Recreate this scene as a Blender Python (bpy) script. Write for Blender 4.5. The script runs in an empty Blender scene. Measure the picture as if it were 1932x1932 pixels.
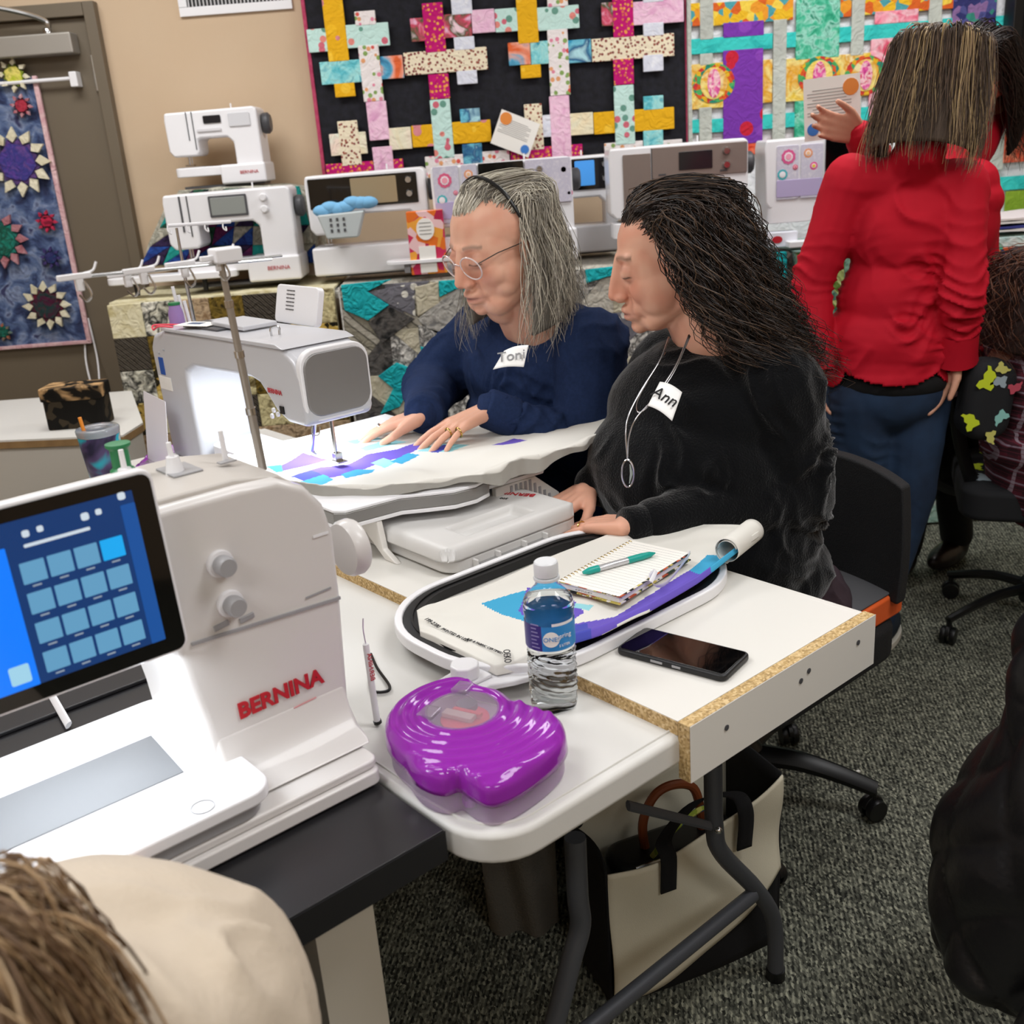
import bpy, bmesh, math, random
import numpy as np
from mathutils import Vector as V, Matrix, noise
random.seed(7)
rng = np.random.default_rng(7)
S = bpy.context.scene
COL = S.collection
PI = math.pi
# ------------------------------------------------------------ camera, world, lights, exposure
F_PX, PITCH, ROLL, CAM_H = 1951.4, math.radians(19.347), 0.075846, 1.4354
R_ = V((1, 0, 0)); U_ = V((0, math.sin(PITCH), math.cos(PITCH))); FW = V((0, math.cos(PITCH), -math.sin(PITCH)))
CX = R_*math.cos(ROLL) - U_*math.sin(ROLL); CY = R_*math.sin(ROLL) + U_*math.cos(ROLL)
CAM = V((0, 0, CAM_H))
cd = bpy.data.cameras.new('camera'); cam = bpy.data.objects.new('camera', cd); COL.objects.link(cam)
cam.matrix_world = Matrix(((CX.x, CY.x, -FW.x, 0), (CX.y, CY.y, -FW.y, 0), (CX.z, CY.z, -FW.z, CAM_H), (0, 0, 0, 1)))
cd.sensor_fit = 'HORIZONTAL'; cd.sensor_width = 36; cd.lens = 36*F_PX/1932; cd.clip_start = .02
cd.dof.use_dof = True; cd.dof.focus_distance = 1.7; cd.dof.aperture_fstop = cd.lens/1000/0.0052
S.camera = cam
w = bpy.data.worlds.new('world'); S.world = w; w.use_nodes = True
w.node_tree.nodes['Background'].inputs[0].default_value = (1, .98, .95, 1)
w.node_tree.nodes['Background'].inputs[1].default_value = .35
S.view_settings.view_transform = 'Standard'; S.view_settings.look = 'None'
S.view_settings.gamma = 1; S.view_settings.use_curve_mapping = False
S.view_settings.exposure = 0.0
S.cycles.use_denoising = True
S.cycles.max_bounces = 7; S.cycles.transparent_max_bounces = 12; S.cycles.sample_clamp_indirect = 4
CEIL = 2.8
PANELS = [(-1.3, 3.0), (1.3, 3.0), (-1.3, .9), (1.3, .9), (-1.3, -1.2), (1.3, -1.2)]
for i, (x, y) in enumerate(PANELS):
    l = bpy.data.lights.new('ceiling_light', 'AREA'); l.shape = 'RECTANGLE'; l.size = 1.2; l.size_y = .6
    l.energy = 30; l.color = (.985, .99, 1)
    o = bpy.data.objects.new('ceiling_light', l); COL.objects.link(o); o.location = (x, y, CEIL-.035)
def at(px, py, z):
    d = FW*F_PX + CX*(px-966) - CY*(py-966); return CAM + d*((z-CAM_H)/d.z)
def aty(px, py, y):
    d = FW*F_PX + CX*(px-966) - CY*(py-966); return CAM + d*(y/d.y)
def atd(px, py, D):
    d = FW*F_PX + CX*(px-966) - CY*(py-966); return CAM + d*(D/F_PX)
# table frame: a along the short end, b along the long side, from the near corner of the laid-in board
A0 = math.radians(39.6); TA = V((.1819, 1.1018, 0))
E1 = V((math.cos(A0), math.sin(A0), 0)); E2 = V((-math.sin(A0), math.cos(A0), 0))
def TW(a, b, z=0.): return TA + E1*a + E2*b + V((0, 0, z))
def toT(p): q = V(p)-TA; return V((q.dot(E1), q.dot(E2), p[2]))
def atb(px, py, b):
    d = FW*F_PX + CX*(px-966) - CY*(py-966); return toT(CAM + d*((TW(0, b)-CAM).dot(E2)/d.dot(E2)))
def atab(px, py, z): return toT(at(px, py, z))
# ------------------------------------------------------------ materials
def lin(h):
    if isinstance(h, str):
        h = h.lstrip('#'); h = [int(h[i:i+2], 16)/255 for i in (0, 2, 4)]
    return tuple((c/12.92 if c <= .04045 else ((c+.055)/1.055)**2.4) for c in h[:3]) + (1,)
MATS = {}
def mat(name, col='#888888', rough=.5, metal=0., bump=None, mix=None, trans=0, coat=0, sss=0, emit=None, alpha=1, ior=1.45, attr=False, spec=None, aniso=None):
    if name in MATS: return MATS[name]
    m = bpy.data.materials.new(name); m.use_nodes = True; MATS[name] = m
    n = m.node_tree.nodes; L = m.node_tree.links; b = n['Principled BSDF']
    b.inputs['Base Color'].default_value = lin(col); b.inputs['Roughness'].default_value = rough
    b.inputs['Metallic'].default_value = metal; b.inputs['Transmission Weight'].default_value = trans
    b.inputs['Coat Weight'].default_value = coat; b.inputs['IOR'].default_value = ior; b.inputs['Alpha'].default_value = alpha
    if spec is not None: b.inputs['Specular IOR Level'].default_value = spec
    if sss: b.inputs['Subsurface Weight'].default_value = sss; b.inputs['Subsurface Radius'].default_value = (.012, .005, .003); b.inputs['Subsurface Scale'].default_value = 1
    if emit: b.inputs['Emission Color'].default_value = lin(emit[0]); b.inputs['Emission Strength'].default_value = emit[1]
    tc = n.new('ShaderNodeTexCoord')
    src = None
    if attr:
        a = n.new('ShaderNodeVertexColor'); a.layer_name = 'Col'; src = a.outputs['Color']; L.new(src, b.inputs['Base Color'])
    if mix:
        sc, c2, f = mix[:3]
        t = n.new('ShaderNodeTexNoise'); t.inputs['Scale'].default_value = sc; t.inputs['Detail'].default_value = 4
        L.new(tc.outputs['Object'], t.inputs['Vector'])
        r = n.new('ShaderNodeMapRange'); r.inputs[1].default_value = .35; r.inputs[2].default_value = .65; r.inputs[4].default_value = f
        L.new(t.outputs['Fac'], r.inputs[0])
        x = n.new('ShaderNodeMix'); x.data_type = 'RGBA'; x.inputs['A'].default_value = lin(col); x.inputs['B'].default_value = lin(c2)
        if src: L.new(src, x.inputs['A'])
        L.new(r.outputs[0], x.inputs['Factor']); L.new(x.outputs['Result'], b.inputs['Base Color'])
    if bump:
        t = n.new('ShaderNodeTexNoise'); t.inputs['Scale'].default_value = bump[0]; t.inputs['Detail'].default_value = 3
        L.new(tc.outputs['Object'], t.inputs['Vector'])
        u = n.new('ShaderNodeBump'); u.inputs['Strength'].default_value = bump[1]; u.inputs['Distance'].default_value = bump[2] if len(bump) > 2 else .002
        L.new(t.outputs['Fac'], u.inputs['Height']); L.new(u.outputs[0], b.inputs['Normal'])
    return m
def fab(name, cols, scale=30, kind='blot', rough=.85, quilt=1.0):
    """printed cotton: every colour is a dye in the cloth"""
    if name in MATS: return MATS[name]
    m = mat(name, cols[0], rough, spec=.2); n = m.node_tree.nodes; L = m.node_tree.links; b = n['Principled BSDF']
    tc = [q for q in n if q.type == 'TEX_COORD'][0]
    cr = n.new('ShaderNodeValToRGB'); cr.color_ramp.interpolation = 'CONSTANT'
    def ramp(stops):
        e = cr.color_ramp.elements
        while len(e) > 1: e.remove(e[-1])
        e[0].position = stops[0][0]; e[0].color = lin(stops[0][1])
        for p, c in stops[1:]: q = e.new(p); q.color = lin(c)
    k = len(cols)
    if kind == 'blot':
        t = n.new('ShaderNodeTexNoise'); t.inputs['Scale'].default_value = scale; t.inputs['Detail'].default_value = 3; t.inputs['Distortion'].default_value = .8
        out = t.outputs['Fac']; cr.color_ramp.interpolation = 'LINEAR'
        ramp([(.34 + .34*i/max(1, k-1), c) for i, c in enumerate(cols)])
    elif kind == 'spots':     # scattered motifs on a ground
        t = n.new('ShaderNodeTexVoronoi'); t.inputs['Scale'].default_value = scale; t.inputs['Randomness'].default_value = .9
        t2 = n.new('ShaderNodeMath'); t2.operation = 'LESS_THAN'; t2.inputs[1].default_value = .36
        L.new(t.outputs['Distance'], t2.inputs[0])
        s = n.new('ShaderNodeSeparateColor'); L.new(t.outputs['Color'], s.inputs[0])
        mu = n.new('ShaderNodeMath'); mu.operation = 'MULTIPLY'; L.new(t2.outputs[0], mu.inputs[0])
        ad = n.new('ShaderNodeMath'); ad.operation = 'MULTIPLY_ADD'; ad.inputs[1].default_value = .8; ad.inputs[2].default_value = .2; L.new(s.outputs[0], ad.inputs[0])
        L.new(ad.outputs[0], mu.inputs[1]); out = mu.outputs[0]
        ramp([(0, cols[0])] + [(.15 + .8*i/(k-1), c) for i, c in enumerate(cols[1:])])
        L.new(tc.outputs['Object'], t.inputs['Vector'])
    elif kind == 'cells':
        t = n.new('ShaderNodeTexVoronoi'); t.inputs['Scale'].default_value = scale
        s = n.new('ShaderNodeSeparateColor'); L.new(t.outputs['Color'], s.inputs[0]); out = s.outputs[0]
        ramp([(i/k, c) for i, c in enumerate(cols)])
    elif kind == 'stripe':
        t = n.new('ShaderNodeTexWave'); t.inputs['Scale'].default_value = scale; t.bands_direction = 'DIAGONAL'; t.inputs['Distortion'].default_value = 1.5
        out = t.outputs['Fac']; ramp([(i/k, c) for i, c in enumerate(cols)])
    if kind != 'spots': L.new(tc.outputs['Object'], t.inputs['Vector'])
    L.new(out, cr.inputs[0]); L.new(cr.outputs[0], b.inputs['Base Color'])
    if quilt:
        v = n.new('ShaderNodeTexNoise'); v.inputs['Scale'].default_value = 26; v.inputs['Detail'].default_value = 1; v.inputs['Distortion'].default_value = 2.
        L.new(tc.outputs['Object'], v.inputs['Vector'])
        u = n.new('ShaderNodeBump'); u.inputs['Strength'].default_value = .5*quilt; u.inputs['Distance'].default_value = .012
        L.new(v.outputs['Fac'], u.inputs['Height']); L.new(u.outputs[0], b.inputs['Normal'])
    return m
# ------------------------------------------------------------ geometry collector
class G:
    def __init__(s): s.v = []; s.f = []
    def add(s, vs, fs, M=None):
        o = len(s.v)
        s.v += [tuple(M @ V(q)) for q in vs] if M is not None else [tuple(q) for q in vs]
        s.f += [tuple(i+o for i in f) for f in fs]; return s
    def box(s, c, d, rz=0, M=None):
        x, y, z = d[0]/2, d[1]/2, d[2]/2
        T = Matrix.Translation(c) @ (M if M is not None else Matrix.Rotation(rz, 4, 'Z'))
        vs = [(i*x, j*y, k*z) for i in (-1, 1) for j in (-1, 1) for k in (-1, 1)]
        return s.add(vs, [(0, 1, 3, 2), (4, 6, 7, 5), (0, 4, 5, 1), (2, 3, 7, 6), (0, 2, 6, 4), (1, 5, 7, 3)], T)
    def b2(s, a, b):          # box from two corners
        return s.box([(a[i]+b[i])/2 for i in range(3)], [abs(b[i]-a[i]) for i in range(3)])
    def tube(s, pts, r, n=8, cap=True, flat=1.):
        pts = [V(p) for p in pts]; k = len(pts)
        rs = r if isinstance(r, (list, tuple)) else [r]*k
        T = [(pts[min(i+1, k-1)]-pts[max(i-1, 0)]).normalized() for i in range(k)]
        nrm = T[0].orthogonal().normalized(); vs = []
        for i in range(k):
            nrm = (nrm - T[i]*nrm.dot(T[i])).normalized(); bi = T[i].cross(nrm)
            for j in range(n):
                t = 2*PI*j/n; vs.append(pts[i] + nrm*math.cos(t)*rs[i] + bi*math.sin(t)*rs[i]*flat)
        fs = [(i*n+j, i*n+(j+1) % n, (i+1)*n+(j+1) % n, (i+1)*n+j) for i in range(k-1) for j in range(n)]
        if cap: fs += [tuple(range(n-1, -1, -1)), tuple((k-1)*n+j for j in range(n))]
        return s.add(vs, fs)
    def lathe(s, prof, c=(0, 0, 0), n=24, M=None, cap=True, sx=1, sy=1):
        vs = [(r*math.cos(2*PI*j/n)*sx, r*math.sin(2*PI*j/n)*sy, z) for r, z in prof for j in range(n)]
        k = len(prof); fs = [(i*n+j, i*n+(j+1) % n, (i+1)*n+(j+1) % n, (i+1)*n+j) for i in range(k-1) for j in range(n)]
        if cap: fs += [tuple(range(n-1, -1, -1)), tuple((k-1)*n+j for j in range(n))]
        return s.add(vs, fs, Matrix.Translation(c) @ (M if M is not None else Matrix()))
    def prism(s, out, z0, z1, ax='z', M=None):
        n = len(out)
        def q(u, v, w): return {'z': (u, v, w), 'y': (u, w, v), 'x': (w, u, v)}[ax]
        ar = sum(out[i][0]*out[(i+1) % n][1]-out[(i+1) % n][0]*out[i][1] for i in range(n))
        flip = (ar < 0) ^ (ax == 'y')
        vs = [q(u, v, z0) for u, v in out] + [q(u, v, z1) for u, v in out]
        fs = [tuple(range(n-1, -1, -1)), tuple(range(n, 2*n))] + [(i, (i+1) % n, (i+1) % n+n, i+n) for i in range(n)]
        if flip: fs = [tuple(reversed(f)) for f in fs]
        return s.add(vs, fs, M)
    def grid(s, fn, nu, nv, th=0, nrm=None):
        vs = [V(fn(i/nu, j/nv)) for i in range(nu+1) for j in range(nv+1)]
        w = nv+1; fs = [(i*w+j, (i+1)*w+j, (i+1)*w+j+1, i*w+j+1) for i in range(nu) for j in range(nv)]
        if th:
            N = len(vs); d = V(nrm or (0, 0, 1))*th
            vs2 = [q-d for q in vs]; fs2 = [tuple(k+N for k in reversed(f)) for f in fs]
            e = []
            per = [i*w for i in range(nu+1)] + [nu*w+j for j in range(1, nv+1)] + [i*w+nv for i in range(nu-1, -1, -1)] + [j for j in range(nv-1, 0, -1)]
            for a, b in zip(per, per[1:]+per[:1]): e.append((b, a, a+N, b+N))
            return s.add(vs+vs2, fs+fs2+e)
        return s.add(vs, fs)
    def sph(s, c, r, n=16, m=10, M=None):
        r = r if isinstance(r, (tuple, list)) else (r, r, r)
        vs = [(0, 0, r[2])] + [(r[0]*math.sin(PI*i/m)*math.cos(2*PI*j/n), r[1]*math.sin(PI*i/m)*math.sin(2*PI*j/n), r[2]*math.cos(PI*i/m)) for i in range(1, m) for j in range(n)] + [(0, 0, -r[2])]
        fs = [(0, 1+j, 1+(j+1) % n) for j in range(n)] + [(1+(i-1)*n+j, 1+i*n+j, 1+i*n+(j+1) % n, 1+(i-1)*n+(j+1) % n) for i in range(1, m-1) for j in range(n)]
        e = len(vs)-1; fs += [(e, 1+(m-2)*n+(j+1) % n, 1+(m-2)*n+j) for j in range(n)]
        return s.add(vs, fs, Matrix.Translation(c) @ (M if M is not None else Matrix()))
    def cap(s, a, b, ra, rb, n=14):      # tapered capsule
        a, b = V(a), V(b); d = (b-a); L = d.length or 1e-6; d = d/L if L > 1e-6 else V((0, 0, 1))
        q = d.orthogonal().normalized(); p = d.cross(q); rings = []
        for i in range(5): t = PI/2*i/4; rings.append((a - d*ra*math.cos(t), ra*math.sin(t)))
        for i in range(5): t = PI/2*i/4; rings.append((b + d*rb*math.sin(t), rb*math.cos(t)))
        vs = [c + (q*math.cos(2*PI*j/n)+p*math.sin(2*PI*j/n))*max(r, 1e-4) for c, r in rings for j in range(n)]
        k = len(rings); fs = [(i*n+j, i*n+(j+1) % n, (i+1)*n+(j+1) % n, (i+1)*n+j) for i in range(k-1) for j in range(n)]
        fs += [tuple(range(n-1, -1, -1)), tuple((k-1)*n+j for j in range(n))]
        return s.add(vs, fs)
    def build(s, name, m, parent=None, bev=0, seg=2, world=False, smooth=35, fix=False):
        me = bpy.data.meshes.new(name)
        vs = s.v
        if world and parent is not None:
            I = parent.matrix_basis.inverted() if parent.parent is None else (parent.parent.matrix_basis @ parent.matrix_basis).inverted()
            vs = [tuple(I @ V(q)) for q in vs]
        me.from_pydata(vs, [], s.f); me.update()
        if fix:
            bm = bmesh.new(); bm.from_mesh(me); bmesh.ops.recalc_face_normals(bm, faces=bm.faces); bm.to_mesh(me); bm.free()
        ms = m if isinstance(m, (list, tuple)) else [m]
        for q in ms: me.materials.append(q)
        if smooth:
            me.polygons.foreach_set('use_smooth', [True]*len(me.polygons))
            if not bev and smooth < 180: me.set_sharp_from_angle(angle=math.radians(smooth))
        o = bpy.data.objects.new(name, me); COL.objects.link(o)
        if parent is not None: o.parent = parent
        if bev:
            q = o.modifiers.new('bevel', 'BEVEL'); q.width = bev; q.segments = seg; q.limit_method = 'ANGLE'; q.angle_limit = math.radians(38); q.harden_normals = True; q.use_clamp_overlap = True
        return o
def tag(o, label=None, cat=None, group=None, kind=None):
    if label: o['label'] = label
    if cat: o['category'] = cat
    if group: o['group'] = group
    if kind: o['kind'] = kind
    return o
def thing(name, label, cat, loc=(0, 0, 0), rz=0, group=None):
    o = bpy.data.objects.new(name, None); COL.objects.link(o); o.empty_display_size = .05
    o.location = loc; o.rotation_euler = (0, 0, rz)
    o.matrix_basis = Matrix.Translation(loc) @ Matrix.Rotation(rz, 4, 'Z')
    return tag(o, label, cat, group)
def rrect(x0, x1, y0, y1, r, n=5):
    out = []
    for cx, cy, s in ((x1-r, y1-r, 0), (x0+r, y1-r, 1), (x0+r, y0+r, 2), (x1-r, y0+r, 3)):
        for i in range(n+1): t = (s+i/n)*PI/2; out.append((cx+r*math.cos(t), cy+r*math.sin(t)))
    return out
def text(s, size, m, parent, M, name='lettering', ext=.0004, font=None, shear=0, weight=0):
    """lettering as real mesh; M places text (x right, y up, z out) in the parent's space"""
    c = bpy.data.curves.new(name, 'FONT'); c.body = s; c.size = size; c.extrude = ext; c.align_x = 'CENTER'; c.align_y = 'CENTER'; c.shear = shear; c.offset = weight; c.resolution_u = 3
    o = bpy.data.objects.new('tmp', c); COL.objects.link(o)
    dg = bpy.context.evaluated_depsgraph_get(); me = bpy.data.meshes.new_from_object(o.evaluated_get(dg))
    bpy.data.objects.remove(o); me.transform(M); me.materials.clear(); me.materials.append(m); me.name = name
    k = bpy.data.objects.new(name, me); COL.objects.link(k)
    if parent is not None: k.parent = parent
    return k
def frame(o, x, y):   # matrix with given origin, x axis, y axis
    x = V(x).normalized(); y = V(y); y = (y - x*y.dot(x)).normalized(); z = x.cross(y)
    return Matrix(((x.x, y.x, z.x, o[0]), (x.y, y.y, z.y, o[1]), (x.z, y.z, z.z, o[2]), (0, 0, 0, 1)))
def bez(pts, n=8):    # Catmull-Rom through points
    P = [V(p) for p in pts]; P = [P[0]*2-P[1]] + P + [P[-1]*2-P[-2]]; out = []
    for i in range(1, len(P)-2):
        for k in range(n):
            t = k/n; a, b, c, d = P[i-1:i+3]
            out.append(.5*((2*b) + (c-a)*t + (2*a-5*b+4*c-d)*t*t + (3*b-a-3*c+d)*t**3))
    out.append(P[-2]); return out
# ---- common materials
M_white = mat('white_plastic', '#e9e8ea', .35, coat=.15)
M_cream = mat('cream_plastic', '#dcd8d2', .4)
M_gray = mat('gray_plastic', '#9b9a9c', .35)
M_dgray = mat('dark_gray_plastic', '#4a4a4d', .45)
M_black = mat('black_plastic', '#0c0c0d', .4)
M_blackf = mat('black_fabric', '#0b0b0d', .9, bump=(400, .4, .001))
M_silver = mat('silver_paint', '#a9a8a8', .35, metal=.6)
M_chrome = mat('chrome', '#c9c9c9', .18, metal=1)
M_red = mat('red_print', '#b81f2b', .5)
M_glassblk = mat('black_glass', '#050506', .06, coat=.5)
M_tabletop = mat('table_plastic', '#d2d0cb', .42, bump=(350, .12, .0006))
M_lam = mat('white_laminate', '#dcd9d2', .33)
M_steelg = mat('textured_gray_steel', '#4b4d52', .45, metal=.3, bump=(600, .35, .0008))
M_paper = mat('paper', '#eeebe4', .7)
M_ink = mat('black_ink', '#17171a', .6)
M_trans = mat('clear_plastic', '#ffffff', .05, trans=1, ior=1.3)
# ============================================================ the room
WY = 4.15
M_wall = mat('tan_wall_paint', '#c8b195', .8, bump=(180, .25, .001), mix=(3, '#c6ac8e', .6))
m_carp = mat('carpet', '#6a675d', .98, spec=.1)
def carpet_nodes(m):
    n = m.node_tree.nodes; L = m.node_tree.links; b = n['Principled BSDF']
    tc = [q for q in n if q.type == 'TEX_COORD'][0]
    mp = n.new('ShaderNodeMapping'); mp.inputs['Rotation'].default_value = (0, 0, .35); mp.inputs['Scale'].default_value = (1, .55, 1)
    L.new(tc.outputs['Object'], mp.inputs['Vector'])
    v = n.new('ShaderNodeTexVoronoi'); v.inputs['Scale'].default_value = 250; L.new(mp.outputs[0], v.inputs['Vector'])
    s = n.new('ShaderNodeSeparateColor'); L.new(v.outputs['Color'], s.inputs[0])
    wv = n.new('ShaderNodeTexWave'); wv.inputs['Scale'].default_value = 34; wv.inputs['Distortion'].default_value = 2.5; wv.inputs['Detail'].default_value = 2; wv.bands_direction = 'X'
    L.new(mp.outputs[0], wv.inputs['Vector'])
    mx = n.new('ShaderNodeMath'); mx.operation = 'MULTIPLY_ADD'; mx.inputs[1].default_value = .28; L.new(wv.outputs['Fac'], mx.inputs[0])
    m2 = n.new('ShaderNodeMath'); m2.operation = 'MULTIPLY'; m2.inputs[1].default_value = .72; L.new(s.outputs[0], m2.inputs[0]); L.new(m2.outputs[0], mx.inputs[2])
    cr = n.new('ShaderNodeValToRGB'); e = cr.color_ramp.elements
    e[0].position = .12; e[0].color = lin('#26272400'[:7]); e[1].position = .95; e[1].color = lin('#a5a592')
    q = e.new(.45); q.color = lin('#55564d'); q = e.new(.7); q.color = lin('#77786b')
    L.new(mx.outputs[0], cr.inputs[0]); L.new(cr.outputs[0], b.inputs['Base Color'])
    u = n.new('ShaderNodeBump'); u.inputs['Strength'].default_value = .9; u.inputs['Distance'].default_value = .004
    L.new(mx.outputs[0], u.inputs['Height']); L.new(u.outputs[0], b.inputs['Normal'])
carpet_nodes(m_carp)
def struct(o): o['kind'] = 'structure'; return o
struct(G().b2((-3.2, -2.6, -.05), (3.6, WY+.15, 0)).build('floor', m_carp, smooth=0))
M_ceil = mat('ceiling_tile', '#e4e0d8', .9)
struct(G().b2((-3.2, -2.6, CEIL), (3.6, WY+.15, CEIL+.05)).build('ceiling', M_ceil, smooth=0))
struct(G().b2((-3.2, WY, 0), (3.6, WY+.15, CEIL)).build('wall_back', M_wall, smooth=0))
struct(G().b2((-3.3, -2.6, 0), (-3.2, WY+.15, CEIL)).build('wall_left', M_wall, smooth=0))
struct(G().b2((3.6, -2.6, 0), (3.7, WY+.15, CEIL)).build('wall_right', M_wall, smooth=0))
struct(G().b2((-3.3, -2.7, 0), (3.7, -2.6, CEIL)).build('wall_front', M_wall, smooth=0))
m_diff = mat('light_diffuser', '#ffffff', .6)
for (x, y), w_ in zip(PANELS, ('above the small machine and door side', 'above the woman in red', 'above the front sewing machine', 'above the quilted jacket', 'behind the photographer on the left', 'behind the photographer on the right')):
    t = thing('ceiling_lamp', 'white recessed ceiling light panel '+w_, 'lamp', (x, y, CEIL), 0, 'ceiling light panels')
    G().b2((-.63, -.33, -.012), (.63, .33, 0)).build('lamp_frame', M_white, t)
    G().b2((-.6, -.3, -.02), (.6, .3, -.012)).build('diffuser', m_diff, t)
# ---- door (taupe steel door and frame)
m_door = mat('taupe_door_paint', '#6b6050', .5, bump=(300, .06, .001))
DX1 = aty(166, 31, WY).x; DXF = aty(183, 5, WY).x; DZ = 1.985
door = thing('door_1', None, None, (DX1, WY, 0)); door['kind'] = 'structure'
G().b2((-.93, -.02, .01), (-.004, .02, DZ)).build('door_leaf', m_door, door, bev=.002)
G().b2((0, -.045, 0), (DXF-DX1, .0, DZ+.05)).build('door_jamb', m_door, door, bev=.003)
G().b2((-1.0, -.045, DZ+.004), (-.0005, 0, DZ+.05)).build('door_header', m_door, door, bev=.003)
G().b2((-1.0, -.045, 0), (-.935, 0, DZ+.0035)).build('door_jamb', m_door, door, bev=.003)
for z in (1.80, .30):
    G().tube([(-.002, -.028, z-.06), (-.002, -.028, z+.06)], .009, 10).build('hinge', mat('brushed_steel', '#b9b4ab', .35, metal=.8), door)
# door closer
p = aty(60, 64, WY-.09)
t = thing('door_closer', 'silver grey door closer box with arm at top of taupe door', 'door closer', (p.x, WY-.02, p.z-.035))
m_cl = mat('closer_silver', '#a9a49c', .4, metal=.5)
G().b2((-.2, -.075, -.036), (.135, -.001, .034)).build('closer_box', m_cl, t, bev=.006)
G().tube(bez([(.05, -.05, .034), (.05, -.055, .075), (-.06, -.09, .115), (-.25, -.1, .15)], 6), .009, 8).build('closer_arm', M_chrome, t)
G().lathe([(.016, 0), (.016, .012), (.011, .02)], (.05, -.052, .034), 14).build('arm_pivot', M_chrome, t)
# rod on the door
pr_ = aty(137, 148, WY-.05); pl = aty(-60, 160, WY-.05)
t = thing('curtain_rod', 'thin white rod on white bracket holding the star quilt on the door', 'rod', (pr_.x, WY-.02, pr_.z))
G().tube([(-.42, -.035, 0), (.0, -.035, 0)], .007, 10).build('rod', M_white, t)
G().b2((-.006, -.05, -.03), (.022, -.001, .022)).build('bracket', M_white, t, bev=.004)
# ---- star quilt hanging on the door
m_bat = fab('blue_batik', ['#2e3450', '#3d4a6e', '#596a8e', '#7d8aa6', '#3a3c5e'], 14, 'blot')
m_pkb = fab('pink_batik', ['#c99aa0', '#e0c0c0'], 20)
QY = WY-.035
def wq(px, py): p = aty(px, py, QY); return p.x, p.z
tl = wq(70, 143); br = wq(163, 645)
t = thing('star_quilt', 'blue batik quilt with cream pointed stars hanging on taupe door', 'quilt', ((tl[0]+br[0])/2, QY, br[1]))
qx = t.location.x; qz = br[1]
xr = .5*(tl[0]+br[0])-qx; H_ = tl[1]-br[1]
G().grid(lambda u, v: (-.95+.95*u+xr, .006*math.sin(u*17)*math.cos(v*5), H_*v), 40, 30, .008, (0, -1, 0)).build('quilt_cloth', m_bat, t)
G().b2((xr-.006, -.012, 0), (xr+.012, .004, H_)).build('binding', m_pkb, t, bev=.003)
G().b2((-.95+xr, -.012, -.006), (xr+.012, .004, .008)).build('binding', m_pkb, t, bev=.003)
m_crm = fab('cream_batik', ['#cfc6a6', '#e6dfc6'], 25); 
def medallion(px, py, r, cin, cpt, n=12):
    x, z = wq(px, py); x -= qx; z -= qz
    pts = [(x+r*.66*math.cos(2*PI*k/n+.26)*(1 if k % 2 else .9), z+r*.66*math.sin(2*PI*k/n+.26)*(1 if k % 2 else .9)) for k in range(n)]
    G().prism([(x+r*.80*math.cos(2*PI*k/24)*(1 if k % 2 else .8), z+r*.8*math.sin(2*PI*k/24)*(1 if k % 2 else .8)) for k in range(24)], -.020, -.012, 'y').build('patch', fab('dk_'+cin[0], [cin[-1], '#20242e'], 30), t, smooth=0)
    G().prism(pts, -.024, -.013, 'y').build('patch', fab('med_'+cin[0], list(cin), 30), t, smooth=0)
    for k in range(n):
        a = 2*PI*(k+.5)/n+.26
        if x + r*math.cos(a) > xr-.01: continue
        q = [(x+rr*math.cos(a+da), z+rr*math.sin(a+da)) for rr, da in ((r*.66, 0), (r*.86, -.2), (r*1.18, -.05), (r*.86, .22))]
        G().prism(q, -.026, -.013, 'y').build('patch', cpt, t, smooth=0)
medallion(37, 306, .105, ('#5a3f8c', '#3a3a80', '#6a4a8a'), m_crm)
medallion(92, 575, .08, ('#4a1c34', '#1f3b3a', '#6a2236'), m_crm)
medallion(5, 452, .09, ('#1f7a68', '#1f4a3c', '#2a8a7a'), fab('rose_batik', ['#b98a90', '#a05a62'], 25))
medallion(45, 200, .035, ('#8a1c2c', '#b03848', '#5a1a2a'), fab('rosewhite', ['#d0b0b4', '#a03a4a'], 25), 8)
medallion(92, 417, .035, ('#1a1018', '#c02a4a', '#7a1a30'), fab('rosered', ['#c83a5a', '#a02038'], 25), 8)
medallion(100, 485, .035, ('#27486e', '#2a2a5a', '#3a3a6a'), fab('purp', ['#4a3a72', '#34345e'], 25), 8)
medallion(10, 625, .03, ('#1f7a68', '#c06a3a', '#2a8a7a'), fab('purp2', ['#3a7a70', '#b05a3a'], 25), 8)
medallion(30, 143, .05, ('#b8c03a', '#e0d070', '#7a8a2a'), m_crm, 8)
# cords from the rod down to the basket
for k in range(2):
    a = [aty(160+6*k, 600, WY-.03), aty(162+22*k, 680, WY-.05), aty(178+10*k, 750, WY-.2), aty(182+4*k, 800, WY-.28)]
    o = G().tube(bez(a, 8), .0035, 6).build('power_cord', M_white)
    tag(o, ['thin white cord hanging below the star quilt, left of the pair', 'thin white cord hanging below the star quilt, right of the pair'][k], 'cord')
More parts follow.
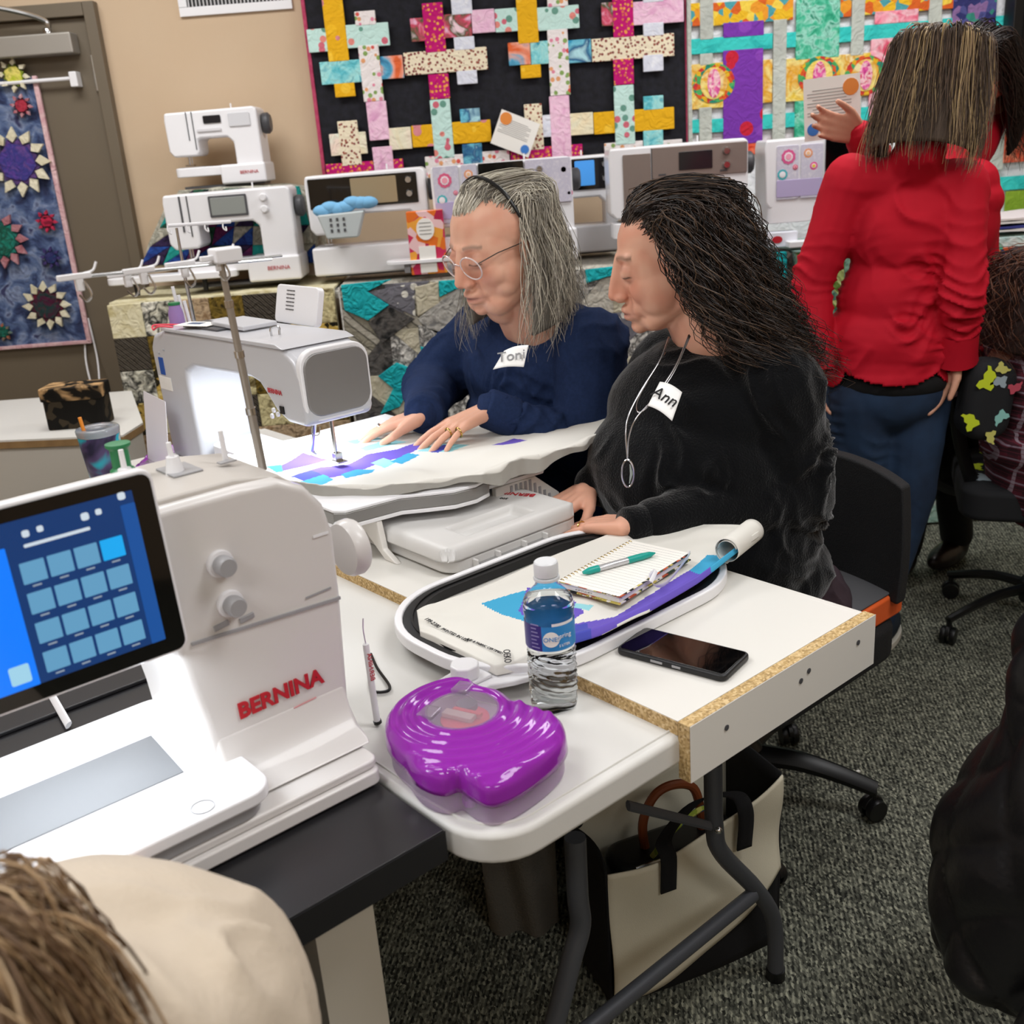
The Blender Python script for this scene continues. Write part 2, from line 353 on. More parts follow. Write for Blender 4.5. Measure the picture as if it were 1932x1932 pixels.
# ---- vent
c = aty(447, 8, WY); x0 = aty(341, 30, WY).x; x1 = aty(553, 16, WY).x
z0 = aty(447, 25, WY).z
t = thing('wall_vent', 'white louvred air vent high on the tan wall', 'vent', ((x0+x1)/2, WY, z0))
hw = (x1-x0)/2
G().b2((-hw, -.012, 0), (hw, -.0, .03)).b2((-hw, -.012, .15), (hw, 0, .18)).b2((-hw, -.012, .0305), (-hw+.03, 0, .1495)).b2((hw-.03, -.012, .0305), (hw, 0, .1495)).build('frame', M_white, t, bev=.002)
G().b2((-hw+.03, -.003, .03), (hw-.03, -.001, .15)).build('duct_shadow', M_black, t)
for k in range(26):
    x = -hw+.036+k*(2*hw-.072)/25
    G().box((x, -.007, .09), (.0018, .012, .118), .5).build('slat', M_white, t, smooth=0)
# ============================================================ wall quilts
def z2(x, y): return 560+x/2.611, y/2.611
def z3(x, y): return 1280+x/2.963, y/2.963
BQ = WY-.03
def strips(t, conv, hs, vs, mats, base_y, oz):
    def W(x, y): p = aty(*conv(x, y), base_y); return p.x-t.location.x, p.z-t.location.z
    for lst, vert in ((hs, 0), (vs, 1)):
        for (x0, y0, x1, y1, th, mk) in lst:
            p0 = W(x0, y0); p1 = W(x1, y1)
            w_ = th
            if vert: xm = (p0[0]+p1[0])/2; X0, X1, Z0, Z1 = xm-w_/2, xm+w_/2, p1[1], p0[1]
            else: zm = (p0[1]+p1[1])/2; X0, X1, Z0, Z1 = p0[0], p1[0], zm-w_/2, zm+w_/2
            d = .009 if vert else .0075
            g = G().grid(lambda u, v: (X0+(X1-X0)*u, -oz-d-.0018*math.sin(PI*u)*math.sin(PI*v), Z0+(Z1-Z0)*v), 5, 5, d, (0, -1, 0)) if 0 else G().b2((X0, -oz-d, Z0), (X1, -oz, Z1))
            g.build('patch', mats[mk], t, bev=.0025, seg=2)
FB = dict(
 y=fab('yellow_print', ['#e8b020', '#f0bb28', '#e8b020', '#d88a90', '#f2c23a'], 20, 'spots'),
 m=fab('magenta_print', ['#c01a70', '#e8a050', '#e89a4a', '#d86a50'], 70, 'spots'),
 w=fab('white_floral', ['#ece4e2', '#d85a50', '#e0a070', '#e088a0', '#8aa860'], 44, 'spots'),
 v=fab('white_tonal', ['#e4e6ee', '#d8dbe8', '#eceef4'], 22),
 g=fab('mint_print', ['#c4e4dc', '#e08a80', '#6a9a8a', '#d06a7a'], 30, 'spots'),
 c=fab('cream_print', ['#ece0c4', '#8a4a48', '#9a5a4a'], 75, 'spots'),
 e=fab('cream_rainbow', ['#ecdcb8', '#e8e4c8', '#f0d8c8', '#dcecd8'], 8),
 t=fab('teal_print', ['#5ab8c4', '#8ad4d8', '#a8e0dc', '#3a94a8'], 20),
 k=fab('pink_print', ['#e8b8d4', '#f0c8dc', '#dca0c4'], 16),
 f=fab('pink_floral', ['#e8b8d0', '#d0506a', '#4a5a3a', '#f0d0d8'], 18),
 o=fab('orange_blue', ['#e0683a', '#f0a890', '#5aa8c8', '#2a5a8a'], 10),
 b=fab('blue_print', ['#3a9ac0', '#78c4d8', '#2a5a88', '#b0dce4'], 14))
bl = aty(600, 336, BQ); br = aty(1295, 290, BQ); tx0 = aty(592, 170, BQ).x; tx1 = aty(1296, 100, BQ).x
t = thing('strip_quilt', 'black quilt with crossing bright floral strips hanging on tan wall', 'quilt', ((tx0+tx1)/2, BQ, bl.z-.05))
cx_ = t.location.x
m_blk = mat('black_quilting', '#131318', .9, bump=(34, .5, .01), mix=(40, '#20202a', .7))
G().grid(lambda u, v: (tx0-cx_+(tx1-tx0)*u, .003*math.sin(19*u)*math.sin(9*v), .95*v), 50, 30, .015, (0, -1, 0)).build('quilt_cloth', m_blk, t)
mg = fab('rose_binding', ['#a83a5a', '#c0506e'], 60, quilt=0)
for x in (tx0-cx_, tx1-cx_): G().b2((x-.007, -.006, 0), (x+.007, .018, .95)).build('binding', mg, t, bev=.003)
Hs = [(55, 205, 150, 196, .077, 'g'), (245, 186, 455, 163, .077, 'g'),
 (118, 362, 325, 350, .077, 't'), (415, 338, 525, 326, .077, 'o'), (530, 320, 938, 284, .077, 'c'),
 (562, 150, 630, 145, .077, 'f'), (720, 133, 860, 120, .077, 'f'), (862, 110, 975, 100, .077, 'k'), (977, 104, 1093, 96, .077, 'g'), (1183, 92, 1390, 86, .077, 'g'),
 (1042, 268, 1150, 262, .077, 'o'), (1152, 262, 1250, 258, .077, 't'), (1335, 255, 1450, 250, .077, 'b'), (1452, 242, 1858, 228, .077, 'c'),
 (1500, 72, 1560, 70, .077, 'f'), (1655, 64, 1905, 56, .077, 'k'),
 (165, 716, 345, 702, .077, 'e'), (455, 688, 565, 677, .077, 'e'), (568, 675, 675, 665, .077, 'y'), (768, 655, 957, 645, .077, 'y'),
 (1205, 622, 1258, 620, .077, 'v'), (1345, 612, 1460, 609, .077, 'e'), (1462, 608, 1565, 603, .077, 'y'), (1660, 592, 1858, 584, .077, 'y'),
 (148, 858, 382, 850, .077, 'm'), (475, 838, 528, 834, .077, 'm'), (635, 822, 825, 815, .077, 'w'), (915, 800, 1050, 792, .077, 'w'),
 (1055, 785, 1258, 776, .077, 'm'), (1350, 766, 1408, 762, .077, 'm'), (1515, 757, 1705, 748, .077, 'w'), (1803, 744, 1898, 738, .077, 'w')]
Vs = [(175, -40, 205, 303, .074, 'y'), (236, 410, 240, 478, .074, 'y'), (333, 55, 343, 125, .074, 'w'), (355, 222, 378, 500, .074, 'w'), (388, 500, 412, 690, .074, 'k'), (424, 722, 432, 880, .074, 'k'),
 (663, 15, 690, 258, .074, 'm'), (698, 365, 706, 488, .074, 'm'), (708, 490, 725, 780, .074, 'g'), (808, -30, 815, 72, .074, 'v'), (820, 182, 830, 246, .074, 'v'), (836, 348, 842, 415, .074, 'v'),
 (852, 535, 855, 603, .074, 'b'), (863, 708, 872, 850, .074, 'b'), (1130, -30, 1140, 214, .074, 'y'), (1150, 320, 1155, 385, .074, 'y'),
 (1283, -30, 1284, 34, .074, 'w'), (1286, 145, 1295, 470, .074, 'w'), (1297, 472, 1302, 800, .074, 'k'), (1605, -30, 1607, 184, .074, 'm'), (1608, 290, 1610, 418, .074, 'm'), (1611, 420, 1615, 712, .074, 'g'),
 (1754, -30, 1755, 12, .074, 'v'), (1755, 112, 1755, 178, .074, 'v'), (1754, 270, 1755, 352, .074, 'v'), (1160, 512, 1176, 738, .066, 'c'), (1755, 472, 1756, 540, .074, 't'), (1755, 642, 1756, 780, .074, 't'), (250, 595, 272, 815, .074, 'c')]
strips(t, z2, Hs, Vs, FB, BQ-.015, .0)
for ch in t.children:
    if ch.name.startswith('patch'): ch.location.y = -.015
# second, bright quilt on white ground
RB = dict(W=fab('white_quilt', ['#e6e6ea', '#f2f2f4', '#dcdce2'], 8), G=fab('gray_quilt', ['#b4b8b0', '#c6cac0'], 14), T=fab('aqua', ['#35c2bc', '#42ccc4', '#30b4b0'], 9),
 P=fab('purple_bird', ['#7a3aa8', '#7a3aa8', '#8a46b4', '#c8283c'], 14, 'spots'), E=fab('emerald_print', ['#2f9c78', '#52bc98', '#9ad8c4', '#27876a'], 28),
 O=fab('gold_floral', ['#e8b82a', '#f0cf50', '#d8642a', '#50a0a8', '#e89a30'], 34, 'cells'), Y=fab('gold_medallion', ['#e8c44a', '#f0dc8a', '#e0a02a', '#f0e0a8'], 13),
 K=fab('pink_damask', ['#e05a78', '#f090a4', '#f4c4cc', '#d84a68'], 15), R=fab('coral_print', ['#d8452e', '#e8684a', '#f0a080'], 24), N=fab('navy_print', ['#34366a', '#50528a', '#8a6a9a', '#3a8a7a'], 40, 'cells'),
 L=fab('lime_print', ['#7a9a2a', '#94b03a'], 14), D=fab('medallion_rim', ['#2a8a72', '#d85a2a', '#50a860', '#e0b02a', '#c83a3a'], 60, 'cells'), F=fab('rose_figure', ['#c8388a', '#e870a8', '#f4d0d0', '#d0406a'], 45))
rx0 = aty(1300, 150, BQ).x; rx1 = aty(1940, 150, BQ).x+.35; rz0 = .9
t2 = thing('bright_quilt', 'white and grey quilt with purple, green and yellow panels hanging right of the black quilt', 'quilt', ((rx0+rx1)/2, BQ, rz0))
c2 = t2.location.x
G().grid(lambda u, v: (rx0-c2+(rx1-rx0)*u, .003*math.sin(19*u)*math.sin(9*v), 1.3*v), 40, 40, .012, (0, -1, 0)).build('quilt_cloth', RB['W'], t2)
u_ = 1/(2.963*468)
def th(px): return px*u_
Hr = [(60, 264, 525, 230, th(72), 'T'), (597, 226, 665, 221, th(72), 'T'), (888, 196, 1395, 160, th(72), 'T'), (1472, 147, 1535, 143, th(70), 'T'), (1755, 134, 1860, 126, th(70), 'T'),
 (57, 708, 115, 706, th(66), 'T'), (182, 704, 250, 700, th(66), 'T'), (455, 683, 742, 662, th(72), 'T'), (1005, 640, 1085, 632, th(66), 'T'), (1735, 590, 1780, 588, th(66), 'T'),
 (60, 85, 122, 82, th(105), 'O'), (190, 80, 640, 50, th(105), 'O'), (893, 35, 965, 30, th(105), 'O'), (1035, 24, 1540, -6, th(95), 'O'),
 (65, 487, 250, 478, th(215), 'Y'), (467, 458, 523, 452, th(205), 'Y'), (592, 448, 1090, 418, th(205), 'Y'), (1655, 366, 1845, 356, th(205), 'Y'),
 (182, 840, 645, 812, th(66), 'R'), (57, 850, 110, 846, th(60), 'R')]
Vr = [(155, -40, 155, 262-40, th(68), 'G'), (150, 600, 150, 868, th(66), 'G'), (562, 110, 562, 790, th(68), 'G'), (1000, -40, 1000, 310, th(66), 'G'), (985, 540, 985, 650, th(60), 'G'), (1432, -40, 1432, 190, th(66), 'G'), (1790, 480, 1790, 950, th(68), 'G'),
 (362, 122, 362, 206, th(205), 'P'), (360, 276, 357, 805, th(205), 'P'), (778, -20, 775, 328, th(222), 'E'), (750, 560, 745, 820, th(190), 'E'),
 (1216, 58, 1216, 130, th(220), 'K'), (1190, 212, 1190, 640, th(230), 'K'), (1650, -30, 1645, 248, th(222), 'N'),
 (1905, 730, 1905, 905, th(180), 'R'), (1900, 1065, 1900, 1195, th(150), 'L'), (155, 300, 153, 365, th(66), 'G')]
strips(t2, z3, Hr, Vr, RB, BQ-.012, 0)
for (x, y) in ((200, 465), (790, 425), (1050, 420), (1735, 350)):
    p = aty(*z3(x, y), BQ-.03); 
    for (a, b, d, mk) in ((.078, .068, .0, 'D'), (.05, .055, .002, 'Y'), (.024, .05, .004, 'F')):
        G().prism([(p.x-c2+a*math.cos(k*PI/12), p.z-rz0+b*math.sin(k*PI/12)) for k in range(24)], -.0105-d, -.008, 'y').build('patch', RB[mk], t2, smooth=0)
for ch in t2.children:
    if ch.name.startswith('patch'): ch.location.y = -.012
G().b2((rx0-c2-.008, -.02, 0), (rx0-c2+.008, .004, 1.3)).build('binding', RB['G'], t2, bev=.003)
# right lower quilt under the television: aqua band
pz = aty(1905, 345, BQ); G().b2((pz.x-c2-.055, -.022, pz.z-rz0-.025), (rx1-c2, -.012, pz.z-rz0+.025)).build('patch', RB['T'], t2, bev=.002)
# television
p0 = aty(1891, 243, WY-.12); p1 = aty(1908, 0, WY-.12)
t = thing('television', 'black flat television with blue screen at right edge of wall', 'television', (p0.x, WY-.060, p0.z))
G().b2((0, -.08, 0), (.95, .0, .58)).build('housing', M_black, t, bev=.004)
G().b2((.035, -.083, .045), (.915, -.0805, .545)).build('screen', mat('dark_screen', '#07070c', .12), t)
q = aty(1926, 200, WY-.12); G().b2((q.x-p0.x, -.0845, .07), (.9, -.0832, .53)).build('lit_picture', mat('blue_screen', '#1410a0', .3, emit=('#1a12e0', .6)), t)
# information cards on the quilts
def card(px, py, w_, h_, rot, Y, lab, sx):
    p = aty(px, py, Y)
    t = thing('information_card', lab, 'card', (p.x, Y, p.z)); Mx = Matrix.Rotation(rot, 4, 'Y')
    G().box((0, 0, 0), (w_, .002, h_), M=Mx).build('card', M_paper, t)
    F_ = lambda x, z, y=-.0016: Mx @ V((x, y, z))
    for k in range(9):
        z = h_*.30 - k*h_*.05
        G().box(F_(-w_*.05, z), (w_*(.78 if k % 3 else .6), .0006, .0016), M=Mx).build('text_line', mat('gray_ink', '#8c8a88', .7), t)
    for (x, z, r, c_) in ((w_*.33*sx, h_*.3, .022, '#e0883a'), (-w_*.35*sx, -h_*.32, .016, '#3a7ac8')):
        G().prism([(x+r*math.cos(k*PI/8), z+r*math.sin(k*PI/8)) for k in range(16)], -.003, -.0012, 'y', Mx).build('round_seal', mat('seal'+c_, c_, .6), t)
    return t
card(972, 252, .15, .125, .42, WY-.075, 'white information card pinned askew on the black quilt', -1)
card(1570, 203, .155, .16, -.05, 3.02, 'grey information card held up before the bright quilt', 1)
# ============================================================ display counter along the wall
CZ = 1.03; CFY = 3.6
xl = aty(215, 570, CFY).x
t = thing('display_counter', 'long display counter covered by quilts along the back wall', 'counter', (0, 3.88, 0))
G().b2((xl+.02, -.26, CZ-.04), (2.6, .20, CZ-.014)).build('counter_top', M_lam, t, bev=.003)
for x in (xl+.08, -.3, .55, 1.4, 2.3): G().b2((x, -.22, 0), (x+.05, .19, CZ-.041)).build('support_panel', M_lam, t, bev=.002)
# ---- quilt covers: polygon patches on a hanging sheet
def pquilt(name, label, x0, x1, zb, ground, waves=9):
    t = thing(name, label, 'quilt', ((x0+x1)/2, CFY, zb))
    w_ = (x1-x0)/2; H_ = CZ-zb; x0_ = -w_
    def f(u, v):      # u along, v from floor hem up the front and over the top
        x = -w_+2*w_*u; s = v*(H_+.45)
        if s < H_: return (x, .008*math.sin(x*waves)*(1-s/H_), s)
        return (x, s-H_, H_+.003+.002*math.sin(x*12))
    G().grid(f, 60, 40, .010, (0, -1, .6)).build('quilt_cloth', ground, t)
    return t, w_, H_
def poly(t, pts, m, d=.006, conv=lambda x, y: (x, y)):
    q = []
    for x, y in pts:
        p = aty(*conv(x, y), CFY-.012); q.append((p.x-t.location.x, p.z-t.location.z))
    G().prism(q, -.012-d-.005, -.012, 'y').build('patch', m, t, bev=.002)
xm = aty(648, 600, CFY).x; xm2 = aty(1490, 600, CFY).x
GR = [fab('gray_dots', ['#6c6a70', '#7a7880', '#d4d0c4'], 28, 'spots'), fab('gray_stone', ['#a8a49a', '#c4beb0', '#8c887e'], 36), fab('gray_swirl', ['#7c7a78', '#b0aca4', '#5a5856'], 24), fab('leopard_gray', ['#d8d4cc', '#4a4846', '#d8d4cc'], 40), fab('char', ['#3a3838', '#5a5652', '#222222'], 22), fab('putty', ['#b4ac94', '#c8c0aa'], 30), fab('gray_stripe', ['#8a8474', '#5c584e', '#a8a294'], 9, 'stripe')]
m_teal = fab('teal_solid', ['#179aa2', '#22acb0', '#128a94'], 16, quilt=2)
t, w_, H_ = pquilt('teal_star_quilt', 'quilt of teal star points on grey prints covering the counter front behind the women', xm, xm2, .05, GR[1])
st = .155
for i in range(int(2*w_/st)+1):
    for j in range(6):
        xa, xb = -w_+i*st, min(w_, -w_+(i+1)*st); za, zb = H_-(j+1)*st, H_-j*st
        if xb-xa < .03: continue
        a, b, c, d = (xa, za), (xb, za), (xb, zb), (xa, zb); k = rng.integers(0, 7); k2 = rng.integers(0, 7)
        tr = [(a, b, c), (a, c, d)] if (i+j) % 2 else [(a, b, d), (b, c, d)]
        for q, kk in zip(tr, (k, k2)): G().prism([(V((x, z)).x, z) for x, z in q], -.020, -.010, 'y').build('patch', GR[kk], t, bev=.002)
z4 = lambda x, y: (580+x/2.683, 280+y/2.683)
z6 = lambda x, y: (650+x/3.513, 330+y/3.513)
for pts, cv in [([(172, 690), (425, 662), (305, 722), (415, 790), (310, 868), (190, 815)], z4), ([(665, 670), (850, 655), (850, 740), (790, 775), (785, 695), (670, 750)], z4),
    ([(225, 1330), (345, 1240), (520, 1305), (505, 1130), (635, 1180), (600, 1310), (560, 1400), (400, 1470), (370, 1530), (240, 1580), (325, 1410)], z6),
    ([(1405, 612), (1560, 595), (1560, 635), (1410, 680)], z4), ([(1540, 700), (1590, 730), (1585, 760), (1545, 755)], z4),
    ([(335, 1420), (600, 1405), (600, 1560), (480, 1570), (470, 1440), (370, 1470)], z3), ([(430, 1740), (660, 1800), (600, 1900), (450, 1932)], z6),
    ([(2100, 1500), (2400, 1350), (2450, 1600), (2150, 1720)], z6)]:
    poly(t, pts, m_teal, .012, cv)
for pts, m in [([(310, 725), (540, 680), (548, 850), (420, 790)], GR[0]), ([(545, 700), (665, 672), (668, 780), (560, 850)], GR[5]), ([(560, 860), (790, 680), (800, 790), (700, 960), (590, 900)], GR[2]), ([(560, 890), (700, 930), (690, 1000), (570, 1010)], GR[3]), ([(310, 880), (420, 800), (545, 860), (380, 985)], GR[4])]:
    poly(t, pts, m, .008, z4)
G().b2((-w_-.004, -.02, 0), (-w_+.006, .0, H_)).build('binding', fab('white_bind', ['#d8d4cc', '#c8c4bc'], 20), t, bev=.003)
# left patchwork quilt
BR = [fab('cream_blotch', ['#c8be98', '#d8d0b0', '#b8ac80'], 20), fab('gold_black', ['#16130c', '#c0a050', '#d8c078', '#2a2414'], 46, 'cells'), fab('olive', ['#3a3010', '#7a6428', '#241c0c'], 30), fab('white_black_floral', ['#dcd8c4', '#141414', '#e4e0d0'], 24), fab('tan_leaf', ['#a89a70', '#d4c898', '#6a5c3a'], 30), fab('brown_rib', ['#3a342c', '#6a6256', '#241f1a'], 30, 'stripe'), fab('rust_stone', ['#8a6e50', '#b8a080', '#5a4432'], 34)]
t, w_, H_ = pquilt('patchwork_quilt', 'brown, cream and black patchwork quilt draped over the left end of the counter', xl-.02, xm-.02, .12, BR[0], 14)
st = .115
for i in range(7):
    for j in range(9):
        xa, xb = -w_+i*st, min(w_, -w_+(i+1)*st); za, zb = H_-(j+1)*st, H_-j*st
        if xb-xa < .02 or za < -.02: continue
        sk = .015*math.sin(i*2.3+j)
        G().prism([(xa, za), (xb, za+sk*0), (xb, zb), (xa, zb)], -.020, -.010, 'y').build('patch', BR[(i*3+j*5+i*j) % 7], t, bev=.003)
for (x, z) in ((.1, H_-.25), (-.05, H_-.68)):
    G().prism([(x+.14*math.cos(k*PI/10), z+.14*math.sin(k*PI/10)) for k in range(11)], -.024, -.012, 'y').build('patch', BR[5], t, bev=.002)
# right quilt: green, mint and navy
NV = [fab('mint_dots', ['#bcd8cc', '#94bcb0', '#d8e8e0'], 50), fab('navy', ['#12203e', '#1a2c50'], 12), fab('green_swirl', ['#5a8a72', '#8ab09a', '#3e6e5c'], 22), fab('lime_stripe', ['#a8b870', '#c4d08c', '#6c8a40'], 7, 'stripe'), fab('teal_check', ['#6ab0a8', '#94ccc4'], 24), fab('white_teal', ['#dce4e0', '#a8ccc8'], 20)]
xe = 2.6
t, w_, H_ = pquilt('green_navy_quilt', 'mint, green and navy triangle quilt hanging to the floor behind the standing women', xm2+.01, xe, .02, NV[0])
st = .17
for i in range(int(2*w_/st)+1):
    for j in range(6):
        xa, xb = -w_+i*st, min(w_, -w_+(i+1)*st); za, zb = H_-(j+1)*st, H_-j*st
        if xb-xa < .03: continue
        a, b, c, d = (xa, za), (xb, za), (xb, zb), (xa, zb)
        tr = [(a, b, c), (a, c, d)] if (i+j) % 2 else [(a, b, d), (b, c, d)]
        for q, kk in zip(tr, (rng.integers(0, 6), rng.integers(0, 6))): G().prism(list(q), -.018, -.010, 'y').build('patch', NV[kk], t, bev=.002)
# bright runner over the right of the counter top
p0 = aty(1866, 470, CFY-.05); p1 = aty(1866, 575, CFY-.05)
t = thing('bright_runner', 'colourful banded quilt runner hanging over the right end of the counter', 'quilt', (p0.x, CFY-.03, p1.z))
hh = p0.z-p1.z; bands = [('R', .30), ('N', .2), ('T', .25), ('N', .2), ('P', .05)]; z = hh
for mk, f in bands:
    G().b2((-.15, -.012, z-hh*f), (1.0, 0, z-.001)).build('patch', RB[mk] if mk != 'R' else fab('orange_navy', ['#d8582a', '#2a3560', '#e8884a', '#3a9a7a'], 26, 'cells'), t, bev=.002); z -= hh*f
p = aty(1880, 440, CFY+.02)
t = thing('folded_cloth', 'folded white and blue cloth lying on the counter at the right edge', 'cloth', (p.x+.12, CFY+.1, CZ+.012))
for k, (c_, h0) in enumerate((('#e8e6e2', .0), ('#3a3f8a', .014), ('#ece8e4', .026), ('#e6dcd8', .04))):
    G().grid(lambda u, v: (-.2+.5*u, -.12+.24*v, h0+.012+.004*math.sin(9*u+3*k)), 14, 6, .010).build('fold', mat('fold'+c_, c_, .85), t)
# ---- quilted mound that lifts the small machine at the left
c = aty(425, 440, 3.95)
t = thing('quilt_covered_stand', 'raised stand draped in purple, blue and green patchwork under the top left sewing machine', 'stand', (c.x+.0, 4.06, CZ+.012))
hzt = aty(425, 352, 3.95).z-CZ-.012
FJ = [fab('jewel1', ['#23306e', '#2c50a0', '#1a2450'], 30), fab('jewel2', ['#4a2050', '#6e2c5a', '#301838'], 26), fab('jewel3', ['#1c3a30', '#2c5a44', '#101c20'], 30), fab('jewel4', ['#b8b4a4', '#8c8c80', '#ccc8b8'], 34), fab('jewel5', ['#1f8a84', '#2aa098'], 20), fab('jewel6', ['#2a2034', '#3a2c50', '#181424'], 24)]
mo = [aty(x, y, 3.83) for x, y in ((256, 508), (266, 465), (300, 390), (325, 365), (400, 354), (520, 350), (562, 356), (592, 400), (598, 505))]
G().prism([(q.x-t.location.x, max(0, q.z-t.location.z)) for q in mo], -.168, .06, 'y').build('quilt_cloth', FJ[3], t, bev=.02, seg=3)
ws = [aty(252, 505, 3.8), aty(330, 360, 3.83), aty(560, 352, 3.83), aty(596, 500, 3.8)]
fr = [(q.x-t.location.x, q.z-t.location.z) for q in ws]
def bil(u, v):
    a = V(fr[0])*(1-v)+V(fr[1])*v; b = V(fr[3])*(1-v)+V(fr[2])*v; q = a*(1-u)+b*u
    return q
for i in range(8):
    for j in range(4):
        q = [bil(i/8, j/4), bil((i+1)/8, j/4), bil((i+1)/8, (j+1)/4), bil(i/8, (j+1)/4)]
        for tri in ((0, 1, 2), (0, 2, 3)):
            G().prism([tuple(q[k]) for k in tri], -.185, -.17, 'y').build('patch', FJ[int(rng.integers(0, 6))], t, bev=.003)
# ---- sewing machines on display
def rotM(a): return Matrix.Rotation(a, 4, 'Z')
def machine(label, pxl, pxr, pyb, Y, hgt, o):
    """front view machine with the column at the right; o holds its own features"""
    a = aty(pxl, pyb, Y); b = aty(pxr, pyb, Y); w_ = (b.x-a.x); zb = (a.z+b.z)/2
    if 'zb' in o: zb = o['zb']
    t = thing('sewing_machine', label, 'sewing machine', ((a.x+b.x)/2, Y, zb), o.get('rz', 0))
    W2 = w_/2; h = hgt; dp = .17; bt = o.get('base', .1)*h/.3; col = o.get('col', .22)*w_; arm = o.get('arm', .4)*h; hd = o.get('head', .24)*w_; hl = o.get('headz', .33)*h
    bw = o.get('body', M_white)
    # column, arm and head as one cast housing
    out = [(W2, bt*.6), (W2, h-.01), (W2-.012, h), (-W2*.98, h-.004), (-W2*1.0, h-.03), (-W2*.99, hl+.02), (-W2*.96+.01, hl), (-W2+hd-.01, hl), (-W2+hd, hl+.012), (-W2+hd, h-arm-.005), (-W2+hd+.012, h-arm), (W2-col-.02, h-arm), (W2-col, h-arm-.02), (W2-col, bt*.6)]
    G().prism(out, -dp*.42, dp*.42, 'y').build('housing', bw, t, bev=.010, seg=3)
    G().b2((W2-col-.06 if not o.get('wide') else -W2, -dp*.5, .008), (W2+.006, dp*.5, bt)).build('base', o.get('bmat', bw), t, bev=.008, seg=3)
    G().prism(rrect(-W2+.01, W2-col+.03, -dp*.42, dp*.3, .02), bt*.55, bt*.98).build('free_arm', bw, t, bev=.004)
    G().b2((-W2+.03, -dp*.3, .0), (W2-.01, dp*.3, .008)).build('foot', M_dgray, t)
    G().b2((-W2+hd*.2, -dp*.35, bt*.98), (-W2+hd*1.1, dp*.2, bt*.98+.002)).build('needle_plate', M_silver, t)
    # needle bar, presser foot
    nx = -W2+hd*.55
    g = G().tube([(nx, -.01, hl+.01), (nx, -.01, bt+.012)], .003, 6); g.tube([(nx-.012, .0, hl+.01), (nx-.012, 0, bt+.008)], .004, 6); g.box((nx-.006, -.012, bt+.006), (.03, .03, .005))
    g.build('presser_foot', M_chrome, t)
    # handwheel
    G().lathe([(.034, 0), (.036, .006), (.036, .02), (.028, .028)], (W2+.004, 0, h*.78), 20, Matrix.Rotation(PI/2, 4, 'Y')).build('handwheel', o.get('wheel', M_dgray), t)
    fy = -dp*.42
    for i_, (x0, x1, z0, z1, m, nm) in enumerate(o.get('panels', [])):
        G().prism(rrect(-W2+x0*w_, -W2+x1*w_, z0*h, z1*h, .004), fy-.004-.0007*i_, fy-.0006, 'y').build(nm, m, t, bev=.0015)
    for (x, z, r) in o.get('knobs', []):
        G().lathe([(r, 0), (r, .008), (r*.75, .014)], (-W2+x*w_, fy-.0006, z*h), 18, Matrix.Rotation(PI/2, 4, 'X')).build('knob', o.get('km', M_white), t)
    for (s, x, z, sz, m) in o.get('texts', []):
        text(s, sz, m, t, frame((-W2+x*w_, fy-.0035 if z > .25 else -dp*.5-.0014, z*h), (1, 0, 0), (0, 0, 1)))
    for (x0, z0, x1, z1) in o.get('slots', []):
        G().box((-W2+(x0+x1)/2*w_, fy-.001, (z0+z1)/2*h), (max(.003, (x1-x0)*w_), .002, (z1-z0)*h)).build('thread_slot', M_dgray, t)
    # spool pin and lid on top
    G().tube([(W2*.35, .02, h), (W2*.35, .02, h+.018)], .003, 6).build('spool_pin', M_white, t)
    return t, w_, W2
scr_blue = mat('screen_blue', '#3a7ac0', .25, emit=('#4a9ae0', .5))
scr_gray = mat('screen_gray', '#8e928e', .12)
scr_dk = mat('screen_dark', '#222226', .12)
m_taupe = mat('taupe_metal', '#8a7d76', .35, metal=.35)
z1 = lambda x, y: (x/2.972, y/2.972)
# 1 small, on the stand
machine('small white sewing machine on the quilt covered stand, highest in the room', 341, 512, 356, 3.985, .262, dict(zb=CZ+.012+hzt, col=.29, arm=.36, head=.33, headz=.42, base=.085, wheel=M_dgray,
    panels=[(.42, .61, .82, .92, scr_dk, 'display'), (.69, .92, .76, .93, mat('stitch_card', '#cfcfd2', .5), 'stitch_panel'), (.34, .6, .72, .76, mat('btn', '#d4d2d4', .4), 'button_row')],
    slots=[(.24, .62, .25, .98), (.3, .5, .31, .98)], texts=[('BERNINA', .84, .17, .016, M_red)], spd=1))
# 2 large white B7
machine('large white sewing machine with grey touch screen on the left end of the counter', 345, 578, 543, 3.76, .318, dict(zb=CZ+.022, col=.27, arm=.33, head=.25, headz=.42, base=.085,
    panels=[(.36, .66, .73, .95, M_dgray, 'screen_frame'), (.375, .645, .75, .93, scr_gray, 'touch_screen')], knobs=[(.79, .90, .013), (.79, .78, .013)], slots=[(.13, .6, .145, .97), (.19, .55, .2, .97)], texts=[('BERNINA', .84, .16, .019, M_red)], spd=1))
# 3 wide long-arm with dark screen
machine('long arm white sewing machine with wide dark screen right of the patchwork mound', 603, 822, 525, 3.78, .345, dict(zb=CZ+.022, col=.1, arm=.40, head=.26, headz=.42, base=.09, wide=1,
    panels=[(.03, .93, .67, .96, M_glassblk, 'screen_frame'), (.38, .76, .69, .94, mat('beige_reflection', '#9c8a6c', .2), 'touch_screen')], knobs=[(.86, .89, .013), (.86, .76, .013)], km=M_chrome, texts=[]))  # beige panel paints the wall's reflection onto the black glass
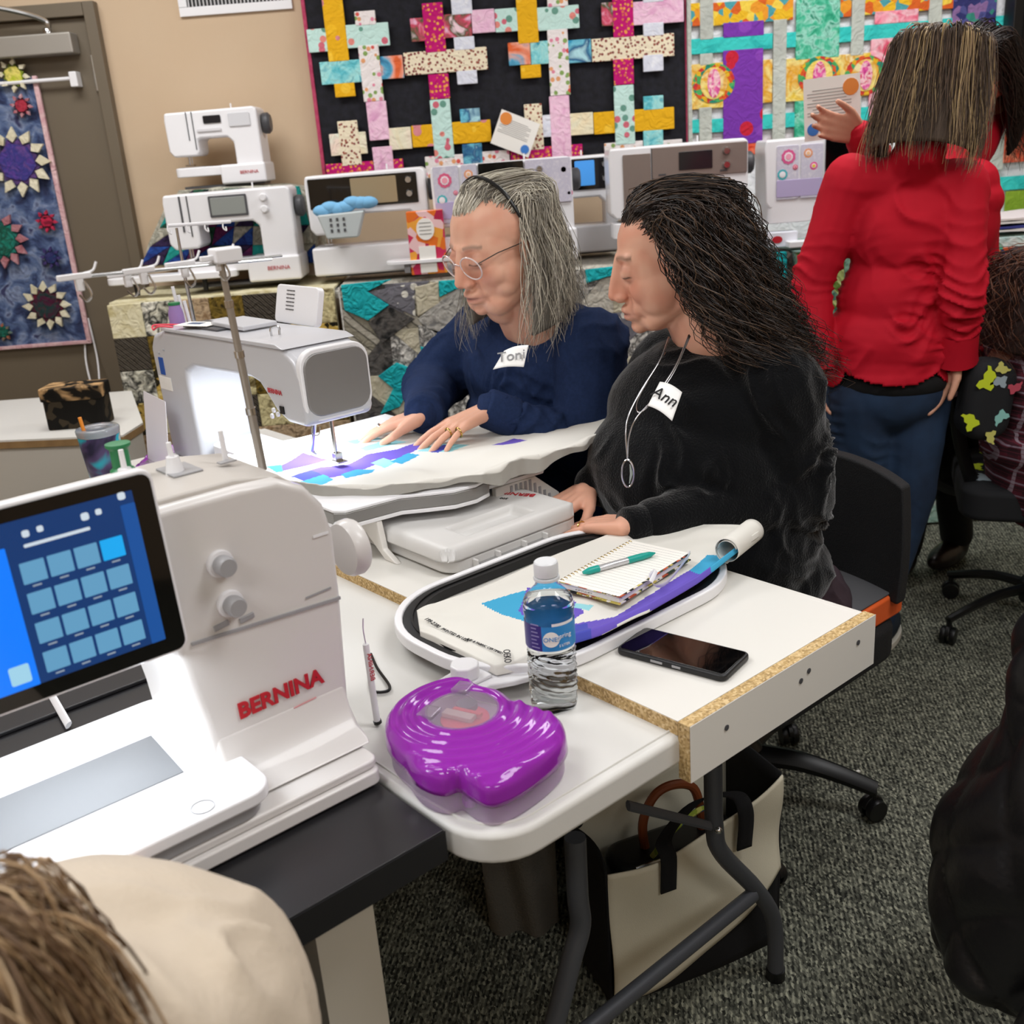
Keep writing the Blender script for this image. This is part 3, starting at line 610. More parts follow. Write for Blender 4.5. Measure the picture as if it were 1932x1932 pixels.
# 5 blue-screen machine
machine('white sewing machine with lit blue screen between floral and taupe machines', 985, 1165, 492, 3.92, .34, dict(zb=CZ+.022, col=.12, arm=.42, head=.26, headz=.36, base=.09, wide=1,
    panels=[(.55, .95, .66, .97, M_glassblk, 'screen_frame'), (.58, .78, .70, .95, scr_blue, 'lit_screen')], knobs=[(.88, .9, .012), (.88, .76, .012)], km=M_chrome, texts=[]))
# 4 floral: face plates with flowers
m_fl = fab('grey_lilac_dots', ['#cfcbd6', '#c4c0d0', '#d8d4dc'], 60, quilt=0, rough=.4)
m_lil = mat('lilac', '#b4a8cc', .4)
def flowers(t, W2, w_, h, fy, lst):
    for (x, z, r, c1, c2) in lst:
        X0 = -W2+x*w_; Z0 = z*h
        for rr, cc, d in ((r, c1, .0052), (r*.62, '#efe6ea', .0060), (r*.42, c2, .0068)):
            G().prism([(X0+rr*math.cos(k*PI/10)*(1+.1*(k % 2)), Z0+rr*math.sin(k*PI/10)*(1+.1*(k % 2))) for k in range(20)], fy-d, fy-.003, 'y').build('flower_print', mat('pr'+cc, cc, .5), t, smooth=0)
t, w_, W2 = machine('white sewing machine with pink and lilac flower decals behind the grey-haired woman', 829, 1085, 500, 3.70, .345, dict(zb=CZ+.022, col=.38, arm=.46, head=.33, headz=.42, base=.10, km=M_chrome,
    panels=[(.02, .2, .46, .99, m_fl, 'face_plate'), (.22, .33, .46, .99, m_fl, 'face_plate'), (.02, .2, .5, .66, m_lil, 'lilac_panel'), (.34, .66, .66, .99, M_glassblk, 'screen_frame'), (.67, .99, .58, .99, m_fl, 'face_plate')], knobs=[(.77, .9, .012), (.77, .78, .012)], texts=[('BERNINA', .8, .3, .016, mat('lg', '#c9c8cc', .5))]))
flowers(t, W2, w_, .345, -.0714, [(.1, .86, .022, '#d85a80', '#f0a0b0'), (.07, .68, .016, '#4ab0b8', '#e8e8ec'), (.27, .9, .014, '#e0986a', '#f0c090'), (.17, .74, .007, '#d84a70', '#d84a70'), (.84, .7, .017, '#d83a7a', '#e8c040'), (.94, .88, .02, '#4ab0a8', '#8a3a60'), (.97, .66, .012, '#e06a90', '#f0a0b0')])
# 6 taupe
t, w_, W2 = machine('large taupe and white sewing machine behind the dark-haired woman', 1150, 1402, 470, 3.66, .36, dict(zb=CZ+.022, col=.36, arm=.34, head=.34, headz=.36, base=.1, km=M_chrome,
    panels=[(.1, .3, .42, .93, m_taupe, 'face_plate'), (.31, .99, .7, .97, m_taupe, 'face_plate')], knobs=[(.84, .9, .013), (.84, .78, .013)], texts=[('BERNINA', .82, .44, .021, M_red)], slots=[(.305, .42, .312, .97)]))
G().prism(rrect(-W2+.5*w_, -W2+.74*w_, .76*.36, .92*.36, .003), -.0785, -.0755, 'y').build('display', scr_dk, t, bev=.001)
for k in (.38, .82): G().box((-W2+k*w_, -.0765, .70*.36+.012), (.024, .002, .005)).build('button', M_dgray, t)
# 7 floral right
t, w_, W2 = machine('white sewing machine with floral face plate left of the woman in red', 1432, 1640, 455, 3.68, .35, dict(zb=CZ+.022, col=.3, arm=.4, head=.5, headz=.36, base=.12,
    panels=[(.1, .29, .44, .93, m_fl, 'face_plate'), (.31, .5, .44, .93, m_fl, 'face_plate'), (.1, .5, .46, .62, m_lil, 'lilac_panel'), (.52, .95, .62, .98, M_glassblk, 'screen_frame')], texts=[]))
flowers(t, W2, w_, .345, -.0714, [(.2, .84, .022, '#d85a90', '#f0a0b8'), (.15, .68, .016, '#4ab0b8', '#e8e8ec'), (.37, .86, .014, '#e0986a', '#f0c090'), (.26, .74, .008, '#d84a70', '#d84a70'), (.42, .74, .012, '#e04a90', '#e8c040')])
# quilting frame unit between: blank white box pieces behind (column of another machine) at 1165-1180
# ---- small goods on the counter
p = aty(640, 425, 3.6)
t = thing('accessory_tray', 'pale grey perforated accessory tray hooked on the long arm machine', 'tray', (p.x, 3.685, p.z))
G().prism([(-.075, .035), (.085, .04), (.055, -.045), (-.05, -.045)], -.06, 0, 'y').build('tray_body', mat('tray_gray', '#b9c0c0', .5), t, bev=.006)
for i in range(3):
    for j in range(3): G().box((-.03+i*.022, -.061, .018-j*.018), (.008, .002, .01)).build('hole', M_dgray, t)
p = aty(642, 385, 3.6)
t = thing('blue_yarn_bundle', 'light blue fluffy bundle lying over the tray of the long arm machine', 'cloth', (p.x, 3.66, p.z-.02))
g = G()
for k in range(7): g.sph((-.07+k*.026, .0, .006*math.sin(k*1.9)+.022*(k/6)), (.034, .02, .020), 12, 8)
g.build('bundle', mat('sky_cloth', '#7ab4dc', .9), t)
p = aty(800, 440, 3.5)
t = thing('gift_box', 'red floral boxed kit with white label standing before the long arm machine', 'box', (p.x, 3.62, CZ+.022))
hh = aty(800, 398, 3.6).z-CZ-.022
G().b2((-.06, -.03, 0), (.062, .03, hh)).build('box', fab('red_floral_box', ['#c8345a', '#e8a040', '#e8c0c0', '#b02a4a', '#e0702a'], 30, 'cells', quilt=0), t, bev=.002)
G().prism([(.03*math.cos(k*PI/10), hh*.72+.036*math.sin(k*PI/10)) for k in range(20)], -.0325, -.030, 'y').build('label', M_paper, t, smooth=0)
G().b2((-.028, -.0325, .006), (.028, -.0302, hh*.45)).build('label', M_paper, t)
for k in range(4): G().b2((-.02, -.0335, hh*.64+.012*k), (.02, -.0326, hh*.64+.012*k+.002)).build('text_line', mat('gray_ink'), t)
p = aty(800, 492, 3.58)
t = thing('extension_plate', 'white flat slide-on table extension lying before the long arm machine', 'plate', (p.x, 3.63, CZ+.03))
G().prism(rrect(-.13, .16, -.05, .05, .04), .03, .042).build('plate', M_white, t, bev=.002)
for x in (-.06, .1): G().b2((x-.01, -.03, 0), (x+.01, .03, .0298)).build('foot', M_gray, t)
p = aty(258, 490, 3.8)
t = thing('free_arm_slide', 'long white machine arm plate poking left from the large white machine', 'plate', (aty(320, 525, 3.7).x, 3.70, CZ+.012))
zz = aty(320, 523, 3.7).z-CZ-.012
G().prism(rrect(-.21, .24, -.04, .04, .03), max(zz-.012, .03), max(zz+.012, .05)).build('plate', M_white, t, bev=.004)
for x in (-.12, .12): G().tube([(x, 0, 0), (x, 0, max(zz-.012, .03))], .009, 8).build('leg', M_black, t)
for k, (px, py, c_) in enumerate(((1450, 440, '#e0e2ea'), (1500, 452, '#e8e8ea'))):
    p = aty(px, py, 3.55)
    t = thing('white_carton', ['small white carton with round red logo before the floral machine', 'low white tray beside the floral machine base'][k], 'box', (p.x+.04, 3.62-.05*k, CZ+.022))
    G().b2((-.06, -.03, 0), (.07, .03, .05 if k == 0 else .02)).build('carton', mat('ct'+c_, c_, .5), t, bev=.003)
    if k == 0: G().prism([(.018*math.cos(q*PI/8), .026+.012*math.sin(q*PI/8)) for q in range(16)], -.0315, -.0302, 'y').build('logo', M_red, t, smooth=0)
# ============================================================ folding table, board, tables in front
def tt(name, label, cat, a=0, b=0, z=0, rz=0, group=None): return thing(name, label, cat, TW(a, b, z), A0+rz, group)
FT = .742          # folding table top
ft = tt('folding_table', 'white plastic folding table with grey steel legs and a rounded near corner', 'table', .08, .9, 0)
# local coordinates: (a-.08, b-.9, z)
def L(a, b, z=0): return (a-.08, b-.9, z)
top = [(p[0]-.08, p[1]-.9) for p in rrect(-.306, .455, -.002, 1.83, .075, 8)]
G().prism(top, FT-.042, FT).build('tabletop', M_tabletop, ft, bev=.009, seg=4)
inn = [(p[0]-.08, p[1]-.9) for p in rrect(-.29, .44, .014, 1.815, .062, 8)]
g = G(); ring = [V((x, y, FT+.0006)) for x, y in inn]; g.tube(ring+[ring[0], ring[1]], .0018, 6, cap=False); g.build('edge_bead', M_tabletop, ft)
# leg frames: two wishbone legs at the near end
def leg(pts, nm='leg'): return G().tube(bez([L(*p) for p in pts], 5), .0145, 12).build(nm, M_steelg, ft)
kx = atab(1085, 1590, .7)
def pl(px, py, b): q = atb(px, py, b); return (q[0], b, q[2])
lb = .135
pA = [pl(1345, 1440, lb), pl(1348, 1560, lb), pl(1362, 1610, lb), pl(1428, 1680, lb), pl(1460, 1740, lb), pl(1463, 1850, lb)]
pA = [(p[0], p[1], p[2]) for p in pA]; a_l = pA[0][0]
leg(pA)
G().tube([L(pA[-1][0], lb, max(pA[-1][2]-.012, 0)), L(pA[-1][0], lb, pA[-1][2]+.028)], .017, 12).build('rubber_foot', M_black, ft)
pB = [pl(1085, 1580, lb-.03), pl(1090, 1690, lb-.03), pl(1095, 1745, lb-.03), pl(1078, 1810, lb-.03), pl(1045, 1935, lb-.03), pl(1005, 2050, lb-.03), ]
q = pB[-1]; pB.append((q[0]-.03, q[1], .02)) if q[2] > .05 else None
leg(pB)
c0 = pl(1420, 1688, lb-.005); c1 = pl(1120, 1932, lb-.02); dx = [c1[i]-c0[i] for i in range(3)]
G().tube([L(*c0), L(*[c0[i]+dx[i]*1.12 for i in range(3)])], .0125, 12).build('crossbar', M_steelg, ft)
b0 = pl(1185, 1520, lb-.01); b1 = pl(1340, 1558, lb-.01)
G().tube([L(*b0), L(*b1)], .008, 8, flat=.5).build('brace', M_steelg, ft)
G().sph(L(b1[0], b1[1]-.016, b1[2]), .006, 10, 6).build('bolt', M_chrome, ft)
G().tube([L(-.25, lb-.02, FT-.06), L(.40, lb-.02, FT-.06)], .013, 10).build('top_rail', M_steelg, ft)
for a in (-.22, .38): leg([(a, 1.6, FT-.05), (a, 1.6, .4), (a-.03, 1.6, .2), (a-.03, 1.6, .0)])
# ---- laid-in board with particle-board edges and a lip hanging over the end
m_chip = mat('particle_board', '#a98a5c', .85, bump=(300, .5, .001))
def chip_nodes(m):
    n = m.node_tree.nodes; Lk = m.node_tree.links; b = n['Principled BSDF']; tc = [q for q in n if q.type == 'TEX_COORD'][0]
    v = n.new('ShaderNodeTexVoronoi'); v.inputs['Scale'].default_value = 330; Lk.new(tc.outputs['Object'], v.inputs['Vector'])
    s = n.new('ShaderNodeSeparateColor'); Lk.new(v.outputs['Color'], s.inputs[0]); cr = n.new('ShaderNodeValToRGB')
    e = cr.color_ramp.elements; e[0].color = lin('#94784e'); e[1].color = lin('#d6bc8e'); q = e.new(.3); q.color = lin('#b0925f'); q = e.new(.7); q.color = lin('#c4a674')
    Lk.new(s.outputs[0], cr.inputs[0]); Lk.new(cr.outputs[0], b.inputs['Base Color'])
chip_nodes(m_chip)
bd = tt('board', 'white laminate board with raw particle board edges lying over the folding table', 'board', .2, 0, FT)
BZ = .762; bl = BZ-FT
G().b2((-.2, .0, 0), (.2, 1.82, bl-.0012)).build('core', m_chip, bd)
G().b2((-.199, -.0, bl-.0012), (.2, 1.82, bl)).build('laminate', M_lam, bd)
G().b2((-.2, -.0185, -.060), (.215, -.0005, bl)).build('lip_core', m_chip, bd, bev=.0006)
G().b2((-.199, -.0195, -.060), (.2155, -.0187, bl-.0005)).build('lip_face', M_lam, bd)
G().b2((.2, 0, -.0), (.215, 1.82, bl-.001)).build('edge_strip', M_lam, bd, bev=.003)
for a, z in ((-.13, -.012), (.03, -.012), (.048, -.004), (.17, -.008)):
    G().lathe([(.0036, 0), (.0042, .0012), (.002, .0016)], (a, -.0195, z), 12, Matrix.Rotation(PI/2, 4, 'X')).build('screw', M_dgray, bd)
# ---- black table with the front machine
bt = tt('black_table', 'matt black laminate table with cream panel legs under the front sewing machine', 'table', -.7, .5, 0)
m_bt = mat('black_laminate', '#232224', .32, bump=(900, .05, .0005))
m_be = mat('black_edge', '#141417', .5)
m_bleg = mat('cream_leg', '#cfc8ba', .5)
G().b2((-.75, -.44, FT-.037), (.384, 1.3, FT+.003)).build('tabletop', m_bt, bt, bev=.001)
G().b2((-.75, -.4412, FT-.036), (.385, -.4401, FT+.001)).build('front_edge', m_be, bt)
q1 = atb(600, 1800, .14); q2 = atb(700, 1720, .14)
for a in (.10,):
    G().b2((q1[0]+.7, -.36, 0), (q2[0]+.7+.004, -.30, FT-.038)).build('leg', m_bleg, bt, bev=.001)
    G().b2((q1[0]+.7-.06, -.325, 0), (q1[0]+.7-.02, -.29, FT-.038)).build('leg', M_dgray, bt, bev=.001)
G().b2((-.7, -.36, FT-.075), (q1[0]+.7-.002, -.345, FT-.038)).build('rail', m_bleg, bt)
G().b2((-.72, 1.1, 0), (-.66, 1.2, FT-.038)).build('leg', m_bleg, bt)
G().b2((.2, 1.1, 0), (.26, 1.2, FT-.038)).build('leg', m_bleg, bt)
# black tray behind the machine with the white strip
q = atab(140, 1330, FT+.01)
t = tt('insert_frame', 'black tray with white divider strip behind the front machine', 'tray', q[0], q[1]+.12, FT+.0035)
G().b2((-.32, -.12, 0), (.22, .30, .006)).build('tray', m_bt, t, bev=.002)
s0 = atab(130, 1370, FT+.012); s1 = atab(105, 1310, FT+.012)
G().tube([(s0[0]-q[0], s0[1]-q[1]-.12, .010), (s1[0]-q[0], s1[1]-q[1]-.12+.05, .010)], .006, 8, flat=.5).build('divider', M_white, t)
# ============================================================ front sewing machine
FZ = FT+.003
fm = tt('sewing_machine', 'large white sewing machine with lit blue touch screen and red lettering in the foreground', 'sewing machine', -.5, .3, FZ)
m_fmw = mat('machine_shell', '#d6d2cf', .38, coat=.2, bump=(1200, .05, .0003)); m_fmt = mat('machine_top', '#bdb7b0', .4)
def f(a, b, z): return (a+.5, b-.3, z-FZ)
ZT = 1.115
# housing: C profile in (a, z), extruded along b, with a rounded right shoulder
sh = [(-.300+.5, .80-FZ)]
prof = [(-.297, .775), (-.291, .87), (-.286, .95), (-.284, 1.03), (-.292, 1.068), (-.312, 1.095), (-.345, 1.112), (-.39, ZT), (-.87, ZT), (-.90, ZT-.02), (-.90, .93), (-.89, .915), (-.76, .915), (-.745, .93), (-.745, .965), (-.73, .978), (-.505, .978), (-.489, .962), (-.475, .86), (-.47, .79), (-.47, .775)]
G().prism([(a+.5, z-FZ) for a, z in prof], .265-.3, .44-.3, 'y').build('housing', m_fmw, fm, bev=.014, seg=4)
G().prism([(a+.5, z-FZ) for a, z in ((-.3, 1.082), (-.335, 1.112), (-.39, ZT+.006), (-.86, ZT+.006), (-.86, 1.09), (-.4, 1.088))], .28-.3, .43-.3, 'y').build('top_cover', m_fmt, fm, bev=.004, seg=3)
G().prism([(p[0]+.5, p[1]-.3) for p in rrect(-.86, -.312, .18, .455, .012)], 0.004, .022).build('base', m_fmw, fm, bev=.003)
G().prism([(p[0]+.5, p[1]-.3) for p in rrect(-.85, -.31, .186, .45, .014)], .022, .034).build('base_skirt', m_fmw, fm, bev=.004, seg=3)
G().prism([(-.0345, .098), (-.042, .070), (-.056, .050), (-.088, .036), (.14, .036), (.14, .098)], .032, .202, 'x').build('column_skirt', m_fmw, fm, bev=.012, seg=4)
# working bed
G().prism([(p[0]+.5, p[1]-.3) for p in rrect(-.90, -.443, .178, .47, .03, 6)], .051, .068).build('bed', M_white, fm, bev=.004, seg=3)
G().prism([(p[0]+.5, p[1]-.3) for p in rrect(-.90, -.452, .185, .46, .03, 6)], .036, .0505).build('bed_step', M_gray, fm, bev=.001)
qa = [atab(*p, FZ+.069) for p in ((0, 1493), (285, 1388), (338, 1448), (10, 1577))]
q0 = qa[0]; e = [(-.9, qa[0][1]+.02), (qa[1][0], qa[1][1]), (qa[2][0], qa[2][1]), (-.9, qa[3][1]-.02)]
yb = (qa[1][1]+.0); yf = qa[2][1]
G().prism([(a+.5, b-.3) for a, b in ((-.9, yf-.012), (qa[2][0], yf-.012), (qa[1][0], yb), (-.9, yb))], .0682, .0695).build('needle_plate', mat('satin_steel', '#77797c', .45, metal=.3), fm)
q = atab(382, 1520, FZ+.07); ang = [PI*2*k/28 for k in range(29)]
G().tube([(q[0]+.5+.012*math.cos(x), q[1]-.3+.012*math.sin(x), .0685) for x in ang], .0007, 5, cap=False).build('cover_ring', M_gray, fm)
# seam line between head and column panel, shadow gap, buttons
yf_ = -.0355
def onf(px, py, off=0): p = atb(px, py, .265); return (p[0]+.5, yf_-off, p[2]-FZ)
sA, sB = onf(360, 1215), onf(641, 1127)
G().box(((sA[0]+sB[0])/2, yf_-.0, (sA[2]+sB[2])/2), ((sB[0]-sA[0]), .004, .0035), M=Matrix.Rotation(-math.atan2(sB[2]-sA[2], sB[0]-sA[0]), 4, 'Y')).build('seam', M_gray, fm)
for (px, py) in ((413, 1062), (432, 1137)):
    c = onf(px, py)
    G().lathe([(.0145, 0), (.0155, .004), (.0145, .007)], (c[0], yf_+.001, c[2]), 28, Matrix.Rotation(PI/2, 4, 'X')).build('knob_collar', M_white, fm)
    G().lathe([(.0105, .006), (.0115, .010), (.0112, .020), (.0095, .0225)], (c[0], yf_, c[2]), 28, Matrix.Rotation(PI/2, 4, 'X')).build('knob', M_gray, fm)
for (px, py) in ((417, 1180), (465, 1165)):
    c = onf(px, py); G().box((c[0], yf_-.0005, c[2]), (.018, .003, .0065), M=Matrix.Rotation(-.12, 4, 'Y')).build('button', M_gray, fm, bev=.001)
c = onf(530, 1308)
text('BERNINA', .0265, M_red, fm, frame((c[0], yf_-.0012, c[2]), (1, 0, .02), (0, 0, 1)), ext=.0008, weight=.0009)
c = onf(575, 1325); G().box((c[0], yf_-.0006, c[2]), (.03, .0008, .0016), M=Matrix.Rotation(-.05, 4, 'Y')).build('small_print', mat('pale_red', '#d89a9c', .5), fm)
c = onf(600, 1118); G().box((c[0], yf_-.0006, c[2]), (.034, .0008, .0022), M=Matrix.Rotation(-.05, 4, 'Y')).build('small_print', M_gray, fm)
c = onf(605, 1013); G().box((c[0], yf_-.0006, c[2]+.003), (.02, .0008, .003)).build('badge', mat('pale_silver', '#e8e8ea', .3), fm)
# handwheel
hwc = atb(662, 1035, .33)
G().lathe([(.033, 0), (.036, .005), (.0365, .016), (.034, .021), (.015, .022)], (hwc[0]+.5-.012, .03, hwc[2]-FZ+.002), 36, Matrix.Rotation(PI/2, 4, 'Y')).build('handwheel', m_fmw, fm)
# top details: slot, spool pins, guides
c = (-.355, .36, ZT); g = G()
G().b2(f(-.43, .34, ZT+.006), f(-.395, .39, ZT+.0085)).build('guide_recess', M_gray, fm, bev=.001)
G().b2(f(-.372, .345, ZT+.006), f(-.352, .355, ZT+.0078)).build('badge', M_gray, fm)
for (pb, pt_) in (((335, 915), (318, 838)), ((430, 890), (416, 816)), ((238, 900), (228, 852))):
    b_ = atb(*pb, .36); t_ = atb(*pt_, .36)
    o = G().tube([f(b_[0], .36, ZT+.004), f(b_[0]*.5+t_[0]*.5, .36, (t_[2]+ZT)/2), f(t_[0], .36, t_[2]+.002)], [.0034, .0032, .0028], 10).build('spool_pin', M_white, fm)
    if pb[0] < 400: G().lathe([(.011, 0), (.0095, .006), (.0075, .016), (.007, .02)], f(b_[0], .36, ZT+.0055), 18).build('pin_collar', M_white, fm)
# touch screen
s_tr = atb(290, 886, .235); s_br = atb(347, 1212, .235)
scr_h = s_tr[2]-s_br[2]
sc_m = Matrix.Translation(f(s_br[0]-.13, .235, s_br[2]+scr_h/2)) @ Matrix.Rotation(math.radians(-4), 4, 'X')
def sb(x0, x1, z0, z1, y0, y1, m, nm, bev=0, r=.006): return G().prism(rrect(x0, x1, z0, z1, r), y0, y1, 'y', sc_m).build(nm, m, fm, bev=bev, seg=3)
hh = scr_h/2
sb(-.150, .132, -hh-.003, hh+.003, -.004, .012, M_white, 'screen_frame', .003, .012)
sb(-.146, .128, -hh, hh-.001, -.0065, -.0041, M_glassblk, 'screen_glass', .0008, .010)
E_ = lambda n, c_, s_=.75: mat(n, '#101418', .25, emit=(c_, s_))
u0, u1, v0, v1 = -.13, .108, -hh+.016, hh-.014
sb(u0, u1, v0, v1, -.0072, -.0067, E_('ui_navy', '#123c78', .8), 'screen_ui', 0, .001)
sb(u0, -.014, v0, v1-.022, -.0078, -.0073, E_('ui_bright', '#0a7cff', 1.0), 'screen_ui', 0, .001)
sb(.094, u1, v0, v1-.012, -.0078, -.0073, E_('ui_mid', '#1a58a8', .8), 'screen_ui', 0, .001)
cw = .0245; ch = .0292
for i in range(4):
    for j in range(4):
        x = -.006+i*cw; z = v0+.002+j*(ch)
        sb(x, x+cw-.003, z+.006, z+ch-.003, -.0080, -.0074, E_('ui_hot', '#18a8f0', 1.0) if (i, j) == (3, 3) else E_('ui_cell', '#6aa8d0', .85), 'screen_button', 0, .0008)
        G().box((x+cw/2-.0015, -.0083, z+.003), (.008, .0004, .0014)).add([], []).build('button_caption', E_('ui_cap', '#b8c8d8', .6), fm).matrix_basis = sc_m
for x, z, r in ((.006, v1-.014, .0032), (.019, v1-.013, .0028), (.060, v1-.013, .0036), (.073, v1-.012, .0028), (.097, v1-.003, .0036)):
    sb(x-r, x+r, z-r, z+r, -.0082, -.0074, E_('ui_white', '#d8e4ee', .9), 'screen_icon', 0, r*.6)
sb(.002, .062, v1-.0265, v1-.0235, -.0082, -.0074, E_('ui_white', '#d8e4ee', .9), 'screen_text', 0, .001)
sb(-.038, -.020, v0+.006, v0+.024, -.0082, -.0079, E_('ui_pale', '#a8dcf4', .9), 'screen_icon', 0, .002)
sb(-.052, -.032, v1-.048, v1-.028, -.0082, -.0079, E_('ui_white', '#d8e4ee', .9), 'screen_icon', 0, .0099)
sb(-.08, -.040, v0+.05, v0+.09, -.0082, -.0079, E_('ui_pale', '#a8dcf4', .9), 'screen_icon', 0, .002)
# machine light under the arm
l = bpy.data.lights.new('sewing_light', 'AREA'); l.shape = 'RECTANGLE'; l.size = .2; l.size_y = .06; l.energy = .9; l.color = (.86, .93, 1)
o = bpy.data.objects.new('sewing_light', l); COL.objects.link(o); o.location = TW(-.63, .34, .97); o.rotation_euler = (0, 0, A0)
l2 = bpy.data.lights.new('sewing_light', 'AREA'); l2.shape = 'RECTANGLE'; l2.size = .05; l2.size_y = .10; l2.energy = .22; l2.color = (.86, .93, 1)
o = bpy.data.objects.new('sewing_light', l2); COL.objects.link(o); o.location = TW(-.520, .262, .965); o.rotation_euler = (math.radians(-12), math.radians(18), A0)
# ---- multi spool thread stand (telescopic mast) behind the front machine
ms = tt('thread_stand', 'telescopic steel thread mast with white hooked guide bar rising behind the front machine', 'thread stand', -.325, .375, ZT+.009)
def m_(px, py, b=.375): p = atb(px, py, b); return (p[0]+.325, b-.375, p[2]-ZT-.009)
P0 = (0, 0, 0); P1 = m_(414, 484); 
def lp(t): return tuple(P0[i]+(P1[i]-P0[i])*t for i in range(3))
P0 = (m_(497, 892)[0], 0, 0)
P0 = (P0[0], 0, m_(497, 892)[2]+.004)
segs = [(0, .30, .0052), (.30, .57, .0047), (.57, .80, .0042), (.80, 1, .0037)]
for a_, b_, r in segs: G().tube([lp(a_), lp(b_)], r, 14).build('mast_section', mat('mast_steel', '#b0aaa2', .3, metal=.7), ms)
for t_, r in ((.30, .0063), (.57, .0057), (.80, .005)): G().tube([lp(t_-.025), lp(t_+.006)], r, 14).build('mast_collar', M_chrome, ms)
hp = m_(425, 482); G().b2((hp[0]-.016, -.012, hp[2]-.008), (hp[0]+.016, .012, hp[2]+.009)).build('head_block', M_white, ms, bev=.003)
e0, e1_ = m_(130, 524), m_(512, 489)
G().tube([e0, e1_], .0016, 8).build('guide_wire', M_chrome, ms); 
r0, r1 = m_(215, 515, .45), m_(490, 480, .45)
G().tube([(r0[0], .04, r0[2]), (r1[0], .02, r1[2])], .0016, 8).build('guide_wire', M_chrome, ms)
for (px, py, b) in ((140, 524, .375), (262, 512, .375), (340, 500, .40), (405, 488, .375), (232, 518, .43)):
    c = m_(px, py, b)
    g = G(); g.box((c[0], c[1], c[2]+.001), (.034, .007, .006)); g.box((c[0]+.004, c[1], c[2]-.007), (.008, .006, .014)); o = g.build('guide', M_white, ms, bev=.0012)
    G().tube(bez([(c[0]+.008, c[1]-.004, c[2]-.004), (c[0]+.012, c[1]-.006, c[2]-.018), (c[0]+.006, c[1]-.006, c[2]-.024), (c[0], c[1]-.005, c[2]-.017)], 5), .0012, 6).build('hook', M_chrome, ms)
    G().tube(bez([(c[0]+.01, c[1], c[2]+.003), (c[0]+.02, c[1], c[2]+.005), (c[0]+.025, c[1], c[2]+.013)], 4), .0014, 6).build('hook', M_white, ms)
# spool of green thread on the left pin
c = atb(248, 893, .36)
t = tt('thread_spool', 'green rimmed thread spool on the leftmost pin of the front machine', 'thread spool', c[0], .385, 1.13)
G().lathe([(.013, 0), (.0135, .003), (.010, .006), (.010, .026), (.0135, .03), (.0135, .033), (.004, .0335)], (0, 0, 0), 24).build('spool', mat('green_plastic', '#2a7a4c', .4), t)
for s in (-.02, -.016): pass
# stylus and loop clipped at the machine's right side
c = atb(705, 1280, .30)
t = tt('stylus_pen', 'white stylus pen with red lettering hanging beside the front machine', 'pen', -.262, .30, FT+.002)
p0 = m2 = atb(690, 1215, .30); p1 = atb(716, 1395, .30)
q0 = (p0[0]+.262, 0, p0[2]-FT-.002); q1 = (p1[0]+.262, 0, max(.006, p1[2]-FT-.002))
G().tube([q0, q1], [.0042, .0045], 12).build('barrel', M_white, t)
G().tube([q1, (q1[0]+.001, 0, q1[2]-.004)], [.0055, .0055], 12).build('tip_cap', M_black, t)
dv = V(q1)-V(q0); mid = V(q0)+dv*.28
text('BERNINA', .0095, M_red, t, frame(mid+V((0, -.0047, 0)), -dv, V((1, 0, .0))), ext=.0003)
G().tube(bez([q0, (q0[0]-.001, .0, q0[2]+.02), (q0[0]+.001, 0, q0[2]+.035)], 4), .0008, 6).build('clip_ring', M_chrome, t)
c = [atab(*p, FT+.003) for p in ((700, 1235), (712, 1262), (735, 1295), (728, 1306), (702, 1302), (700, 1260))]
t = tt('wrist_strap', 'thin black wrist strap loop lying beside the stylus pen', 'strap', c[2][0], c[2][1], FT+.003)
G().tube(bez([(q[0]-c[2][0], q[1]-c[2][1], .001) for q in c], 5), .0022, 6).build('loop', M_black, t)
# ============================================================ centre sewing machine (seen from its back)
cm = tt('sewing_machine', 'silver and white embroidery sewing machine with glowing lamp in front of the grey-haired woman', 'sewing machine', .15, 1.3, BZ)
def c_(a, b, z): return (a-.15, b-1.3, z-BZ)
m_cms = mat('silver_shell', '#c6c6ca', .36, metal=.08, coat=.1)
m_head = mat('brushed_head', '#8f8d8c', .42, metal=.55)
# profile in (b, z), extruded along a
pf = [(1.63, .80), (1.645, 1.06), (1.62, 1.092), (1.56, 1.105), (1.25, 1.115), (1.10, 1.122), (1.02, 1.118), (.975, 1.095), (.958, 1.06), (.952, .985), (.96, .968), (1.03, .968), (1.07, .985), (1.095, 1.008), (1.125, 1.034), (1.16, 1.042), (1.42, 1.035), (1.465, 1.02), (1.47, .99), (1.46, .82), (1.46, .80)]
G().prism([(b-1.3, z-BZ) for b, z in pf], .075-.15, .225-.15, 'x').build('housing', m_cms, cm, bev=.012, seg=4)
G().prism([(b-1.3, z-BZ) for b, z in ((1.0, 1.113), (1.03, 1.121), (1.55, 1.112), (1.56, 1.105))], .07-.15, .23-.15, 'x').build('top_cover', m_cms, cm, bev=.002)
# head end panel facing the near end
G().prism(rrect(.082-.15, .220-.15, .985-BZ, 1.105-BZ, .03, 6), .9505-1.3, .957-1.3, 'y').build('head_panel', m_head, cm, bev=.003, seg=3)
G().prism(rrect(.076-.15, .226-.15, .975-BZ, 1.113-BZ, .035, 6), .9545-1.3, .972-1.3, 'y').build('head_rim', M_white, cm, bev=.003)
G().prism([(p[0]-.15, p[1]-1.3) for p in rrect(.03, .27, 1.08, 1.66, .03)], 0.002, .04).build('base', m_cms, cm, bev=.006, seg=3)
G().prism([(p[0]-.15, p[1]-1.3) for p in rrect(.09, .21, .96, 1.45, .03)], .041, .093).build('free_arm', M_white, cm, bev=.004)
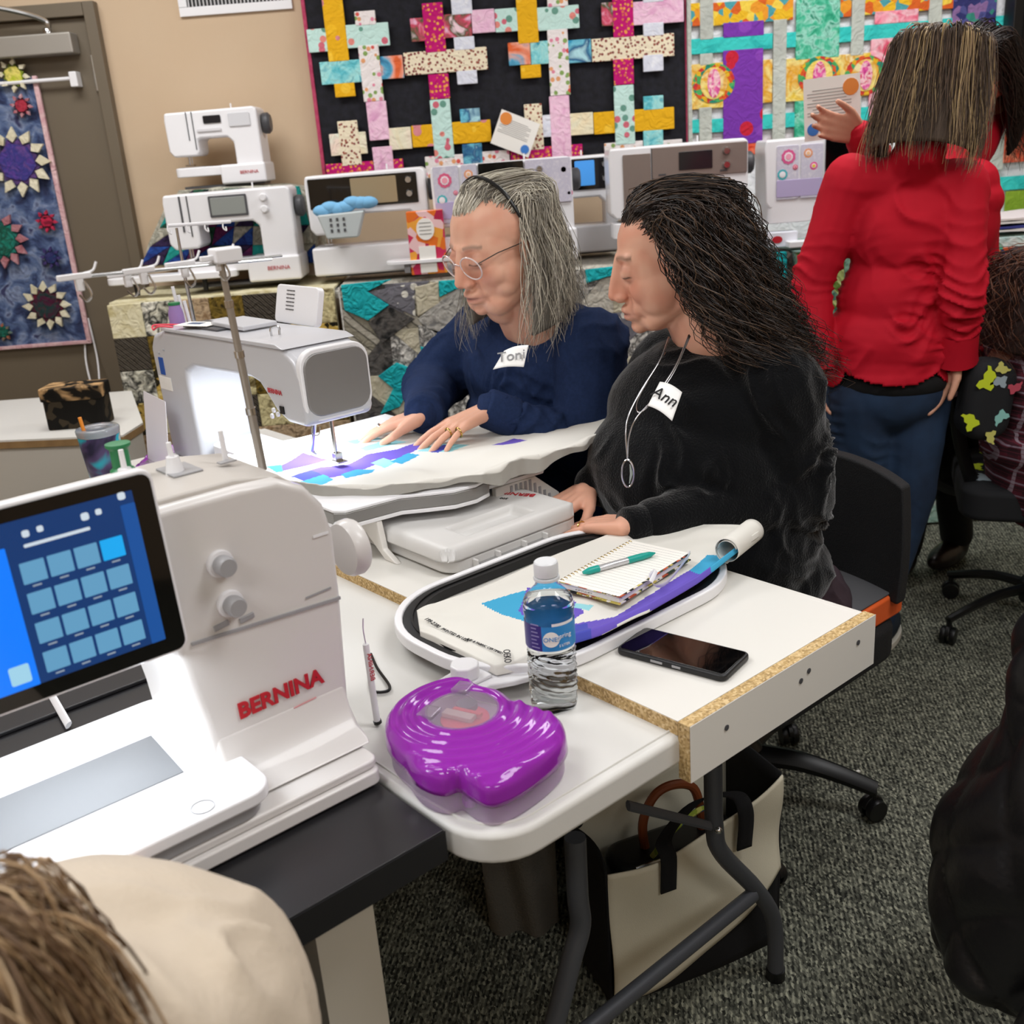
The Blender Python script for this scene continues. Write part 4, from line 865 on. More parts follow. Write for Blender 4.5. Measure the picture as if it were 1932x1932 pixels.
# lettering and small fittings on the back
tx = [atb(552, 745, 1.1)]
text('BERNINA', .0135, M_red, cm, frame(c_(.0735, 1.062, 1.026), (0, -1, 0), (0, 0, 1)), ext=.0003, weight=.0001)
G().b2(c_(.0725, 1.035, .985), c_(.0755, 1.05, 1.0)).build('threader_slot', M_black, cm)
for k, (b, z) in enumerate(((1.075, .988), (1.06, .982), (1.085, .975))): G().lathe([(.005, 0), (.005, .004)], c_(.0745, b, z), 12, Matrix.Rotation(-PI/2, 4, 'Y')).build('fitting', M_white, cm)
G().b2(c_(.0738, 1.585, 1.0), c_(.0755, 1.61, 1.04)).build('blue_tape', mat('blue_tape', '#1f4fa0', .7), cm)
G().b2(c_(.0738, 1.56, .965), c_(.0755, 1.625, .995)).build('rating_label', M_paper, cm)
for b, z in ((1.57, 1.06), (1.60, 1.05)): G().sph(c_(.0745, b, z), .003, 8, 6).build('screw', M_gray, cm)
# back of its tilted display
dpM = Matrix.Translation(c_(.262, 1.27, 1.13)) @ Matrix.Rotation(math.radians(14), 4, 'Y')
G().prism(rrect(-.088, .088, -.02, .062, .012), -.008, .008, 'x', dpM).build('display_back', M_white, cm, bev=.003)
for k in range(6):
    for j in range(3): G().box((-.0086, .012+.012*j, .05-k*.008), (.0012, .0095, .0022)).build('vent_slot', M_dgray, cm).matrix_basis = dpM
G().b2(c_(.10, 1.33, 1.113), c_(.16, 1.50, 1.120)).build('lid_recess', M_dgray, cm)
G().b2(c_(.12, 1.25, 1.12), c_(.2, 1.40, 1.130)).build('top_lid', m_cms, cm, bev=.003)
G().tube(bez([c_(.12, 1.13, 1.12), c_(.12, 1.128, 1.136), c_(.135, 1.125, 1.136), c_(.135, 1.125, 1.12)], 4), .0025, 6).build('carry_loop', M_chrome, cm)
# needle, presser foot
nz = .878
G().tube([c_(.145, .985, .97), c_(.145, .985, nz+.002)], .0014, 6).build('needle', M_chrome, cm)
G().tube([c_(.15, .995, .972), c_(.15, .995, nz+.02)], .004, 8).build('presser_bar', M_chrome, cm)
g = G(); g.box(c_(.15, .99, nz+.012), (.016, .014, .016)); g.box(c_(.15, .985, nz+.0035), (.022, .03, .003)); g.build('presser_foot', M_chrome, cm, bev=.001)
G().tube([c_(.13, 1.02, .972), c_(.125, 1.04, nz+.02), c_(.13, 1.03, nz+.015)], .004, 8).build('threader_arm', M_chrome, cm)
g = G()
g.tube(bez([c_(.09, .965, .972), c_(.085, .962, .955), c_(.1, .962, .95), c_(.105, .963, .965)], 4), .0012, 6); g.build('thread_hook', M_chrome, cm)
# spool pins, mast and purple cone at its far end
for (px, py, px2, py2) in ((368, 640, 354, 580), (388, 630, 377, 585), (410, 625, 398, 590)):
    a_ = atb(px, py, 1.60); b_ = atb(px2, py2, 1.60)
    G().tube([c_(.15, 1.60-(px-388)*.0012, 1.10), c_(.145, 1.602-(px-388)*.0012, 1.10+(b_[2]-a_[2])+.015)], .0042, 8).build('spool_pin', M_white, cm)
q = atb(390, 640, 1.56)
t = tt('thread_cone', 'lilac thread cone with green top standing on the silver sewing machine', 'thread cone', .12, 1.575, 1.106)
G().lathe([(.017, 0), (.0175, .004), (.0165, .03), (.013, .044), (.0125, .048)], (0, 0, 0), 24).build('thread', mat('lilac_thread', '#9a7cb4', .75, bump=(500, .4)), t)
G().lathe([(.0135, .0485), (.0135, .054), (.004, .0545)], (0, 0, 0), 20).build('spool_top', mat('green_plastic'), t)
t = tt('thread_mast', 'thin steel thread mast with blurred white guides behind the silver sewing machine', 'thread stand', .18, 1.62, 1.1)
q = atb(333, 430, 1.62)
G().tube([(0, 0, 0), (q[0]-.18, 0, (q[2]-1.1)*.5), (q[0]-.18+.0, 0, q[2]-1.1)], [.0045, .0038, .003], 10).build('mast', M_chrome, t)
w0, w1 = atb(316, 426, 1.62), atb(420, 420, 1.62)
G().tube([(w0[0]-.18, 0, w0[2]-1.1), (w1[0]-.18+.02, 0, w1[2]-1.1)], .004, 8).build('guide_bar', M_white, t)
for k in range(4):
    u = k/3; x = w0[0]*(1-u)+w1[0]*u-.18; z = w0[2]*(1-u)+w1[2]*u-1.1
    G().tube(bez([(x, 0, z), (x-.003, -.005, z-.012), (x+.004, -.005, z-.018), (x+.006, 0, z-.01)], 4), .002, 6).build('hook', M_white, t)
# pink thread snips and card on the machine
t = tt('pink_snips', 'small pink wire loop tool resting on the far end of the silver machine', 'snips', .085, 1.52, 1.112)
G().tube(bez([(.0, 0, .002), (-.02, .03, .004), (-.025, .05, -.004), (-.02, .06, .004), (0, .045, .004), (.03, .0, .002)], 6), .0022, 6).build('loop', mat('coral_pink', '#e04a5a', .4), t)
t = tt('instruction_card', 'small printed card lying on top of the silver machine', 'card', .11, 1.44, 1.1215)
G().box((0, 0, .0012), (.05, .10, .0012), .35).build('card', M_paper, t)
G().box((0, .01, .0021), (.02, .04, .0004), .35).build('printed_block', mat('slate', '#4a5a78', .6), t)
# paper sheets leaning at its far side
t = tt('paper_sheets', 'pale sheets of paper leaning against the far end of the silver machine', 'paper', .03, 1.585, BZ)
G().grid(lambda u, v: (-.01+.02*v, -.055+.12*u, .03+.16*v+.01*u), 6, 6, .0012, (-1, 0, .2)).build('sheet', mat('sheet', '#dcd6da', .7), t)
# light under the arm
l = bpy.data.lights.new('sewing_light', 'AREA'); l.shape = 'RECTANGLE'; l.size = .06; l.size_y = .28; l.energy = 2.2; l.color = (.84, .92, 1)
o = bpy.data.objects.new('sewing_light', l); COL.objects.link(o); o.location = TW(.15, 1.22, 1.028); o.rotation_euler = (0, 0, A0)
l = bpy.data.lights.new('sewing_light', 'AREA'); l.shape = 'RECTANGLE'; l.size = .05; l.size_y = .05; l.energy = .5; l.color = (.84, .92, 1)
o = bpy.data.objects.new('sewing_light', l); COL.objects.link(o); o.location = TW(.15, 1.025, .96); o.rotation_euler = (0, 0, A0)
# ---- extension table on legs
et = tt('extension_table', 'silver edged slide-on extension table standing on hinged legs around the machine arm', 'extension table', .22, .95, BZ)
m_edge = mat('silver_edge', '#8b8986', .35, metal=.5)
n_ = 26; out = [(-.22, .42), (-.22, -.10)] 
out = [(0, 1.28), (0, .77), (.015, .752), (.12, .738), (.16, .71), (.2, .685), (.245, .678), (.285, .690), (.305, .722), (.44, .712), (.46, .73), (.46, 1.28), (.28, 1.28), (.28, .98), (.06, .98), (.06, 1.28)]
o2 = [(a-.22, b-.95) for a, b in out]
G().prism(o2, .078, .100).build('edge_band', m_edge, et, bev=.002)
G().prism(o2, .1001, .106).build('top_plate', M_white, et, bev=.002)
G().prism(o2, .070, .0779).build('under_rim', M_white, et, bev=.002)
def flap(a, b, w_, h0, nm='leg', d=.012, rake=.05):
    G().prism([(b-.95, .070), (b-.95+w_, .070), (b-.95+w_*.45+rake*-1, .0), (b-.95-rake*1, .0), (b-.95-.01, .02)], a-.22, a-.22+d, 'x').build(nm, M_cream, et, bev=.003)
flap(.070, .745, .085, 0)
G().prism([(.10, .070), (.20, .070), (.262, .020), (.262, .0), (.245, .0), (.10, .052)], -.235, -.222, 'y').build('leg', M_cream, et, bev=.002)
for k in range(9): G().b2((.135+k*.012, -.2375, max(.006, .045-k*.0055)), (.140+k*.012, -.2345, .066-max(0, k-4)*.010)).build('rib', M_gray, et)
flap(.035, 1.2, .06, 0); flap(.40, 1.2, .06, 0)
# ---- embroidery module
em = tt('embroidery_module', 'light grey embroidery module with recessed grip and red lettering lying on the board', 'embroidery module', .24, .74, BZ)
m_em = mat('module_gray', '#cfcdca', .42, bump=(1500, .08, .0003))
base = [(p[0]-.24, p[1]-.74) for p in rrect(.092, .400, .566, .93, .04, 8)]
G().prism(base, .004, .030).build('lower_shell', m_em, em, bev=.006, seg=3)
upper = [(p[0]-.24, p[1]-.74) for p in rrect(.105, .388, .578, .92, .045, 8)]
# upper shell with a moulded recess
def ush(u, v):
    x = -.156+.314*u; y = -.174+.334*v
    dx = min(u, 1-u)*.314; dy = min(v, 1-v)*.334; cr = max(0, .035-dx)**2+max(0, .035-dy)**2
    if cr > .035**2: k_ = .035/math.sqrt(cr); x += (1-k_)*max(0, .035-dx)*(1 if u < .5 else -1); y += (1-k_)*max(0, .035-dy)*(1 if v < .5 else -1); dx = dy = 0
    e = min(1, min(dx, dy)/.018); z = .032+.022*math.sqrt(max(0, 1-(1-e)**2))
    rx, ry = (x+.008)/.070, (y+.112)/.026
    m = max(abs(rx), abs(ry)); 
    if m < 1.25: z -= .015*min(1, max(0, (1.12-m)/.14))
    return (x, y, z)
G().grid(ush, 84, 90, .004).build('upper_shell', m_em, em, smooth=180)
text('BERNINA', .021, M_red, em, frame((.112, -.04, .0550), (-.4, .92, 0), (-.92, -.4, 0)), ext=.0003, weight=.0002)
text('500', .011, M_ink, em, frame((.082, -.045, .0550), (-.4, .92, 0), (-.92, -.4, 0)), ext=.0003)
G().b2((-.09, -.186, .004), (.07, -.168, .014)).build('connector_rail', M_silver, em, bev=.002)
for a in (-.10, -.05, .01, .06): G().box((a, -.177, .014), (.005, .02, .022)).build('connector_tab', m_em, em, bev=.002)
# ============================================================ things on the tables
def inpoly(x, y, P):
    c = False; j = len(P)-1
    for i in range(len(P)):
        if (P[i][1] > y) != (P[j][1] > y) and x < (P[j][0]-P[i][0])*(y-P[i][1])/(P[j][1]-P[i][1])+P[i][0]: c = not c
        j = i
    return c
def printed(o, polys, z, a0, b0, conv=None):
    """set the dye colour of each cloth face by the printed shape it lies in"""
    me = o.data; PP = [([tuple(atab(*p, z))[:2] for p in pts], k) for pts, k in polys]
    for f in me.polygons:
        c = f.center; x, y = c.x+a0, c.y+b0
        for P, k in PP:
            if inpoly(x, y, P): f.material_index = k
z5 = lambda x, y: (100+x/2.972, 440+y/2.972)
m_cloth = mat('white_cotton', '#d9d6ce', .9, bump=(700, .15, .0005))
m_pur = mat('purple_dye', '#6450b4', .9); m_blu = mat('indigo_dye', '#4248a8', .9); m_sky = mat('sky_dye', '#3a9cc4', .9); m_aqu = mat('aqua_dye', '#8cc8d0', .9)
pc = tt('quilting_cloth', 'white cotton cloth printed with purple and aqua shapes spread over the extension table', 'cloth', .3, .95, BZ+.107)
Z0 = BZ+.107
def lo(a): 
    xs = [(-.01, 1.0), (.03, .86), (.10, .775), (.2, .70), (.25, .672), (.33, .69), (.44, .672), (.56, .655), (.67, .69)]
    for (p, q), (r, s_) in zip(xs, xs[1:]):
        if a <= r: return q+(s_-q)*max(0, (a-p))/(r-p)
    return xs[-1][1]
def hi(a): return 1.25 if a < .3 else 1.25-(a-.3)*1.25
def cl(u, v):
    a = -.01+.68*u; L0, H0 = lo(a), max(hi(a), lo(a)+.06)
    s = v*(H0-L0+.05)-.035
    wv = .007*math.sin(a*38)+.004*math.sin(a*71+1)+.003*math.sin(a*123)
    over = max(0, a-.46)
    if s < 0:   # hanging hem, standing a little proud of the table edge
        return (a-.3, L0-.008+wv*.8-.95, s*(.62+.34*math.sin(a*21+.6))+.018+.004*math.sin(a*60)+over*.10)
    b = L0-.006+wv*.8*max(0, 1-s/.05)+s
    e = math.exp(-(s/.035)**2)
    z = .018*e + .0016*math.sin(a*30+b*18)*min(1, s/.04)+.003*(1-e)*0 + over*.10*math.exp(-s*3) + .0022
    z += .010*math.exp(-((a-.2)/.03)**2-((b-.80)/.05)**2) + .007*math.exp(-((a-.38)/.05)**2-((b-.80)/.03)**2)
    return (a-.3, b-.95, z)
o = G().grid(cl, 250, 200, .0012).build('cloth', [m_cloth, m_pur, m_blu, m_sky, m_aqu], pc, smooth=180)
F5 = lambda pts: [z5(*p) for p in pts]; F6 = lambda pts: [z6(*p) for p in pts]
printed(o, [(F5([(1275, 1300), (1400, 1225), (1540, 1262), (1400, 1305), (1280, 1335)]), 1), (F5([(1195, 1305), (1278, 1292), (1290, 1335), (1250, 1340)]), 3),
 (F5([(1335, 1362), (1500, 1308), (1650, 1290), (1760, 1235), (1932, 1210), (2040, 1170), (2120, 1180), (1990, 1235), (1800, 1292), (1700, 1345), (1540, 1372)]), 1),
 (F5([(1335, 1362), (1450, 1330), (1560, 1372), (1430, 1392)]), 2), (F5([(1385, 1388), (1520, 1352), (1575, 1380), (1480, 1412)]), 3), (F5([(1615, 1352), (1700, 1322), (1805, 1322), (1790, 1342), (1640, 1372)]), 3),
 (F5([(1783, 1280), (1850, 1252), (1925, 1273), (1862, 1312)]), 4), (F5([(1640, 1162), (1800, 1128), (1845, 1148), (1690, 1182)]), 4), (F5([(1715, 1206), (1880, 1150), (1990, 1165), (1760, 1220)]), 4),
 (F6([(480, 1830), (620, 1775), (830, 1785), (700, 1835)]), 4), (F6([(560, 1835), (660, 1785), (720, 1790), (620, 1838)]), 2), (F6([(975, 1788), (1120, 1740), (1210, 1755), (1050, 1790)]), 1), (F6([(300, 1890), (420, 1840), (500, 1850), (380, 1905)]), 3)], Z0+.004, .3, .95)
# ---- hoop
hp_ = tt('embroidery_hoop', 'large oval embroidery hoop, white outside and black inside, lying across the board', 'embroidery hoop', .17, .37, BZ)
def oval(x0, x1, y0, y1, r, n=12): return [(p[0]-.17, p[1]-.37) for p in rrect(x0-.040, x1+.022, y0-.018, y1+.008, r+.006, n)]
def band(o_, i_, z0, z1, m, nm, par, bev=.002):
    n = len(o_); g = G(); vs = []
    for z in (z0, z1): vs += [(x, y, z) for x, y in o_] + [(x, y, z) for x, y in i_]
    fs = []
    for k in range(n):
        j = (k+1) % n
        fs += [(k, j, 2*n+j, 2*n+k), (n+j, n+k, 3*n+k, 3*n+j), (2*n+k, 2*n+j, 3*n+j, 3*n+k), (j, k, n+k, n+j)]
    g.add(vs, fs); return g.build(nm, m, par, bev=bev)
O1 = oval(-.072, .418, .205, .540, .150); I1 = oval(-.060, .406, .217, .528, .140)
O2 = oval(-.0595, .4055, .2175, .5275, .1395); I2 = oval(-.028, .374, .240, .505, .115)
O3 = oval(-.048, .394, .229, .516, .129); I3 = oval(-.045, .391, .232, .513, .127)
band(O1, I1, .001, .020, M_white, 'outer_ring', hp_, .003)
m_hb = mat('hoop_black', '#121213', .5)
band(O2, I2, .002, .017, m_hb, 'inner_ring', hp_, .001)
band(O3, I3, .017, .0195, M_black, 'rib_ring', hp_, 0)
for (a0, b0, a1, b1) in ((-.03, .33, .035, .28), (-.055, .38, .02, .355), (-.0, .23, .03, .30)):
    G().tube([(a0-.17, b0-.37, .010), (a1-.17, b1-.37, .010)], .006, 8, flat=.6).build('brace', m_hb, hp_)
# knob bracket
kb = Matrix.Translation((-.115+.0-.17+.03, .262-.37, 0))
G().prism([(-.245, -.155), (-.275, -.14), (-.310, -.145), (-.325, -.12), (-.318, -.075), (-.285, -.07), (-.262, -.03), (-.225, -.01), (-.20, -.06), (-.21, -.12), (-.19, -.15), (-.215, -.165)], -.0, .009, 'z').build('bracket', M_white, hp_, bev=.003)
kc = (-.288, -.104)
g = G(); g.prism([(kc[0]+.019*math.cos(k*PI/8)*(1+.07*(k % 2)), kc[1]+.019*math.sin(k*PI/8)*(1+.07*(k % 2))) for k in range(16)], .014, .034, 'z'); g.build('knob', M_white, hp_, bev=.003)
G().prism([(kc[0]-.024, kc[1]-.022), (kc[0]+.028, kc[1]-.022), (kc[0]+.028, kc[1]+.02), (kc[0]-.024, kc[1]+.02)], .009, .0145).build('knob_plate', M_white, hp_, bev=.002)
# ---- backing fabric lying in the hoop, rolled along its near edge
bf = tt('printed_fabric', 'cream fabric with blue and purple print and black selvedge lettering lying in the hoop', 'fabric', .2, .38, BZ+.021)
Z1 = BZ+.026
e_l = [atab(*p, Z1) for p in ((1130, 1013), (1000, 1066), (880, 1115), (786, 1150), (790, 1190), (850, 1222), (905, 1248), (935, 1254), (1000, 1240), (1070, 1205), (1130, 1187), (1215, 1150), (1290, 1098), (1340, 1066), (1385, 1040), (1400, 1012), (1330, 1000), (1300, 987), (1190, 988))]
top_e = [atab(*p, Z1) for p in ((786, 1150), (880, 1115), (1000, 1066), (1130, 1013), (1190, 988), (1300, 987), (1400, 1002))]
bot_e = [atab(*p, Z1) for p in ((792, 1190), (935, 1256), (1045, 1234), (1136, 1206), (1222, 1170), (1340, 1096), (1432, 1040))]
def lerp_l(P, u):
    u = min(u, .9999)*(len(P)-1); i = int(u); return P[i]*(1-(u-i))+P[i+1]*(u-i)
def fbx(u, v):
    p = lerp_l(top_e, u)*(1-v)+lerp_l(bot_e, u)*v
    r = math.exp(-((1-v)/.09)**2)*(.012+.014*u) if u > .22 else 0
    r *= min(1, (u-.22)/.1) if u > .22 else 0
    z = .0035+.0015*math.sin(u*21+v*7)+.0012*math.sin(v*19-u*9)+r + .012*max(0, u-.8)/.2
    if v > .97: z -= .010*(v-.97)/.03
    if u < .06: z += .002*math.sin(PI*min(1, (.06-u)/.06))
    return (p[0]-.2, p[1]-.38, z)
o = G().grid(fbx, 220, 130, .001).build('cloth', [m_cloth, m_pur, m_blu, m_sky, m_aqu], bf, smooth=180)
zz2 = lambda x, y: (680+x/2.415, 960+y/2.415); Z2 = lambda pts: [zz2(*p) for p in pts]
printed(o, [(Z2([(550, 415), (740, 365), (880, 355), (900, 400), (760, 500), (650, 475)]), 3), (Z2([(720, 450), (760, 350), (920, 350), (1020, 460), (880, 540), (780, 520)]), 1), (Z2([(820, 370), (900, 360), (900, 440), (830, 450)]), 3),
 (Z2([(975, 510), (1160, 470), (1340, 370), (1500, 268), (1640, 320), (1480, 420), (1240, 520), (1060, 600), (970, 620)]), 1), (Z2([(960, 520), (1030, 505), (1060, 610), (970, 630)]), 2), (Z2([(1500, 268), (1580, 200), (1740, 210), (1700, 300), (1640, 330)]), 3), (Z2([(980, 420), (1060, 430), (1040, 450), (970, 440)]), 4)], Z1+.004, .2, .38)
ra, rb_ = atab(1395, 1030, Z1+.02), atab(1200, 1150, Z1)
R = [atab(*p, Z1+.012) for p in ((1415, 1018), (1372, 1052), (1330, 1076))]
dirv = (R[0]-R[1]).normalized()
e = R[0]+dirv*.012
prof = []
for k in range(26):
    t_ = k/25*PI*3.2; r = .021-.0035*k/25*1.5; prof.append((r, t_))
n_ = V((-dirv.y, dirv.x, 0)); C0 = R[1]; sp = []
g = G()
def spir(u, v):
    r, t_ = .0215-.006*v, v*PI*3.4-PI/2
    q = C0*(1-u)+e*u + n_*(r*math.cos(t_)) + V((0, 0, 1))*(r*math.sin(t_)); return (q.x-.2, q.y-.38, q.z-BZ-.021+.012)
G().grid(spir, 8, 60, .001).build('rolled_end', m_cloth, bf, smooth=180)
def onfab(px, py, dz=.0078): q = atab(px, py, BZ+.021+dz); return V((q[0]-.2, q[1]-.38, dz))
def ftext(s, p, q, size, up=None):
    a_, b_ = onfab(*p), onfab(*q); d = b_-a_; text(s, size, M_ink, bf, frame((a_+b_)/2, d, V((-d.y, d.x, 0))), ext=.0003)
ftext('199-2380', (802, 1166), (830, 1184), .0105); ftext('PRINTED IN USA', (838, 1188), (879, 1207), .0082); ftext('INK & FABRIC CERTIFIED', (886, 1207), (943, 1231), .0066)
ftext('OEKO', (955, 1226), (958, 1250), .014)
# ---- notebook, pen, ribbon
nc = atab(1172, 1084, BZ+.035); ntop = atab(1165, 1032, BZ+.035)-atab(1062, 1090, BZ+.035); nang = math.atan2(ntop[1], ntop[0])
nb = tt('spiral_notebook', 'open spiral notebook with lined pages and floral cover lying on the fabric', 'notebook', nc[0]+.01, nc[1]-.0, BZ+.032, nang)
NW, NH = .20, .115
m_cov = fab('floral_cover', ['#e6e0d4', '#3a4a38', '#b8583a', '#c8b860', '#262626'], 90, 'cells', quilt=0)
G().box((0, 0, .001), (NW, NH, .002)).build('back_cover', m_cov, nb)
for k in range(4): G().box((0, .0005, .0035+.0022*k), (NW-.006, NH-.004, .0018)).build('pages', M_paper, nb)
G().box((0, -.0015, .012), (NW-.002, NH-.002, .0008)).build('folded_cover', m_cov, nb); G().box((0, .001, .0127), (NW-.004, NH-.003, .0006)).build('page', M_paper, nb)
for k in range(20): G().box((-NW/2+.012+k*.0093, -.001, .0131), (.0004, NH-.012, .0002)).build('ruled_line', mat('rule_gray', '#a8a8ac', .8), nb)
for k in range(22):
    x = -NW/2+.008+k*.0088
    G().tube([(x, NH/2-.004+.0052*math.cos(t_), .0085+.0062*math.sin(t_)) for t_ in [PI*2*j/10 for j in range(11)]], .0007, 5, cap=False).build('coil', mat('gold_wire', '#a8925a', .3, metal=.9), nb)
for (px, py, n) in ((1090, 1120, 7), (1135, 1118, 6), (1085, 1112, 5)):
    q = atab(px, py, BZ+.045); d = V((q[0]-nc[0]-.01, q[1]-nc[1], 0)); x = d.x*math.cos(nang)+d.y*math.sin(nang); y = -d.x*math.sin(nang)+d.y*math.cos(nang)
    pts = [(x+.0018*math.sin(k*2.2), y-.0016*k-.0012*math.cos(k*1.7), .0132) for k in range(n*4)]
    G().tube(bez(pts, 2), .0003, 4).build('handwriting', M_ink, nb)
p0, p1 = atab(1100, 1081, BZ+.05), atab(1236, 1044, BZ+.05); pd = p1-p0; pm = (p0+p1)/2
t = tt('ballpoint_pen', 'teal and silver ballpoint pen lying on the notebook page', 'pen', pm[0], pm[1], BZ+.0505, math.atan2(pd[1], pd[0]))
hl = pd.length/2; m_tl = mat('teal_plastic', '#12988c', .35)
RX = Matrix.Rotation(PI/2, 4, 'Y')
G().lathe([(.0035, -hl*.62), (.0052, -hl*.58), (.0052, hl*.28)], (0, 0, 0), 14, RX).build('barrel', mat('pen_silver', '#c8c8ca', .25, metal=.5), t)
G().lathe([(.0056, hl*.22), (.0058, hl*.6), (.0045, hl*.86), (.0012, hl)], (0, 0, 0), 14, RX).build('grip', m_tl, t)
G().lathe([(.0025, -hl), (.0030, -hl*.97), (.0045, -hl*.9), (.0057, -hl*.82), (.0056, -hl*.58)], (0, 0, 0), 14, RX).build('cap_end', m_tl, t)
q = [atab(*p, BZ+.04) for p in ((1228, 1108), (1238, 1090), (1226, 1098), (1238, 1112), (1262, 1106), (1300, 1060), (1298, 1052))]
t = tt('ribbon_bookmark', 'white ribbon bookmark looping out over the right edge of the notebook', 'ribbon', q[4][0], q[4][1], BZ+.0455)
G().tube(bez([(p[0]-q[4][0], p[1]-q[4][1], .0032+.003*math.sin(i*1.6)) for i, p in enumerate(q)], 5), .0034, 6, flat=.15).build('ribbon', M_white, t)
# ---- phone
t = tt('smartphone', 'black smartphone in a rubber case lying face up on the board', 'phone', .1325, .104, BZ, math.atan2(-.166, .035))
G().prism(rrect(-.083, .083, -.0395, .0395, .010), .0008, .0105).build('case', mat('case_black', '#121214', .45), t, bev=.003, seg=3)
G().prism(rrect(-.079, .079, -.0355, .0355, .006), .0106, .0112).build('screen', mat('phone_glass', '#040405', .04, coat=1), t, bev=.0003)
for x, l_ in ((-.018, .010), (.012, .005)): G().b2((x-l_/2-.004, -.0402, .004), (x+l_/2+.004, -.0393, .0075)).build('side_button', M_gray, t, bev=.0006)
# ---- water bottle
t = tt('water_bottle', 'clear plastic bottle of water with blue and white label standing beside the hoop', 'bottle', -.049, .168, FT+.0005)
bp = [(.010, .0), (.024, .0005), (.029, .005), (.0305, .012), (.0315, .02)]
def rad(z):
    if z < .02: return None
    if z < .082: return .0312
    if z < .090: return .0300
    if z < .136: return .0318
    if z < .146: return .0325
    if z < .150: return .0318
    if z < .178: s_ = (z-.150)/.028; return .0318-(.0318-.0125)*(s_*s_*(3-2*s_))*.93
    return .0125
nz_, na = 110, 60; g = G(); vs = []
zs = [.0005, .004, .010]+[.02+.166*i/nz_ for i in range(nz_+1)]
for i, z in enumerate(zs):
    for j in range(na):
        t_ = 2*PI*j/na; r = rad(z) or (.026 if z < .002 else .0295 if z < .006 else .0310)
        if .018 < z < .082: r += .0009*math.sin(6*t_+z*760)+.0005*math.sin(9*t_-z*300)
        if z < .02: r += .0016*math.cos(5*t_)*(1-z/.02)
        vs.append((r*math.cos(t_), r*math.sin(t_), z))
fs = [(i*na+j, i*na+(j+1) % na, (i+1)*na+(j+1) % na, (i+1)*na+j) for i in range(len(zs)-1) for j in range(na)]+[tuple(range(na-1, -1, -1)), tuple((len(zs)-1)*na+j for j in range(na))]
kc_ = min(i for i, z in enumerate(zs) if z > .150); nf = na*(len(zs)-1)
G().add(vs[:(kc_+1)*na], fs[:kc_*na]+[fs[nf], tuple(kc_*na+j for j in range(na))]).build('water_body', mat('bottle_water', '#f4f8fa', .02, trans=1, ior=1.17), t, smooth=180)
G().add(vs[kc_*na:], [tuple(q-kc_*na for q in f_) for f_ in fs[kc_*na:nf]]+[tuple(q-kc_*na for q in fs[nf+1])]).build('bottle_shoulder', mat('thin_bottle', '#f8fafb', .03, trans=1, ior=1.035, coat=.6), t, smooth=180)
m_lb = mat('label_blue', '#2f86c8', .4); m_lp = mat('label_purple', '#3a2f7a', .4)
for (t0, t1, m, z0, z1) in ((math.radians(-104), math.radians(-20), m_lb, .093, .127), (math.radians(-176), math.radians(-104), m_lp, .093, .128), (math.radians(-20), math.radians(184), m_lb, .093, .127), (math.radians(-80), math.radians(-20), M_white, .1271, .131)):
    G().grid(lambda u, v: (.0324*math.cos(t0+(t1-t0)*u), .0324*math.sin(t0+(t1-t0)*u), z0+(z1-z0)*v), 24, 2).build('label', m, t, smooth=180)
va = math.atan2(-(TW(-.049, .168).y), -(TW(-.049, .168).x))-A0      # direction facing the photographer
def onb(off, z, r=.0328): a_ = va+off; return V((r*math.cos(a_), r*math.sin(a_), z)), V((-math.sin(a_), math.cos(a_), 0))
# repaint label sections relative to the front
for ch in [c for c in t.children if c.name.startswith('label')]: ch.rotation_euler = (0, 0, va+math.radians(84))
for s_, off, z, sz, m in (('ONE!', .02, .110, .0085, mat('label_blue')), ('spring', .55, .113, .0085, M_white), ('5 LITER', .55, .100, .005, M_white)):
    p, tx_ = onb(off, z, .0332 if off < .1 else .0330)
    if off < .1:
        g = G(); g.prism([(.0105*math.cos(k*PI/12), .0105*math.sin(k*PI/12)) for k in range(24)], 0, .0004, 'z', frame(p, tx_, (0, 0, 1))); g.build('round_logo', M_paper, t, smooth=0); p = p*1.0; p.x *= 1.02; p.y *= 1.02
    text(s_, sz, m, t, frame(p, tx_, (0, 0, 1)), ext=.0002)
g = G()
for k in range(7):
    for j in range(2):
        p, tx_ = onb(-.62-.0*j, .097+k*.0052, .0328); g.add(*(lambda M: ([M @ V(q) for q in ((-.006, 0, 0), (.006-.002*(k % 3), 0, 0), (.006-.002*(k % 3), .0018, 0), (-.006, .0018, 0))], [(0, 1, 2, 3)]))(frame(p, tx_, (0, 0, 1))))
g.build('small_print', mat('label_lilac', '#b8b4dc', .5), t)
G().lathe([(.0135, .184), (.0152, .185), (.0156, .188), (.0156, .199), (.0150, .2025), (.0135, .204)], (0, 0, 0), 40).build('cap', mat('bottle_cap', '#e8eaec', .35, trans=.15), t)
G().lathe([(.0165, .1795), (.0168, .181), (.0165, .1835)], (0, 0, 0), 32).build('neck_ring', mat('bottle_cap'), t)
